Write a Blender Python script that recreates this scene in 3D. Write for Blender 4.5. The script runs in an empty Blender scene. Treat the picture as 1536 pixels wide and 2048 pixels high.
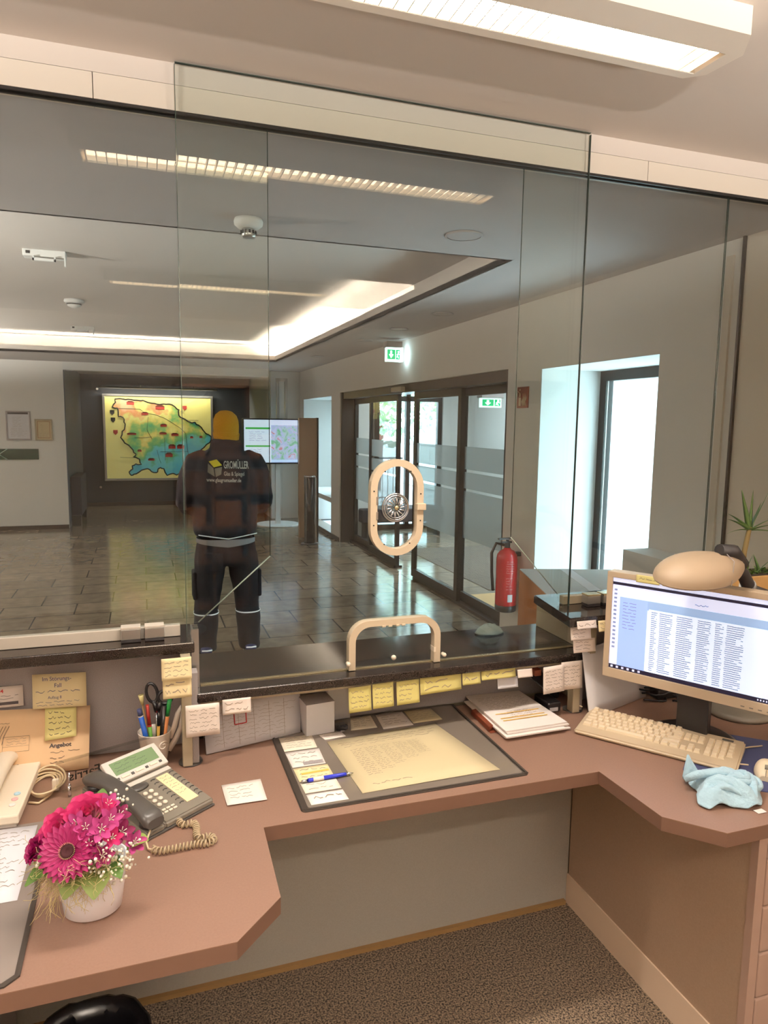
import bpy, bmesh, math, random
from mathutils import Vector, Matrix
from mathutils.bvhtree import BVHTree

scene = bpy.context.scene
COL = scene.collection
PI = math.pi

# ---------------------------------------------------------------- camera
cam_data = bpy.data.cameras.new('camera')
cam_data.sensor_fit = 'HORIZONTAL'
cam_data.sensor_width = 36.0
cam_data.lens = 33.0142
cam_data.clip_start = 0.02
cam_data.clip_end = 200
cam = bpy.data.objects.new('camera', cam_data)
COL.objects.link(cam)
CR = (0.946297, -0.323021, 0.013404)
CU = (0.027654, 0.122181, 0.992122)
CF = (0.322114, 0.938472, -0.124553)
cam.matrix_world = Matrix(((CR[0], CU[0], -CF[0], 0.0),
                           (CR[1], CU[1], -CF[1], 0.0),
                           (CR[2], CU[2], -CF[2], 1.67),
                           (0, 0, 0, 1)))
scene.camera = cam

# ---------------------------------------------------------------- view, world, lights
scene.view_settings.view_transform = 'Standard'
scene.view_settings.look = 'None'
scene.view_settings.gamma = 1.0
scene.view_settings.use_curve_mapping = False
scene.view_settings.exposure = 0.0
scene.cycles.max_bounces = 10
scene.cycles.diffuse_bounces = 5
scene.cycles.glossy_bounces = 5
scene.cycles.transparent_max_bounces = 24
scene.cycles.transmission_bounces = 6
scene.cycles.sample_clamp_indirect = 6.0
scene.cycles.caustics_reflective = False
scene.cycles.caustics_refractive = False

world = bpy.data.worlds.new('overcast_sky')
scene.world = world
world.use_nodes = True
bg = world.node_tree.nodes['Background']
bg.inputs['Color'].default_value = (0.64, 0.86, 1.0, 1)
bg.inputs['Strength'].default_value = 15.0

def area_light(name, loc, rot, sx, sy, power, color, portal=False, spread=None):
    d = bpy.data.lights.new(name, 'AREA')
    d.shape = 'RECTANGLE'
    d.size = sx
    d.size_y = sy
    d.energy = power
    d.color = color
    if spread:
        d.spread = spread
    if portal:
        d.cycles.is_portal = True
    o = bpy.data.objects.new(name, d)
    o.location = loc
    o.rotation_euler = rot
    COL.objects.link(o)
    return o

# portals only guide the sky light through the real window openings
area_light('sky_portal', (3.02, 3.71, 1.03), (0, PI / 2, 0), 2.0, 1.15, 1, (1, 1, 1), True)
area_light('sky_portal', (3.02, 10.93, 1.33), (0, PI / 2, 0), 1.4, 1.8, 1, (1, 1, 1), True)
area_light('sky_portal', (3.9, 10.44, 1.15), (-PI / 2, 0, 0), 2.1, 2.2, 1, (1, 1, 1), True)

WARM = (1.0, 0.95, 0.895)
LAMP_W = 42.0
UP_W = 400.0
COVE_WARM = (1.0, 0.87, 0.72)
# LED strips lying in the cove behind the ceiling lip
area_light('cove_light', (1.99, 6.9, 2.56), (PI, 0, 0), 0.08, 6.9, 620, COVE_WARM)
area_light('cove_light', (-2.0, 10.46, 2.56), (PI, 0, 0), 7.6, 0.08, 640, COVE_WARM)
area_light('cove_light', (-2.0, 3.27, 2.56), (PI, 0, 0), 7.6, 0.08, 520, COVE_WARM)

# ---------------------------------------------------------------- materials
def lin(c):
    c = c / 255.0
    return c / 12.92 if c <= 0.04045 else ((c + 0.055) / 1.055) ** 2.4

def rgb(r, g, b):
    return (lin(r), lin(g), lin(b), 1.0)

MATS = {}
def mat(name, c, rough=0.5, metal=0.0, spec=0.5, emit=None, strength=0.0, noise=None, bump=None, coat=0.0, sheen=0.0, trans=0.0):
    """c sRGB 0-255; noise=(scale, other_colour, amount); bump=(scale, strength)"""
    m = bpy.data.materials.new(name)
    m.use_nodes = True
    nt = m.node_tree
    b = nt.nodes['Principled BSDF']
    b.inputs['Base Color'].default_value = rgb(*c)
    b.inputs['Roughness'].default_value = rough
    b.inputs['Metallic'].default_value = metal
    b.inputs['Specular IOR Level'].default_value = spec
    b.inputs['Coat Weight'].default_value = coat
    b.inputs['Sheen Weight'].default_value = sheen
    b.inputs['Transmission Weight'].default_value = trans
    if emit:
        b.inputs['Emission Color'].default_value = rgb(*emit)
        b.inputs['Emission Strength'].default_value = strength
    tc = nt.nodes.new('ShaderNodeTexCoord')
    if noise:
        n = nt.nodes.new('ShaderNodeTexNoise')
        n.inputs['Scale'].default_value = noise[0]
        n.inputs['Detail'].default_value = 4
        nt.links.new(tc.outputs['Object'], n.inputs['Vector'])
        r = nt.nodes.new('ShaderNodeValToRGB')
        r.color_ramp.elements[0].position = 0.5 - noise[2] / 2
        r.color_ramp.elements[1].position = 0.5 + noise[2] / 2
        r.color_ramp.elements[0].color = rgb(*c)
        r.color_ramp.elements[1].color = rgb(*noise[1])
        nt.links.new(n.outputs['Fac'], r.inputs['Fac'])
        nt.links.new(r.outputs['Color'], b.inputs['Base Color'])
    if bump:
        n = nt.nodes.new('ShaderNodeTexNoise')
        n.inputs['Scale'].default_value = bump[0]
        n.inputs['Detail'].default_value = 5
        nt.links.new(tc.outputs['Object'], n.inputs['Vector'])
        bp = nt.nodes.new('ShaderNodeBump')
        bp.inputs['Strength'].default_value = bump[1]
        bp.inputs['Distance'].default_value = 0.01
        nt.links.new(n.outputs['Fac'], bp.inputs['Height'])
        nt.links.new(bp.outputs['Normal'], b.inputs['Normal'])
    MATS[name] = m
    return m

def glass_mat(name, tint, base=0.04, gain=1.0, frost=0.0, frost_col=(200, 210, 210)):
    """thin architectural glass: Schlick mix of clear transmission and mirror reflection"""
    m = bpy.data.materials.new(name)
    m.use_nodes = True
    nt = m.node_tree
    nt.nodes.clear()
    out = nt.nodes.new('ShaderNodeOutputMaterial')
    geo = nt.nodes.new('ShaderNodeNewGeometry')
    dot = nt.nodes.new('ShaderNodeVectorMath'); dot.operation = 'DOT_PRODUCT'
    nt.links.new(geo.outputs['Normal'], dot.inputs[0])
    nt.links.new(geo.outputs['Incoming'], dot.inputs[1])
    ab = nt.nodes.new('ShaderNodeMath'); ab.operation = 'ABSOLUTE'
    nt.links.new(dot.outputs['Value'], ab.inputs[0])
    om = nt.nodes.new('ShaderNodeMath'); om.operation = 'SUBTRACT'; om.inputs[0].default_value = 1.0
    nt.links.new(ab.outputs[0], om.inputs[1])
    pw = nt.nodes.new('ShaderNodeMath'); pw.operation = 'POWER'; pw.inputs[1].default_value = 5.0
    nt.links.new(om.outputs[0], pw.inputs[0])
    ml = nt.nodes.new('ShaderNodeMath'); ml.operation = 'MULTIPLY_ADD'
    ml.inputs[1].default_value = gain; ml.inputs[2].default_value = base
    nt.links.new(pw.outputs[0], ml.inputs[0])
    tr = nt.nodes.new('ShaderNodeBsdfTransparent'); tr.inputs['Color'].default_value = (*tint, 1)
    gl = nt.nodes.new('ShaderNodeBsdfGlossy'); gl.inputs['Roughness'].default_value = 0.0
    mx = nt.nodes.new('ShaderNodeMixShader')
    nt.links.new(ml.outputs[0], mx.inputs['Fac'])
    nt.links.new(tr.outputs[0], mx.inputs[1])
    nt.links.new(gl.outputs[0], mx.inputs[2])
    last = mx
    if frost:
        df = nt.nodes.new('ShaderNodeBsdfDiffuse'); df.inputs['Color'].default_value = rgb(*frost_col)
        tl = nt.nodes.new('ShaderNodeBsdfTranslucent'); tl.inputs['Color'].default_value = rgb(*frost_col)
        m2 = nt.nodes.new('ShaderNodeMixShader'); m2.inputs['Fac'].default_value = 0.5
        nt.links.new(df.outputs[0], m2.inputs[1]); nt.links.new(tl.outputs[0], m2.inputs[2])
        m3 = nt.nodes.new('ShaderNodeMixShader'); m3.inputs['Fac'].default_value = frost
        nt.links.new(mx.outputs[0], m3.inputs[1]); nt.links.new(m2.outputs[0], m3.inputs[2])
        last = m3
    nt.links.new(last.outputs[0], out.inputs['Surface'])
    MATS[name] = m
    return m

def brick_mat(name, c1, c2, mortar, bw, bh, msize, rough, plane='XY', spec=0.5, offset=0.5, bump=0.0, mottle=0.0):
    m = mat(name, c1, rough, spec=spec)
    nt = m.node_tree
    b = nt.nodes['Principled BSDF']
    tc = nt.nodes['Texture Coordinate']
    sep = nt.nodes.new('ShaderNodeSeparateXYZ'); cmb = nt.nodes.new('ShaderNodeCombineXYZ')
    nt.links.new(tc.outputs['Object'], sep.inputs[0])
    nt.links.new(sep.outputs[plane[0]], cmb.inputs['X'])
    nt.links.new(sep.outputs[plane[1]], cmb.inputs['Y'])
    br = nt.nodes.new('ShaderNodeTexBrick')
    br.offset = offset
    br.inputs['Scale'].default_value = 1.0
    br.inputs['Color1'].default_value = rgb(*c1)
    br.inputs['Color2'].default_value = rgb(*c2)
    br.inputs['Mortar'].default_value = rgb(*mortar)
    br.inputs['Brick Width'].default_value = bw
    br.inputs['Row Height'].default_value = bh
    br.inputs['Mortar Size'].default_value = msize
    br.inputs['Mortar Smooth'].default_value = 0.1
    nt.links.new(cmb.outputs[0], br.inputs['Vector'])
    src = br.outputs['Color']
    if mottle:
        n = nt.nodes.new('ShaderNodeTexNoise'); n.inputs['Scale'].default_value = 9; n.inputs['Detail'].default_value = 8
        nt.links.new(tc.outputs['Object'], n.inputs['Vector'])
        mx = nt.nodes.new('ShaderNodeMix'); mx.data_type = 'RGBA'; mx.blend_type = 'OVERLAY'
        mx.inputs['Factor'].default_value = mottle
        nt.links.new(src, mx.inputs['A']); nt.links.new(n.outputs['Fac'], mx.inputs['B'])
        src = mx.outputs['Result']
        bp = nt.nodes.new('ShaderNodeBump'); bp.inputs['Strength'].default_value = 0.12; bp.inputs['Distance'].default_value = 0.01
        nt.links.new(n.outputs['Fac'], bp.inputs['Height']); nt.links.new(bp.outputs['Normal'], b.inputs['Normal'])
    nt.links.new(src, b.inputs['Base Color'])
    return m

mat('office_ceiling', (208, 198, 188), 0.9)
mat('lobby_ceiling', (178, 172, 170), 0.9)
mat('cove_paint', (204, 197, 190), 0.9)
mat('lobby_wall', (232, 229, 224), 0.9)
mat('office_wall', (232, 222, 208), 0.9)
mat('white_paint', (225, 225, 222), 0.8)
mat('niche_dark', (78, 82, 90), 0.7)
mat('fascia_white', (214, 204, 190), 0.45)
mat('dark_metal', (34, 32, 31), 0.35, metal=0.3)
mat('bronze_metal', (56, 46, 40), 0.3, metal=0.5)
mat('aluminium', (190, 188, 184), 0.3, metal=0.9)
mat('chrome', (215, 215, 218), 0.12, metal=1.0)
mat('brass_clear', (190, 174, 136), 0.2, metal=0.7)
mat('desk_top', (141, 110, 94), 0.40, noise=(220, (135, 104, 88), 0.5))
mat('desk_edge', (114, 84, 68), 0.45)
mat('panel_grey', (172, 166, 154), 0.7, noise=(300, (164, 158, 146), 0.5))
mat('cabinet_brown', (174, 146, 122), 0.6, noise=(240, (166, 138, 114), 0.5))
mat('drawer_front', (172, 142, 126), 0.5)
mat('plinth_tan', (236, 208, 180), 0.5)
mat('fabric_grey', (168, 160, 158), 0.95, noise=(600, (150, 142, 140), 0.3))
mat('side_beige', (172, 158, 132), 0.5)
mat('wood_strip', (150, 116, 72), 0.5)
mat('granite', (26, 20, 18), 0.09, noise=(500, (52, 42, 36), 0.25), spec=0.5)
mat('carpet', (44, 35, 28), 1.0, noise=(185, (168, 144, 118), 0.24), bump=(260, 0.8))
mat('frame_beige', (214, 196, 168), 0.35)
mat('monitor_beige', (196, 176, 150), 0.4)
mat('plastic_black', (22, 20, 22), 0.3)
mat('plastic_dark', (40, 36, 36), 0.45)
mat('phone_grey', (124, 116, 104), 0.4)
mat('phone_dark', (78, 74, 70), 0.3)
mat('phone_light', (214, 206, 196), 0.35)
mat('lcd_green', (118, 142, 104), 0.25)
mat('lcd_ink', (70, 88, 64), 0.4)
mat('keypad_white', (228, 216, 196), 0.35)
mat('intercom_white', (240, 226, 204), 0.3)
mat('cable_beige', (216, 194, 156), 0.45)
mat('cable_black', (18, 16, 18), 0.4)
mat('keyboard_cream', (238, 220, 190), 0.4)
mat('key_cream', (234, 216, 186), 0.45)
mat('mouse_mat_blue', (58, 62, 96), 0.8)
mat('cloth_blue', (172, 204, 218), 0.95, sheen=0.3, bump=(90, 0.5))
mat('mug_white', (240, 228, 214), 0.2, coat=0.3)
mat('paper_white', (238, 228, 220), 0.8)
mat('paper_bluish', (224, 222, 226), 0.8)
mat('paper_cream', (202, 186, 148), 0.8)
mat('paper_pale', (240, 228, 206), 0.8)
mat('note_yellow', (232, 220, 148), 0.85)
mat('note_cream', (238, 220, 172), 0.85)
mat('note_white', (240, 226, 214), 0.85)
mat('note_green_yellow', (216, 204, 128), 0.85)
mat('envelope_tan', (226, 190, 148), 0.75)
mat('ink_dark', (60, 50, 48), 0.7)
mat('ink_faint', (150, 134, 118), 0.8)
mat('ink_blue', (60, 60, 110), 0.7)
mat('ink_red', (190, 40, 40), 0.6)
mat('ink_orange', (235, 190, 90), 0.7)
mat('folder_brown', (120, 58, 34), 0.6)
mat('deskmat_dark', (58, 50, 44), 0.5)
mat('deskmat_sheet', (120, 110, 100), 0.12)
mat('deskmat_grey', (134, 122, 114), 0.14)
mat('pen_blue', (40, 52, 190), 0.3)
mat('marker_blue', (26, 84, 178), 0.3)
mat('pen_green', (96, 160, 60), 0.35)
mat('pencil_green', (30, 130, 60), 0.4)
mat('pencil_orange', (240, 160, 100), 0.5)
mat('pen_red', (150, 40, 28), 0.4)
mat('brush_hair', (226, 212, 150), 0.9)
mat('pot_white', (254, 252, 255), 0.25, coat=0.2)
mat('magenta', (188, 10, 92), 0.6, sheen=0.2)
mat('magenta_deep', (150, 6, 84), 0.55)
mat('pink_purple', (176, 60, 124), 0.6)
mat('purple_dark', (124, 10, 70), 0.6)
mat('gerbera_eye', (52, 8, 16), 0.9)
mat('baby_white', (244, 238, 220), 0.8)
mat('leaf_green', (84, 116, 44), 0.5)
mat('leaf_light', (138, 156, 76), 0.5)
mat('leaf_olive', (112, 124, 58), 0.6)
mat('cord_grey', (178, 158, 126), 0.45)
mat('keyboard_case', (196, 176, 146), 0.4)
mat('sisal', (206, 186, 134), 0.8)
mat('lamp_cream', (176, 154, 128), 0.5)
mat('rag_grey', (128, 140, 136), 0.9)
mat('lamp_inside', (235, 232, 226), 0.4)
mat('lamp_housing', (226, 216, 202), 0.5)
mat('louver_metal', (230, 225, 215), 0.15, metal=0.9)
mat('tube_glow', (255, 255, 255), 0.5, emit=(255, 226, 190), strength=34)
mat('cardboard', (162, 106, 62), 0.85)
mat('cardboard_grey', (168, 160, 152), 0.55)
mat('extinguisher_red', (196, 24, 32), 0.25, coat=0.4)
mat('label_pink', (226, 178, 176), 0.5)
mat('sign_brown', (136, 62, 34), 0.5)
mat('sign_cream', (236, 214, 180), 0.5)
mat('exit_green', (10, 150, 90), 0.5, emit=(20, 200, 120), strength=1.1)
mat('exit_white', (240, 255, 255), 0.5, emit=(215, 245, 255), strength=9)
mat('exit_pale', (240, 255, 255), 0.5, emit=(215, 255, 245), strength=1.6)
mat('way_green', (12, 38, 12), 0.4)
mat('way_line', (190, 205, 190), 0.4)
mat('screen_blue', (150, 176, 226), 0.4, emit=(142, 170, 224), strength=0.85)
mat('screen_pale', (205, 212, 236), 0.4, emit=(204, 210, 238), strength=0.85)
mat('screen_table', (212, 226, 244), 0.4, emit=(208, 224, 244), strength=0.85)
mat('screen_band', (140, 168, 205), 0.4, emit=(138, 166, 206), strength=0.8)
mat('screen_text', (120, 130, 160), 0.4, emit=(112, 122, 156), strength=0.7)
mat('screen_dark', (22, 20, 40), 0.3, emit=(24, 20, 48), strength=0.6)
mat('kiosk_screen', (190, 210, 240), 0.4, emit=(176, 200, 240), strength=0.8)
mat('kiosk_green', (70, 170, 80), 0.4, emit=(60, 165, 70), strength=0.8)
mat('map_yellow', (232, 222, 140), 0.35, noise=(3, (236, 214, 120), 0.5), emit=(232, 222, 140), strength=0.22)  # faint emission in the map's own colour makes it look lit
mat('map_line', (40, 40, 34), 0.6)
mat('map_red', (200, 70, 60), 0.5)
mat('map_brown', (110, 50, 34), 0.5)
mat('wood_panel', (150, 120, 92), 0.18, noise=(2, (140, 110, 84), 0.5), spec=0.6)
mat('jacket_dark', (26, 24, 34), 0.8, noise=(60, (34, 30, 40), 0.5), bump=(14, 0.5))
mat('trouser_dark', (24, 24, 34), 0.85, bump=(14, 0.5))
mat('beanie_mustard', (206, 148, 34), 0.95, bump=(120, 0.6))
mat('skin', (206, 150, 122), 0.6)
mat('reflective_glow', (236, 236, 236), 0.3, emit=(230, 235, 240), strength=0.3)  # light thrown back by the strips is put in as a faint glow
mat('shirt_grey', (150, 150, 156), 0.8)
mat('shoe_blue', (40, 50, 96), 0.6)
mat('logo_yellow', (232, 212, 60), 0.6)
mat('logo_grey', (140, 132, 120), 0.6)
mat('print_white', (220, 214, 206), 0.6)
mat('bin_black', (14, 13, 15), 0.25)
mat('aloe_green', (70, 96, 60), 0.45, noise=(14, (110, 138, 70), 0.5))
mat('aloe_stem', (150, 128, 82), 0.7)
mat('planter_tan', (224, 180, 116), 0.6)
mat('planter_grey', (176, 158, 134), 0.6)
mat('soil', (50, 38, 28), 0.95)
mat('stone_facade', (240, 245, 245), 0.9)
mat('tree_green', (96, 128, 84), 0.8, noise=(7, (190, 205, 175), 0.3))
mat('street', (236, 240, 245), 0.9)
mat('shelf_wood', (104, 66, 40), 0.6, emit=None)
mat('binder_orange', (150, 88, 40), 0.6)
mat('binder_grey', (130, 120, 112), 0.6)
mat('entrance_mat', (70, 62, 58), 0.95)
mat('sofa_dark', (40, 38, 46), 0.8)
mat('frosted', (170, 178, 176), 0.5)
brick_mat('stone_floor', (156, 140, 120), (136, 122, 104), (60, 50, 42), 0.60, 0.38, 0.006, 0.13, 'XY', 0.6, 0.5, mottle=0.5)
brick_mat('facade_blocks', (238, 246, 246), (228, 240, 240), (90, 105, 105), 1.0, 0.42, 0.008, 0.9, 'YZ', 0.2, 0.5)
brick_mat('grid_mat', (84, 74, 66), (74, 66, 60), (150, 140, 128), 0.03, 0.03, 0.004, 0.9, 'XY', 0.3, 0.0)
glass_mat('pane_glass', (0.955, 0.972, 0.958), 0.040, 0.85)
glass_mat('door_glass', (0.93, 0.955, 0.95), 0.055, 0.9)
glass_mat('frost_glass', (0.93, 0.955, 0.95), 0.04, 0.6, frost=0.62, frost_col=(176, 184, 184))
glass_mat('clear_acrylic', (0.93, 0.93, 0.92), 0.06, 0.8)
mat('glass_edge', (66, 80, 72), 0.15)
mat('glass_edge_bright', (205, 215, 205), 0.1)

# ---------------------------------------------------------------- mesh helpers
class MB:
    def __init__(self):
        self.bm = bmesh.new()
        self.mi = 0
        self.smooth_f = []
    def _tag(self, faces, smooth=False):
        for f in faces:
            f.material_index = self.mi
            f.smooth = smooth
    def m(self, i):
        self.mi = i
        return self
    def box(self, x0, x1, y0, y1, z0, z1, M=None, bev=0.0):
        b2 = bmesh.new()
        bmesh.ops.create_cube(b2, size=1)
        for v in b2.verts:
            v.co = Vector(((x0 + x1) / 2 + v.co.x * (x1 - x0), (y0 + y1) / 2 + v.co.y * (y1 - y0), (z0 + z1) / 2 + v.co.z * (z1 - z0)))
        if bev > 0:
            bmesh.ops.bevel(b2, geom=list(b2.edges), offset=bev, segments=2, affect='EDGES', profile=0.5)
        self.merge(b2, M)
        return self
    def merge(self, b2, M=None, smooth=False):
        vm = {}
        for v in b2.verts:
            co = (M @ v.co) if M is not None else v.co
            vm[v] = self.bm.verts.new(co)
        for f in b2.faces:
            try:
                nf = self.bm.faces.new([vm[v] for v in f.verts])
                nf.material_index = self.mi
                nf.smooth = smooth or f.smooth
            except ValueError:
                pass
        b2.free()
    def prism(self, pts, z0, z1, M=None, bev=0.0):
        b2 = bmesh.new()
        lo = [b2.verts.new((p[0], p[1], z0)) for p in pts]
        hi = [b2.verts.new((p[0], p[1], z1)) for p in pts]
        n = len(pts)
        b2.faces.new(lo[::-1]); b2.faces.new(hi)
        for i in range(n):
            b2.faces.new((lo[i], lo[(i + 1) % n], hi[(i + 1) % n], hi[i]))
        bmesh.ops.recalc_face_normals(b2, faces=b2.faces)
        if bev:
            bmesh.ops.bevel(b2, geom=[e for e in b2.edges if abs(e.verts[0].co.z - e.verts[1].co.z) < 1e-9], offset=bev, segments=2, affect='EDGES')
        self.merge(b2, M)
        return self
    def quad(self, a, b, c, d):
        f = self.bm.faces.new([self.bm.verts.new(p) for p in (a, b, c, d)])
        self._tag([f])
        return self
    def poly(self, pts):
        f = self.bm.faces.new([self.bm.verts.new(p) for p in pts])
        self._tag([f])
        return self
    def rings(self, rings, closed=True, caps=True, smooth=True):
        vr = [[self.bm.verts.new(p) for p in r] for r in rings]
        n = len(vr[0])
        for i in range(len(vr) - 1):
            for j in range(n if closed else n - 1):
                k = (j + 1) % n
                f = self.bm.faces.new((vr[i][j], vr[i][k], vr[i + 1][k], vr[i + 1][j]))
                f.material_index = self.mi; f.smooth = smooth
        if caps and closed:
            for r, fl in ((vr[0], True), (vr[-1], False)):
                f = self.bm.faces.new(r[::-1] if fl else r)
                f.material_index = self.mi
        return self
    def lathe(self, prof, c=(0, 0, 0), n=32, sx=1.0, sy=1.0, M=None, caps=True):
        rs = []
        for r, z in prof:
            ring = []
            for i in range(n):
                a = 2 * PI * i / n
                p = Vector((c[0] + r * sx * math.cos(a), c[1] + r * sy * math.sin(a), c[2] + z))
                ring.append(M @ p if M is not None else p)
            rs.append(ring)
        return self.rings(rs, caps=caps)
    def tube(self, pts, rad, n=8, closed=False, caps=True, flat=1.0):
        pts = [Vector(p) for p in pts]
        N = len(pts)
        rads = rad if isinstance(rad, (list, tuple)) else [rad] * N
        rs = []
        up = None
        for i in range(N):
            if closed:
                t = pts[(i + 1) % N] - pts[(i - 1) % N]
            else:
                t = pts[min(i + 1, N - 1)] - pts[max(i - 1, 0)]
            if t.length < 1e-9:
                t = Vector((0, 0, 1))
            t.normalize()
            if up is None:
                up = t.orthogonal().normalized()
            up = (up - t * up.dot(t))
            if up.length < 1e-6:
                up = t.orthogonal()
            up.normalize()
            sd = t.cross(up)
            rs.append([pts[i] + (up * math.cos(2 * PI * k / n) + sd * math.sin(2 * PI * k / n) * flat) * rads[i] for k in range(n)])
        if closed:
            rs.append(rs[0])
        return self.rings(rs, caps=caps and not closed)
    def cyl(self, a, b, r, n=20, r2=None):
        return self.tube([a, b], [r, r if r2 is None else r2], n)
    def sphere(self, c, r, sx=1, sy=1, sz=1, seg=12, M=None):
        b2 = bmesh.new()
        bmesh.ops.create_uvsphere(b2, u_segments=seg, v_segments=max(6, seg // 2 + 2), radius=1)
        for v in b2.verts:
            v.co = Vector((v.co.x * r * sx, v.co.y * r * sy, v.co.z * r * sz))
            if M is not None:
                v.co = M @ v.co
            v.co += Vector(c)
        self.merge(b2, None, True)
        return self
    def text(self, s, size, fn, align='LEFT', thick=0.0, spacing=1.0, bold=0.0):
        """fn maps (x, y) in text space to a 3D point"""
        cu = bpy.data.curves.new('text', 'FONT')
        cu.body = s; cu.size = size; cu.align_x = align; cu.space_character = spacing; cu.offset = bold
        cu.resolution_u = 3
        o = bpy.data.objects.new('text', cu)
        COL.objects.link(o)
        dg = bpy.context.evaluated_depsgraph_get()
        me = o.evaluated_get(dg).to_mesh()
        vs = [self.bm.verts.new(fn(v.co.x, v.co.y)) for v in me.vertices]
        for p in me.polygons:
            try:
                f = self.bm.faces.new([vs[i] for i in p.vertices])
                f.material_index = self.mi
            except ValueError:
                pass
        o.evaluated_get(dg).to_mesh_clear()
        bpy.data.objects.remove(o)
        bpy.data.curves.remove(cu)
        return self
    def strokes(self, fn, x0, x1, y0, y1, rows, seed=0, wt=0.35, amp=0.5, words=4, thick=0.12):
        """rows of handwriting-like squiggles laid into the rectangle; fn maps (x,y)->3D"""
        rnd = random.Random(seed)
        rh = (y1 - y0) / rows
        for r in range(rows):
            yc = y1 - (r + 0.5) * rh
            x = x0 + rnd.random() * (x1 - x0) * 0.06
            end = x1 - rnd.random() * (x1 - x0) * wt
            while x < end:
                wl = (x1 - x0) / words * (0.5 + rnd.random() * 0.7)
                n = max(3, int(wl / (rh * 0.28)))
                n = min(n, 14)
                pts = []
                for k in range(n + 1):
                    px = x + wl * k / n
                    if px > x1: break
                    pts.append((px, yc + (rnd.random() - 0.5) * rh * amp))
                for (ax, ay), (bx, by) in zip(pts, pts[1:]):
                    t = rh * thick / 2
                    self.bm_quad(fn(ax, ay - t), fn(bx, by - t), fn(bx, by + t), fn(ax, ay + t))
                x += wl + (x1 - x0) / words * 0.25
        return self
    def bm_quad(self, a, b, c, d):
        f = self.bm.faces.new([self.bm.verts.new(p) for p in (a, b, c, d)])
        f.material_index = self.mi
    def build(self, name, mats, parent=None, world=True, normals=True, solidify=0.0, subsurf=0):
        if normals:
            bmesh.ops.recalc_face_normals(self.bm, faces=self.bm.faces)
        me = bpy.data.meshes.new(name)
        if parent is not None and world:
            self.bm.transform(WORLD_INV(parent))
        self.bm.to_mesh(me)
        self.bm.free()
        for mn in (mats if isinstance(mats, (list, tuple)) else [mats]):
            me.materials.append(MATS[mn])
        o = bpy.data.objects.new(name, me)
        COL.objects.link(o)
        if parent is not None:
            o.parent = parent
        if solidify:
            s = o.modifiers.new('solid', 'SOLIDIFY'); s.thickness = solidify; s.offset = 0
        if subsurf:
            s = o.modifiers.new('sub', 'SUBSURF'); s.levels = subsurf; s.render_levels = subsurf
        return o

def local_matrix(o):
    return Matrix.Translation(o.location) @ o.rotation_euler.to_matrix().to_4x4()

def WORLD_INV(o):
    M = Matrix.Identity(4)
    while o is not None:
        M = local_matrix(o) @ M
        o = o.parent
    return M.inverted()

def thing(name, label, cat, loc=(0, 0, 0), rotz=0.0, group=None):
    o = bpy.data.objects.new(name, None)
    o.empty_display_size = 0.05
    COL.objects.link(o)
    o.location = loc
    o.rotation_euler = (0, 0, rotz)
    return tag(o, label, cat, group)

def tag(o, label, cat, group=None):
    o['label'] = label
    o['category'] = cat
    if group:
        o['group'] = group
    return o

def struct(o):
    o['kind'] = 'structure'
    return o

def shape_outline(outer, holes, thick, M, name, mats, parent=None, bevel=0.0):
    """filled 2D outline with holes, extruded by thick; M maps local XY(Z=thickness) to world"""
    cu = bpy.data.curves.new(name, 'CURVE')
    cu.dimensions = '2D'
    cu.fill_mode = 'BOTH'
    cu.extrude = thick / 2
    for loop in [outer] + list(holes):
        sp = cu.splines.new('POLY')
        sp.points.add(len(loop) - 1)
        for p, q in zip(sp.points, loop):
            p.co = (q[0], q[1], 0, 1)
        sp.use_cyclic_u = True
    o = bpy.data.objects.new(name, cu)
    COL.objects.link(o)
    dg = bpy.context.evaluated_depsgraph_get()
    me0 = o.evaluated_get(dg).to_mesh()
    b = MB()
    b.bm.from_mesh(me0)
    o.evaluated_get(dg).to_mesh_clear()
    bpy.data.objects.remove(o)
    bpy.data.curves.remove(cu)
    bmesh.ops.remove_doubles(b.bm, verts=b.bm.verts, dist=1e-6)
    bmesh.ops.transform(b.bm, matrix=M, verts=b.bm.verts)
    for f in b.bm.faces:
        f.smooth = False
    return b.build(name, mats, parent)

def M_xz(x, y, z):
    """local X -> world X, local Y -> world Z, thickness along world Y"""
    return Matrix(((1, 0, 0, x), (0, 0, -1, y), (0, 1, 0, z), (0, 0, 0, 1)))

def rounded_rect(x0, x1, y0, y1, r, n=6):
    pts = []
    for cx, cy, a0 in ((x1 - r, y1 - r, 0), (x0 + r, y1 - r, PI / 2), (x0 + r, y0 + r, PI), (x1 - r, y0 + r, 1.5 * PI)):
        for i in range(n + 1):
            a = a0 + PI / 2 * i / n
            pts.append((cx + r * math.cos(a), cy + r * math.sin(a)))
    return pts

def patch(TL, TR, BR, BL, bow=0.0, curl=0.0):
    """surface S(u,v): u 0..1 left to right, v 0..1 bottom to top; returns fn(u,v,lift)"""
    TL, TR, BR, BL = map(Vector, (TL, TR, BR, BL))
    nrm = (TR - BL).cross(TL - BR).normalized()
    def S(u, v, lift=0.0):
        p = (BL * (1 - u) + BR * u) * (1 - v) + (TL * (1 - u) + TR * u) * v
        return p + nrm * (bow * math.sin(PI * u) + curl * (1 - v) ** 2 + lift)
    return S

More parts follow.
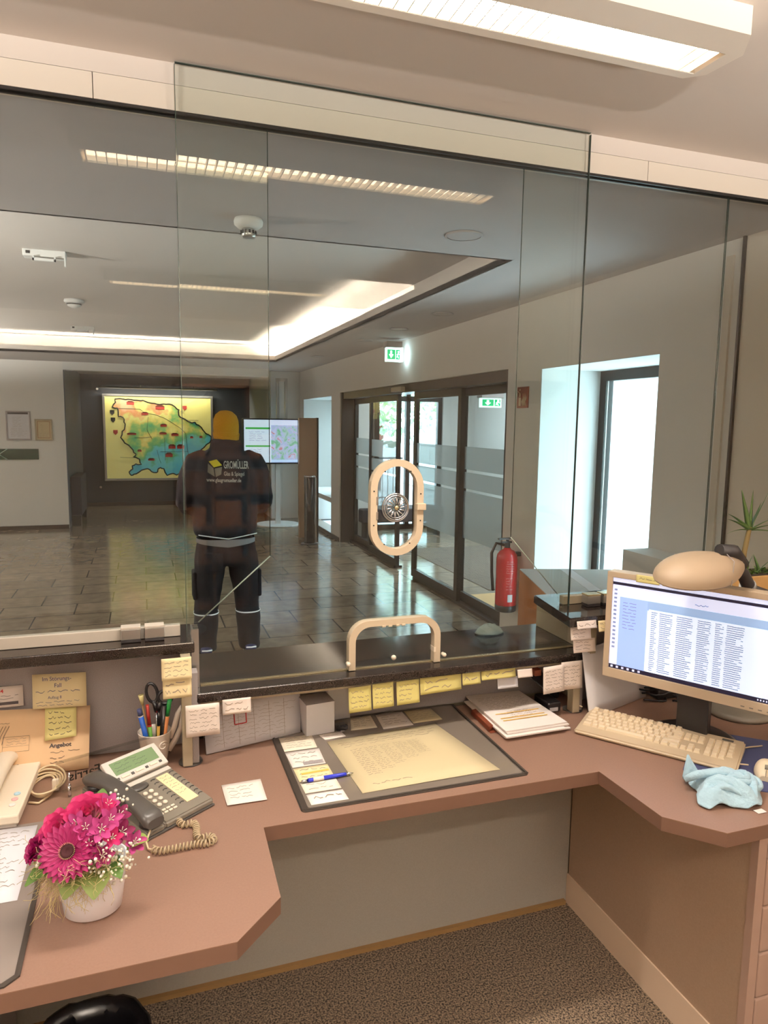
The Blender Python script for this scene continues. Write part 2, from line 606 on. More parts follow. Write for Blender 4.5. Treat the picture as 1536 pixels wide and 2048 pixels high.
def sheet(name, label, cat, c, m, parent=None, bow=0.0, curl=0.0, group=None, flip=1, writing=None, th=0.0006, n=6, wmat='ink_faint'):
    """one sheet of paper; c = (TL, TR, BR, BL); writing = list of (x0,x1,y0,y1,rows,seed,words)"""
    S = patch(*c, bow=bow * flip, curl=curl * flip)
    b = MB()
    vs = [[b.bm.verts.new(S(i / n, j / n)) for j in range(n + 1)] for i in range(n + 1)]
    for i in range(n):
        for j in range(n):
            f = b.bm.faces.new((vs[i][j], vs[i + 1][j], vs[i + 1][j + 1], vs[i][j + 1]))
            f.smooth = True
    o = b.build(name, m, parent, normals=False, solidify=th)
    if label:
        tag(o, label, cat, group)
    if writing:
        w = MB()
        fn = lambda x, y: S(x, y, flip * (th * 0.5 + 0.0007))
        for (x0, x1, y0, y1, rows, seed, words) in writing:
            w.strokes(fn, x0, x1, y0, y1, rows, seed, words=words)
        w.build('writing', wmat, o, normals=False)
    o_S = (o, S)
    return o_S

# ================================================================ THE SETTING
def S_box(name, m, *boxes, **kw):
    b = MB()
    for bx in boxes:
        b.box(*bx)
    return struct(b.build(name, m, **kw))

# office shell
S_box('floor_office', 'carpet', (-3.2, 2.7, -2.6, 2.0, -0.05, 0.0))
S_box('ceiling_office', 'office_ceiling', (-3.2, 2.9, -2.6, 2.04, 2.56, 2.66))
S_box('wall_back', 'office_wall', (-3.2, 2.8, -2.7, -2.6, -0.05, 2.6))
S_box('wall_left', 'office_wall', (-3.3, -3.2, -2.7, 2.1, -0.05, 2.6))
S_box('wall_right', 'office_wall', (2.604, 3.3, -2.7, 2.60, -0.05, 2.7))
# lobby shell
S_box('floor_lobby', 'stone_floor', (-6.1, 2.9, 2.0, 15.0, -0.05, 0.0), (2.9, 5.2, 4.4, 10.6, -0.05, -0.001))
S_box('ceiling_lobby', 'lobby_ceiling',
      (-6.1, 2.9, 2.04, 3.43, 2.53, 2.56), (1.85, 2.9, 3.43, 10.3, 2.53, 2.56), (-6.1, 2.9, 10.3, 15.0, 2.53, 2.56))
S_box('ceiling_recess', 'cove_paint', (-6.1, 2.3, 2.9, 10.8, 2.78, 2.83), (2.1, 2.14, 3.1, 10.6, 2.56, 2.78),
      (-6.1, 2.14, 10.56, 10.6, 2.56, 2.78), (-6.1, 2.14, 3.1, 3.14, 2.56, 2.78))
S_box('trim_1', 'cove_paint', (1.85, 1.87, 3.41, 10.32, 2.53, 2.615), (-6.1, 1.87, 10.3, 10.32, 2.53, 2.615), (-6.1, 1.87, 3.41, 3.43, 2.53, 2.615))
S_box('wall_lobby_left', 'lobby_wall', (-6.2, -6.1, 2.0, 12.0, -0.05, 2.9))
S_box('wall_lobby_near', 'lobby_wall', (-6.1, -3.2, 1.95, 2.05, -0.05, 2.9))
S_box('wall_far_left', 'lobby_wall', (-6.1, -1.1, 11.75, 14.9, 0.0, 2.56))
S_box('baseboard_far', 'bronze_metal', (-6.1, -1.1, 11.738, 11.75, 0.0, 0.06))
S_box('wall_niche_back', 'niche_dark', (-1.1, 2.3, 14.7, 14.8, 0.0, 2.56))
S_box('wall_niche_side', 'niche_dark', (-1.1, -1.088, 11.77, 14.7, 0.0, 2.56))
S_box('baseboard_niche', 'bronze_metal', (-1.1, 2.2, 14.685, 14.7, 0.0, 0.07))
S_box('wall_niche_header', 'white_paint', (-1.1, 2.0, 11.75, 11.95, 2.41, 2.56))
S_box('wall_far_right', 'white_paint', (2.10, 2.62, 12.15, 14.8, 0.0, 2.56))
# right hand wall with window, entrance and far window
XW = 2.604
S_box('wall_entrance', 'lobby_wall',
      (XW, 3.1, 2.6, 3.126, 0, 2.56), (XW, 3.1, 3.126, 4.302, 2.06, 2.56), (XW, 2.95, 4.302, 4.77, 0, 2.56),
      (2.95, 3.1, 4.302, 4.5, 0, 2.56), (XW, 2.86, 4.77, 9.52, 2.087, 2.56), (XW, 2.86, 9.52, 9.99, 0, 2.56),
      (2.86, 3.2, 9.9, 9.99, 0, 2.56), (XW, 3.3, 9.99, 11.86, 2.06, 2.56), (XW, 3.3, 11.86, 14.8, 0, 2.56))
S_box('trim_2', 'white_paint', (2.606, 3.08, 3.122, 3.13, 0.02, 2.06), (2.606, 3.08, 4.296, 4.306, 0.02, 2.06), (2.606, 3.08, 3.126, 4.302, 2.055, 2.063),
      (2.606, 3.28, 9.985, 9.995, 0.02, 2.06), (2.606, 3.28, 11.852, 11.862, 0.02, 2.06), (2.606, 3.28, 9.99, 11.86, 2.055, 2.063),
      (2.62, 3.28, 9.995, 11.852, 0.50, 0.57), (2.62, 3.1, 3.13, 4.296, 0.0, 0.02))
S_box('baseboard_entrance', 'bronze_metal', (XW - 0.012, XW, 9.53, 12.1, 0.0, 0.06), (XW - 0.012, XW, 4.31, 4.76, 0.0, 0.06))
S_box('trim_3', 'bronze_metal', (2.590, XW, 2.597, 2.609, 0.0, 2.53))
S_box('trim_10', 'fascia_white', (2.592, XW, 2.66, 2.70, 0.0, 2.46))
S_box('trim_4', 'white_paint', (2.42, XW, 2.15, 3.10, 0.86, 1.02))

def window_unit(name, x, y0, y1, z0, z1, mull):
    f = bpy.data.objects.new(name, None)
    COL.objects.link(f)
    f['kind'] = 'structure'
    f.location = (x, (y0 + y1) / 2, z0)
    w = 0.07
    b = MB()
    b.box(x, x + 0.06, y0, y0 + w, z0, z1); b.box(x, x + 0.06, y1 - w, y1, z0, z1)
    b.box(x, x + 0.06, y0 + w, y1 - w, z1 - w, z1); b.box(x, x + 0.06, y0 + w, y1 - w, z0, z0 + w)
    for my in mull:
        b.box(x, x + 0.06, my - w / 2, my + w / 2, z0 + w, z1 - w)
    b.build('window_frame', 'dark_metal', f)
    b = MB()
    b.box(x - 0.004, x, y1 - w - 0.03, y1 - w - 0.02, z0 + w, z1 - w)
    b.build('gasket', 'aluminium', f)
    g = MB(); g.box(x + 0.025, x + 0.035, y0 + w, y1 - w, z0 + w, z1 - w)
    g.build('pane', 'door_glass', f)
    return f
window_unit('window_1', 3.08, 3.13, 4.296, 0.02, 2.055, [])
window_unit('window_2', 3.28, 9.99, 11.86, 0.57, 2.06, [10.9])

# vestibule
S_box('wall_vestibule', 'white_paint', (5.0, 5.1, 4.4, 10.6, 0, 2.6), (2.86, 5.1, 4.3, 4.4, 0, 2.6),
      (4.55, 5.0, 10.42, 10.6, 0, 2.6), (2.86, 4.55, 10.42, 10.6, 2.35, 2.6))
S_box('ceiling_vestibule', 'white_paint', (2.86, 5.1, 4.3, 10.6, 2.6, 2.66))
S_box('trim_5', 'grid_mat', (3.3, 4.7, 6.3, 8.7, -0.001, 0.004))

vl = thing('added_vestibule_light', 'added flat light panel, unseen above the door head, brightening the vestibule', 'ceiling light', (3.9, 7.5, 2.6))  # invented panel, added to brighten the dark vestibule
b = MB(); b.box(3.6, 4.2, 6.0, 9.0, 2.575, 2.599, bev=0.004); b.build('housing', 'white_paint', vl)
area_light('vestibule_fill', (3.9, 7.5, 2.57), (0, 0, 0), 0.5, 2.8, 110, (0.80, 0.92, 1.0))
# ---- outer glazing of the vestibule
og = bpy.data.objects.new('door_2', None); COL.objects.link(og); og['kind'] = 'structure'; og.location = (3.8, 10.5, 0)
b = MB()
for x in (2.9, 3.42, 3.94, 4.48):
    b.box(x, x + 0.07, 10.46, 10.54, 0, 2.35)
for z in (0.0, 2.02, 2.28):
    b.box(2.97, 4.48, 10.46, 10.54, z, z + 0.08)
b.build('door_frame', 'dark_metal', og)
b = MB()
for x in (2.97, 3.49, 4.01):
    b.box(x, x + 0.45, 10.495, 10.505, 0.08, 2.02); b.box(x, x + 0.45, 10.495, 10.505, 2.10, 2.28)
b.build('pane', 'door_glass', og)

# ---- outdoors
S_box('ground_outside', 'street', (2.0, 40, 10.7, 60, -0.08, -0.02), (5.3, 40, -10, 10.7, -0.08, -0.02))
S_box('wall_outside', 'facade_blocks', (4.6, 4.7, 1.0, 4.28, -0.02, 5.0), (5.2, 5.3, 10.75, 14.0, -0.02, 1.3))

def sliding_doors():
    """the glazed entrance: two fixed side lights and two half-open sliding leaves"""
    d = bpy.data.objects.new('door_1', None); COL.objects.link(d); d['kind'] = 'structure'; d.location = (2.8, 7.1, 0)
    b = MB()
    b.box(2.64, 2.86, 4.78, 9.50, 2.00, 2.087)
    b.box(2.62, 2.86, 9.47, 9.52, 0, 2.087); b.box(2.62, 2.86, 4.77, 4.82, 0, 2.087)
    b.box(2.70, 2.86, 4.8, 9.5, 2.087, 2.10)
    b.build('door_frame', 'bronze_metal', d)
    b = MB()
    b.box(2.74, 2.84, 4.8, 7.0, 0.0, 0.025); b.box(2.74, 2.84, 7.6, 9.5, 0.0, 0.025)
    b.build('door_track', 'bronze_metal', d)
    def leaf(name, x, y0, y1, w):
        f = MB()
        f.box(x, x + 0.04, y0, y0 + w, 0.025, 2.0); f.box(x, x + 0.04, y1 - w, y1, 0.025, 2.0)
        f.box(x, x + 0.04, y0 + w, y1 - w, 1.93, 2.0); f.box(x, x + 0.04, y0 + w, y1 - w, 0.025, 0.11)
        fo = f.build(name, 'dark_metal', d)
        g = MB()
        xm = x + 0.02
        yy0, yy1 = y0 + w, y1 - w
        for z0, z1 in ((0.11, 0.62), (1.47, 1.93), (1.235, 1.262), (1.06, 1.085)):
            g.box(xm - 0.005, xm + 0.005, yy0, yy1, z0, z1)
        g.build('pane', 'door_glass', fo)
        g = MB()
        for z0, z1 in ((0.62, 1.06), (1.085, 1.235), (1.262, 1.47)):
            g.box(xm - 0.005, xm + 0.005, yy0, yy1, z0, z1)
        g.build('frosted_band', 'frost_glass', fo)
    leaf('door_leaf', 2.80, 8.55, 9.47, 0.045)
    leaf('door_leaf', 2.745, 7.55, 8.62, 0.06)
    leaf('door_leaf', 2.745, 5.88, 7.06, 0.07)
    leaf('door_leaf', 2.80, 4.82, 5.98, 0.05)
    b = MB(); b.box(2.58, 2.64, 7.05, 7.35, 2.01, 2.06, bev=0.01)
    b.build('motion_sensor', 'side_beige', d)
sliding_doors()

# under-desk front panel, wooden strip, counter body
S_box('wall_counter', 'panel_grey', (-3.2, 1.377, 1.965, 2.05, 0.0, 0.70))
S_box('trim_6', 'wood_strip', (-3.2, 1.365, 1.950, 1.965, 0.0, 0.014))
S_box('wall_counter_lobby', 'side_beige', (-3.2, 1.372, 2.09, 2.19, 0.0, 0.913), (-3.2, 0.115, 2.05, 2.19, 0.913, 1.045), (1.372, 2.6, 1.99, 2.10, 0.0, 1.045))

# ---- beam/fascia carrying the glass
fx = MB()
fx.box(-3.2, -0.091, 1.962, 2.02, 2.447, 2.507); fx.box(-0.089, 1.544, 1.962, 2.02, 2.447, 2.507); fx.box(1.546, 2.604, 1.962, 2.02, 2.447, 2.507)
struct(fx.build('trim_7', 'fascia_white'))
S_box('trim_8', 'office_ceiling', (-3.2, 2.604, 1.964, 2.04, 2.509, 2.56))
S_box('trim_9', 'dark_metal', (-3.2, 2.604, 1.964, 1.970, 2.440, 2.447), (-3.2, 2.604, 1.988, 1.994, 2.440, 2.447))

# ================================================================ GLAZING OF THE COUNTER
def oval(cx, cz, hw, hh, n=14):
    r = hw; d = hh - hw
    pts = []
    for i in range(n + 1):
        a = PI * i / n
        pts.append((cx + r * math.cos(a), cz + d + r * math.sin(a)))
    for i in range(n + 1):
        a = PI + PI * i / n
        pts.append((cx + r * math.cos(a), cz - d + r * math.sin(a)))
    return pts
def arch(x0, x1, z0, z1, r, n=8):
    pts = [(x1, z0)]
    for i in range(n + 1):
        a = PI / 2 * i / n
        pts.append((x1 - r + r * math.cos(a), z1 - r + r * math.sin(a)))
    for i in range(n + 1):
        a = PI / 2 + PI / 2 * i / n
        pts.append((x0 + r + r * math.cos(a), z1 - r + r * math.sin(a)))
    pts.append((x0, z0))
    return pts

# front pane with the speaking port and the pass-through arch
AX0, AX1, AZ1 = 0.560, 0.853, 1.089
ain = arch(AX0 + 0.012, AX1 - 0.012, 0.942, AZ1 - 0.012, 0.055)
front = [(0.102, 0.942)] + list(reversed(ain)) + [(1.317, 0.942), (1.317, 2.554), (0.102, 2.554)]
pane = shape_outline(front, [oval(0.7055, 1.4245, 0.066, 0.126)], 0.010, M_xz(0, 1.950, 0), 'glass_screen', 'pane_glass')
tag(pane, 'large clear front glass pane with oval speaking port standing on the low middle counter', 'glass pane')
b = MB(); b.box(0.1005, 0.102, 1.9455, 1.9545, 0.945, 2.55); b.box(1.317, 1.3185, 1.9455, 1.9545, 1.05, 2.55); b.box(0.102, 1.317, 1.9455, 1.9545, 2.554, 2.5555)
b.build('polished_edge', 'glass_edge', pane)
def pane_mesh(pts, y, label, edges, name='glass_screen'):
    o = shape_outline(pts, [], 0.010, M_xz(0, y, 0), name, 'pane_glass')
    tag(o, label, 'glass pane')
    b = MB()
    for (a, c) in edges:
        if abs(a[0] - c[0]) < 1e-6:
            b.m(1).tube([(a[0], y, a[1]), (c[0], y, c[1])], 0.0014, 4)
        else:
            b.m(0).tube([(a[0], y, a[1]), (c[0], y, c[1])], 0.0020, 4)
    b.build('polished_edge', ['glass_edge_bright', 'glass_edge'], o)
    return o
pane_mesh([(-3.19, 1.112), (0.115, 1.112), (0.135, 1.112), (0.337, 1.290), (0.337, 2.445), (-3.19, 2.445)], 1.979,
          'glass pane rising from the rail on the left granite shelf, lower corner cut diagonally', [((0.135, 1.112), (0.337, 1.290)), ((0.337, 1.29), (0.337, 2.44))])
pane_mesh([(1.110, 1.314), (1.292, 1.116), (1.300, 1.086), (1.888, 1.086), (1.888, 2.445), (1.110, 2.445)], 1.979,
          'glass pane behind the computer monitor, lower left corner cut diagonally', [((1.110, 1.314), (1.292, 1.116)), ((1.11, 1.314), (1.11, 2.44)), ((1.888, 1.1), (1.888, 2.44))])
pane_mesh([(1.893, 1.086), (2.60, 1.086), (2.60, 2.445), (1.893, 2.445)], 1.979,
          'rightmost glass pane, standing behind the potted spiky plant', [((1.893, 1.1), (1.893, 2.44))])

# oval speaking port
op = thing('speaking_port', 'beige oval speaking port frame set into the front glass', 'speaking port', (0.7055, 1.950, 1.28))
shape_outline(oval(0.7055, 1.4245, 0.0825, 0.1430), [oval(0.7055, 1.4245, 0.0620, 0.1220)], 0.026, M_xz(0, 1.947, 0), 'frame', 'frame_beige', op)
for dx, dz in ((-0.04, 0.107), (0.04, 0.107), (0.073, 0.04), (0.073, -0.04), (0.04, -0.107), (-0.04, -0.107), (-0.073, -0.05), (-0.073, 0.05)):
    b = MB(); b.cyl((0.7055 + dx, 1.9342, 1.4245 + dz), (0.7055 + dx, 1.9325, 1.4245 + dz), 0.0022, 8); b.build('screw', 'dark_metal', op)
for dz in (0.022, -0.022):
    b = MB(); b.box(0.6395, 0.6460, 1.932, 1.96, 1.4245 + dz - 0.012, 1.4245 + dz + 0.012, bev=0.001); b.build('hinge', 'chrome', op)
b = MB(); b.box(0.765, 0.794, 1.926, 1.945, 1.416, 1.436, bev=0.002); b.build('latch', 'frame_beige', op)
shape_outline(oval(0.7055, 1.4245, 0.0615, 0.1215), [], 0.004, M_xz(0, 1.952, 0), 'port_glass', 'clear_acrylic', op)
# clear acrylic speaking rosette
gr = thing('speech_rosette', 'round ribbed acrylic speech rosette in the middle of the oval port', 'speech grille', (0.703, 1.948, 1.38))
C0 = Vector((0.703, 1.948, 1.424))
def ringpts(r, y, n=40):
    return [(C0.x + r * math.cos(2 * PI * i / n), y, C0.z + r * math.sin(2 * PI * i / n)) for i in range(n)]
b = MB()
b.tube(ringpts(0.041, 1.944), 0.0026, 6, closed=True); b.tube(ringpts(0.036, 1.940), 0.0022, 6, closed=True); b.tube(ringpts(0.030, 1.938), 0.0012, 6, closed=True)
b.build('rim', 'chrome', gr)
b = MB(); b.rings([ringpts(0.042, 1.950), ringpts(0.042, 1.953)]); b.build('disc', 'clear_acrylic', gr)
for k in range(14):
    a = 2 * PI * k / 14
    b = MB()
    b.tube([(C0.x + r * math.cos(a + 0.05 * i), 1.944 - 0.004 * math.sin(PI * i / 4), C0.z + r * math.sin(a + 0.05 * i)) for i, r in enumerate((0.009, 0.015, 0.022, 0.028, 0.034))], [0.0012, 0.0024, 0.003, 0.0026, 0.001], 6)
    b.build('rib', 'chrome', gr)
b = MB(); b.sphere((C0.x + 0.001, 1.936, C0.z), 0.0075, sy=0.8); b.cyl((C0.x, 1.936, C0.z), (C0.x, 1.95, C0.z), 0.004, 10)
b.build('knob', 'brass_clear', gr)

# arch
ar = thing('pass_through_arch', 'beige arched pass-through frame at the bottom of the front glass', 'hatch frame', (0.706, 1.948, 0.942))
aout = arch(AX0, AX1, 0.942, AZ1, 0.062); ain2 = arch(AX0 + 0.0205, AX1 - 0.0205, 0.942, AZ1 - 0.0185, 0.046)
shape_outline(aout + list(reversed(ain2)), [], 0.028, M_xz(0, 1.946, 0), 'frame', 'frame_beige', ar)
for x in (0.668, 0.688, 0.712, 0.730):
    b = MB(); b.box(x - 0.006, x + 0.006, 1.930, 1.955, 1.0665, 1.0725, bev=0.001); b.build('hinge', 'frame_beige', ar)
for x, z in ((0.556, 0.966), (0.862, 0.966)):
    b = MB(); b.cyl((x, 1.935, z), (x, 1.925, z), 0.0055, 12); b.sphere((x, 1.922, z), 0.007); b.build('knob', 'intercom_white', ar)
b = MB(); b.box(0.583, 0.830, 1.951, 1.956, 0.944, 1.066); fl = b.build('flap', 'clear_acrylic', ar)
for dz in (0.965,):
    b = MB(); b.sphere((0.705, 1.945, dz), 0.008); b.cyl((0.705, 1.945, dz), (0.705, 1.952, dz), 0.005, 10); b.build('flap_knob', 'intercom_white', fl)
for x in (0.837,):
    b = MB(); b.box(x - 0.006, x, 1.93, 1.96, 0.975, 0.99); b.build('catch', 'intercom_white', ar)

# aluminium channel at the left end of the pane
ch = MB()
ch.box(0.112, 0.117, 1.935, 1.985, 0.915, 1.105); ch.box(0.117, 0.132, 1.935, 1.939, 0.915, 1.105); ch.box(0.117, 0.132, 1.960, 1.964, 0.915, 1.105)
ch.box(0.117, 0.132, 1.981, 1.985, 0.915, 1.105)
tag(ch.build('glass_channel', 'aluminium'), 'upright aluminium channel at the left end of the low middle counter', 'channel')
b = MB(); b.box(0.135, 1.36, 1.9435, 1.9565, 0.9405, 0.9425)
tag(b.build('sealing_strip', 'brass_clear'), 'thin brassy strip under the front glass on the black counter', 'strip')

# glass rail on the left shelf + clamps
b = MB(); b.box(-3.19, 0.085, 1.966, 1.992, 1.081, 1.111, bev=0.001)
tag(b.build('glass_rail', 'fascia_white'), 'long white rail holding the glass on the left granite shelf', 'rail')
def clamp(x0, x1, y0, y1, z0, z1, label, top='fascia_white'):
    t = thing('glass_clamp', label, 'clamp', ((x0 + x1) / 2, (y0 + y1) / 2, z0), group='glass clamps')
    b = MB(); b.box(x0, x1, y0, y1, z0, z1 - 0.006, bev=0.0015); b.build('body', 'aluminium', t)
    b = MB(); b.box(x0, x1, y0, y1 + 0.002, z1 - 0.006, z1, bev=0.001); b.build('cap', top, t)
    b = MB(); b.box(x0, x1, y0 + 0.001, y1, z0 - 0.008, z0); b.build('foot', 'plastic_dark', t)
clamp(-0.068, -0.018, 1.935, 1.965, 1.090, 1.124, 'left aluminium glass clamp on the left granite shelf')
clamp(-0.008, 0.042, 1.935, 1.965, 1.090, 1.124, 'right aluminium glass clamp on the left granite shelf')
clamp(1.368, 1.418, 1.915, 1.95, 1.090, 1.122, 'small beige glass clamp on the right granite shelf, farther from monitor', 'brass_clear')
clamp(1.428, 1.478, 1.915, 1.95, 1.090, 1.122, 'small beige glass clamp on the right granite shelf, nearer the monitor', 'brass_clear')
b = MB(); b.box(1.31, 1.60, 1.966, 1.992, 1.081, 1.108, bev=0.001)
tag(b.build('glass_rail', 'side_beige'), 'short beige rail holding the glass on the right granite shelf', 'rail')

# ================================================================ COUNTER AND DESK
b = MB(); b.box(0.118, 1.372, 1.885, 2.226, 0.913, 0.940, bev=0.003)
tag(b.build('granite_counter', 'granite'), 'low polished black granite counter in the middle, under the pass-through arch', 'counter')
b = MB(); b.box(-3.19, 0.118, 1.900, 2.085, 1.050, 1.080, bev=0.003)
tag(b.build('granite_shelf', 'granite'), 'raised black granite shelf at left above the telephone', 'shelf')
b = MB(); b.prism([(1.236, 1.817), (2.6, 1.817), (2.6, 2.115), (1.287, 2.115)], 1.050, 1.080, bev=0.003)
tag(b.build('granite_shelf', 'granite'), 'raised black granite shelf at right behind the computer monitor', 'shelf')

pn = thing('privacy_screen', 'grey fabric screen panel behind the telephone on the left of the desk', 'screen panel', (-1.5, 2.03, 0.74))
b = MB(); b.box(-3.19, 0.10, 2.025, 2.045, 0.741, 1.036); b.build('fabric', 'fabric_grey', pn)
b = MB(); b.box(-3.19, 0.118, 1.985, 2.045, 1.036, 1.050); b.build('top_rail', 'side_beige', pn)
pn = thing('privacy_screen', 'grey fabric screen panel under the low black counter, behind the desk mat', 'screen panel', (0.74, 2.07, 0.74))
b = MB(); b.box(0.13, 1.36, 2.068, 2.086, 0.741, 0.902); b.build('fabric', 'fabric_grey', pn)
b = MB(); b.box(0.13, 1.36, 1.90, 2.086, 0.902, 0.912); b.build('top_rail', 'side_beige', pn)
pn = thing('privacy_screen', 'grey fabric screen panel hidden behind the monitor on the right', 'screen panel', (2.0, 1.98, 0.74))
b = MB(); b.box(1.40, 2.6, 1.965, 1.985, 0.741, 1.045); b.build('fabric', 'fabric_grey', pn)

for (bxs, lab) in ((((1.352, 1.3715, 1.865, 2.20, 0.941, 1.049), (1.338, 1.352, 1.865, 1.905, 0.945, 1.049)), 'beige upright end panel where the low counter steps up to the right shelf'),
                   (((0.118, 0.128, 1.99, 2.19, 0.941, 1.049),), 'beige upright end panel where the low counter steps up to the left shelf')):
    b = MB()
    for q in bxs:
        b.box(*q)
    tag(b.build('side_panel', 'side_beige'), lab, 'panel')
for x0, lab, z1 in ((0.080, 'slim beige support post at left of the low counter, beside the mug', 1.05), (1.300, 'slim beige support post at right of the low counter, beside the leaning board', 1.05)):
    t = thing('support_post', lab, 'post', (x0 + 0.02, 1.9, 0.74))
    b = MB(); b.box(x0, x0 + 0.026, 1.872, 1.905, 0.744, 0.912 if x0 > 1 else 1.05, bev=0.002); b.build('front_profile', 'side_beige', t)
    b = MB(); b.box(x0 + 0.026, x0 + 0.044, 1.885, 1.925, 0.744, 0.912 if x0 > 1 else 1.0, bev=0.002); b.build('rear_profile', 'fabric_grey', t)
    b = MB(); b.lathe([(0.032, 0), (0.032, 0.003)], (x0 + 0.022, 1.905, 0.741), 24); b.build('foot', 'phone_dark', t)

ds = thing('reception_desk', 'brown L-shaped reception desktop running along the glass partition', 'desk', (0.6, 1.6, 0.704))
pts = [(-2.2, 1.182), (0.1375, 1.182), (0.234, 1.278), (0.241, 1.529), (1.150, 1.521), (1.159, 1.286), (1.257, 1.182), (2.60, 1.182), (2.60, 2.045), (-2.2, 2.045)]
b = MB(); b.prism(pts, 0.7385, 0.740); b.build('worktop', 'desk_top', ds)
b = MB(); b.prism(pts, 0.704, 0.7385); b.build('edge_band', 'desk_edge', ds)

cb = thing('drawer_cabinet', 'brown drawer cabinet under the right wing of the desk', 'cabinet', (1.8, 1.6, 0))
b = MB(); b.box(1.385, 2.2, 1.215, 1.96, 0.02, 0.70); b.box(1.377, 1.385, 1.22, 1.96, 0.108, 0.70); b.build('body', 'cabinet_brown', cb)
b = MB(); b.box(1.374, 1.400, 1.197, 1.219, 0.02, 0.703); b.build('edge_strip', 'drawer_front', cb)
b = MB(); b.box(1.372, 1.385, 1.20, 1.963, 0.0, 0.108); b.build('plinth', 'plinth_tan', cb)
for i, (z0, z1) in enumerate(((0.635, 0.700), (0.512, 0.630), (0.388, 0.507), (0.264, 0.383), (0.14, 0.259), (0.03, 0.135))):
    b = MB(); b.box(1.404, 1.98, 1.197, 1.215, z0, z1, bev=0.004); b.build('drawer', 'drawer_front', cb)
b = MB(); b.box(-0.95, -0.365, 1.42, 1.94, 0.0, 0.70)
tag(b.build('pedestal_cabinet', 'fabric_grey'), 'blue-grey pedestal under the left wing of the desk behind the bin', 'cabinet')

# waste bin
bn = thing('waste_bin', 'black round waste bin with liner under the left wing of the desk', 'waste bin', (-0.148, 1.53, 0))
b = MB(); b.lathe([(0.095, 0.0), (0.10, 0.01), (0.128, 0.285), (0.132, 0.30), (0.126, 0.298), (0.118, 0.27), (0.09, 0.02)], (-0.148, 1.53, 0), 40)
b.build('body', 'bin_black', bn)
b = MB()
rs = []
rnd = random.Random(4)
off = [rnd.uniform(-0.004, 0.004) for _ in range(48)]
for r, z in ((0.134, 0.255), (0.1345, 0.302), (0.124, 0.305), (0.115, 0.25), (0.10, 0.12)):
    rs.append([(-0.148 + (r + off[i] * 0.6) * math.cos(2 * PI * i / 48), 1.53 + (r + off[i] * 0.6) * math.sin(2 * PI * i / 48), z + off[i] * 0.8) for i in range(48)])
b.rings(rs, caps=False); b.build('liner', 'bin_black', bn, normals=False)

# ================================================================ OFFICE LIGHTS
def louver_lamp(name, x0, x1, yc, label, watt=None):
    t = thing(name, label, 'ceiling light', ((x0 + x1) / 2, yc, 2.56), group=None)
    hy = 0.125
    # housing: wide top, chamfered corners, open slot underneath
    b = MB()
    ch = 0.05
    outer = [(x0, yc - hy), (x1 - 0.02, yc - hy), (x1 + 0.03, yc - hy + 0.07), (x1 + 0.02, yc + 0.045), (x1 - 0.02, yc + 0.078), (x0, yc + 0.078)]
    inner = [(x0 + 0.03, yc - 0.045), (x1 - 0.01, yc - 0.045), (x1 - 0.01, yc + 0.052), (x0 + 0.03, yc + 0.052)]
    o = shape_outline([(p[0], p[1]) for p in outer], [inner], 0.058, Matrix.Translation((0, 0, 2.531)), 'housing', 'lamp_housing', t)
    b = MB(); b.box(x0 + 0.03, x1 - 0.01, yc - 0.045, yc - 0.043, 2.503, 2.555); b.box(x0 + 0.03, x1 - 0.01, yc + 0.050, yc + 0.052, 2.503, 2.555); b.build('reflector', 'louver_metal', t)
    b = MB(); b.box(x0 + 0.04, x1 - 0.06, yc - 0.038, yc + 0.046, 2.524, 2.535); b.build('tube', 'tube_glow', t)
    b = MB()
    n = 46
    for i in range(n):
        x = x0 + 0.045 + (x1 - x0 - 0.07) * i / (n - 1)
        b.box(x - 0.0012, x + 0.0012, yc - 0.043, yc + 0.050, 2.503, 2.521)
    b.build('louver_blades', 'louver_metal', t)
    # the light of the tube leaves through the louver, cut off towards the horizontal
    area_light('tube_light', ((x0 + x1) / 2 - 0.02, yc + 0.003, 2.5), (0, 0, 0), x1 - x0 - 0.1, 0.085, watt or LAMP_W, WARM, spread=math.radians(115))
    return t
louver_lamp('ceiling_light', -0.19, 1.272, 1.405, 'long louvered ceiling light above the desk, on the office side of the glass', 13)
louver_lamp('ceiling_light', -0.19, 1.20, -0.78, 'second louvered ceiling light behind the camera, mirrored faintly in the glass')
louver_lamp('ceiling_light', -2.70, -1.20, 0.3, 'added louvered ceiling light, unseen far left behind the camera')  # extra fitting out of view, added for more even office light

def added_uplighter(x, y, label, watt=None):  # invented lamps out of view, added as fill light for the ceilings
    t = thing('added_uplighter', label, 'added floor lamp', (x, y, 0))
    b = MB(); b.lathe([(0.15, 0), (0.15, 0.02), (0.02, 0.03)], (x, y, 0), 28); b.build('foot', 'aluminium', t)
    b = MB(); b.cyl((x, y, 0.03), (x, y, 1.80), 0.015, 12); b.build('pole', 'aluminium', t)
    b = MB(); b.rings([[(x + r * math.cos(2 * PI * k / 32), y + r * math.sin(2 * PI * k / 32), z) for k in range(32)] for r, z in ((0.03, 1.80), (0.16, 1.86), (0.20, 1.92))], caps=False); b.build('bowl', 'aluminium', t, normals=False)
    area_light('added_uplight', (x, y, 1.90), (PI, 0, 0), 0.22, 0.22, watt or UP_W, WARM)
added_uplighter(-1.7, 0.5, 'added metal floor lamp brightening the office ceiling, unseen left of the camera', 75)
added_uplighter(2.2, 0.2, 'added metal floor lamp brightening the office ceiling, unseen right of the camera', 45)
added_uplighter(0.3, -1.8, 'added metal floor lamp brightening the office ceiling, unseen behind the camera', 560)

added_uplighter(-3.0, 4.0, 'added metal floor lamp brightening the lobby, unseen far left, nearer the glass', 380)
added_uplighter(-3.9, 9.3, 'added metal floor lamp brightening the lobby, unseen far left, farther back', 340)
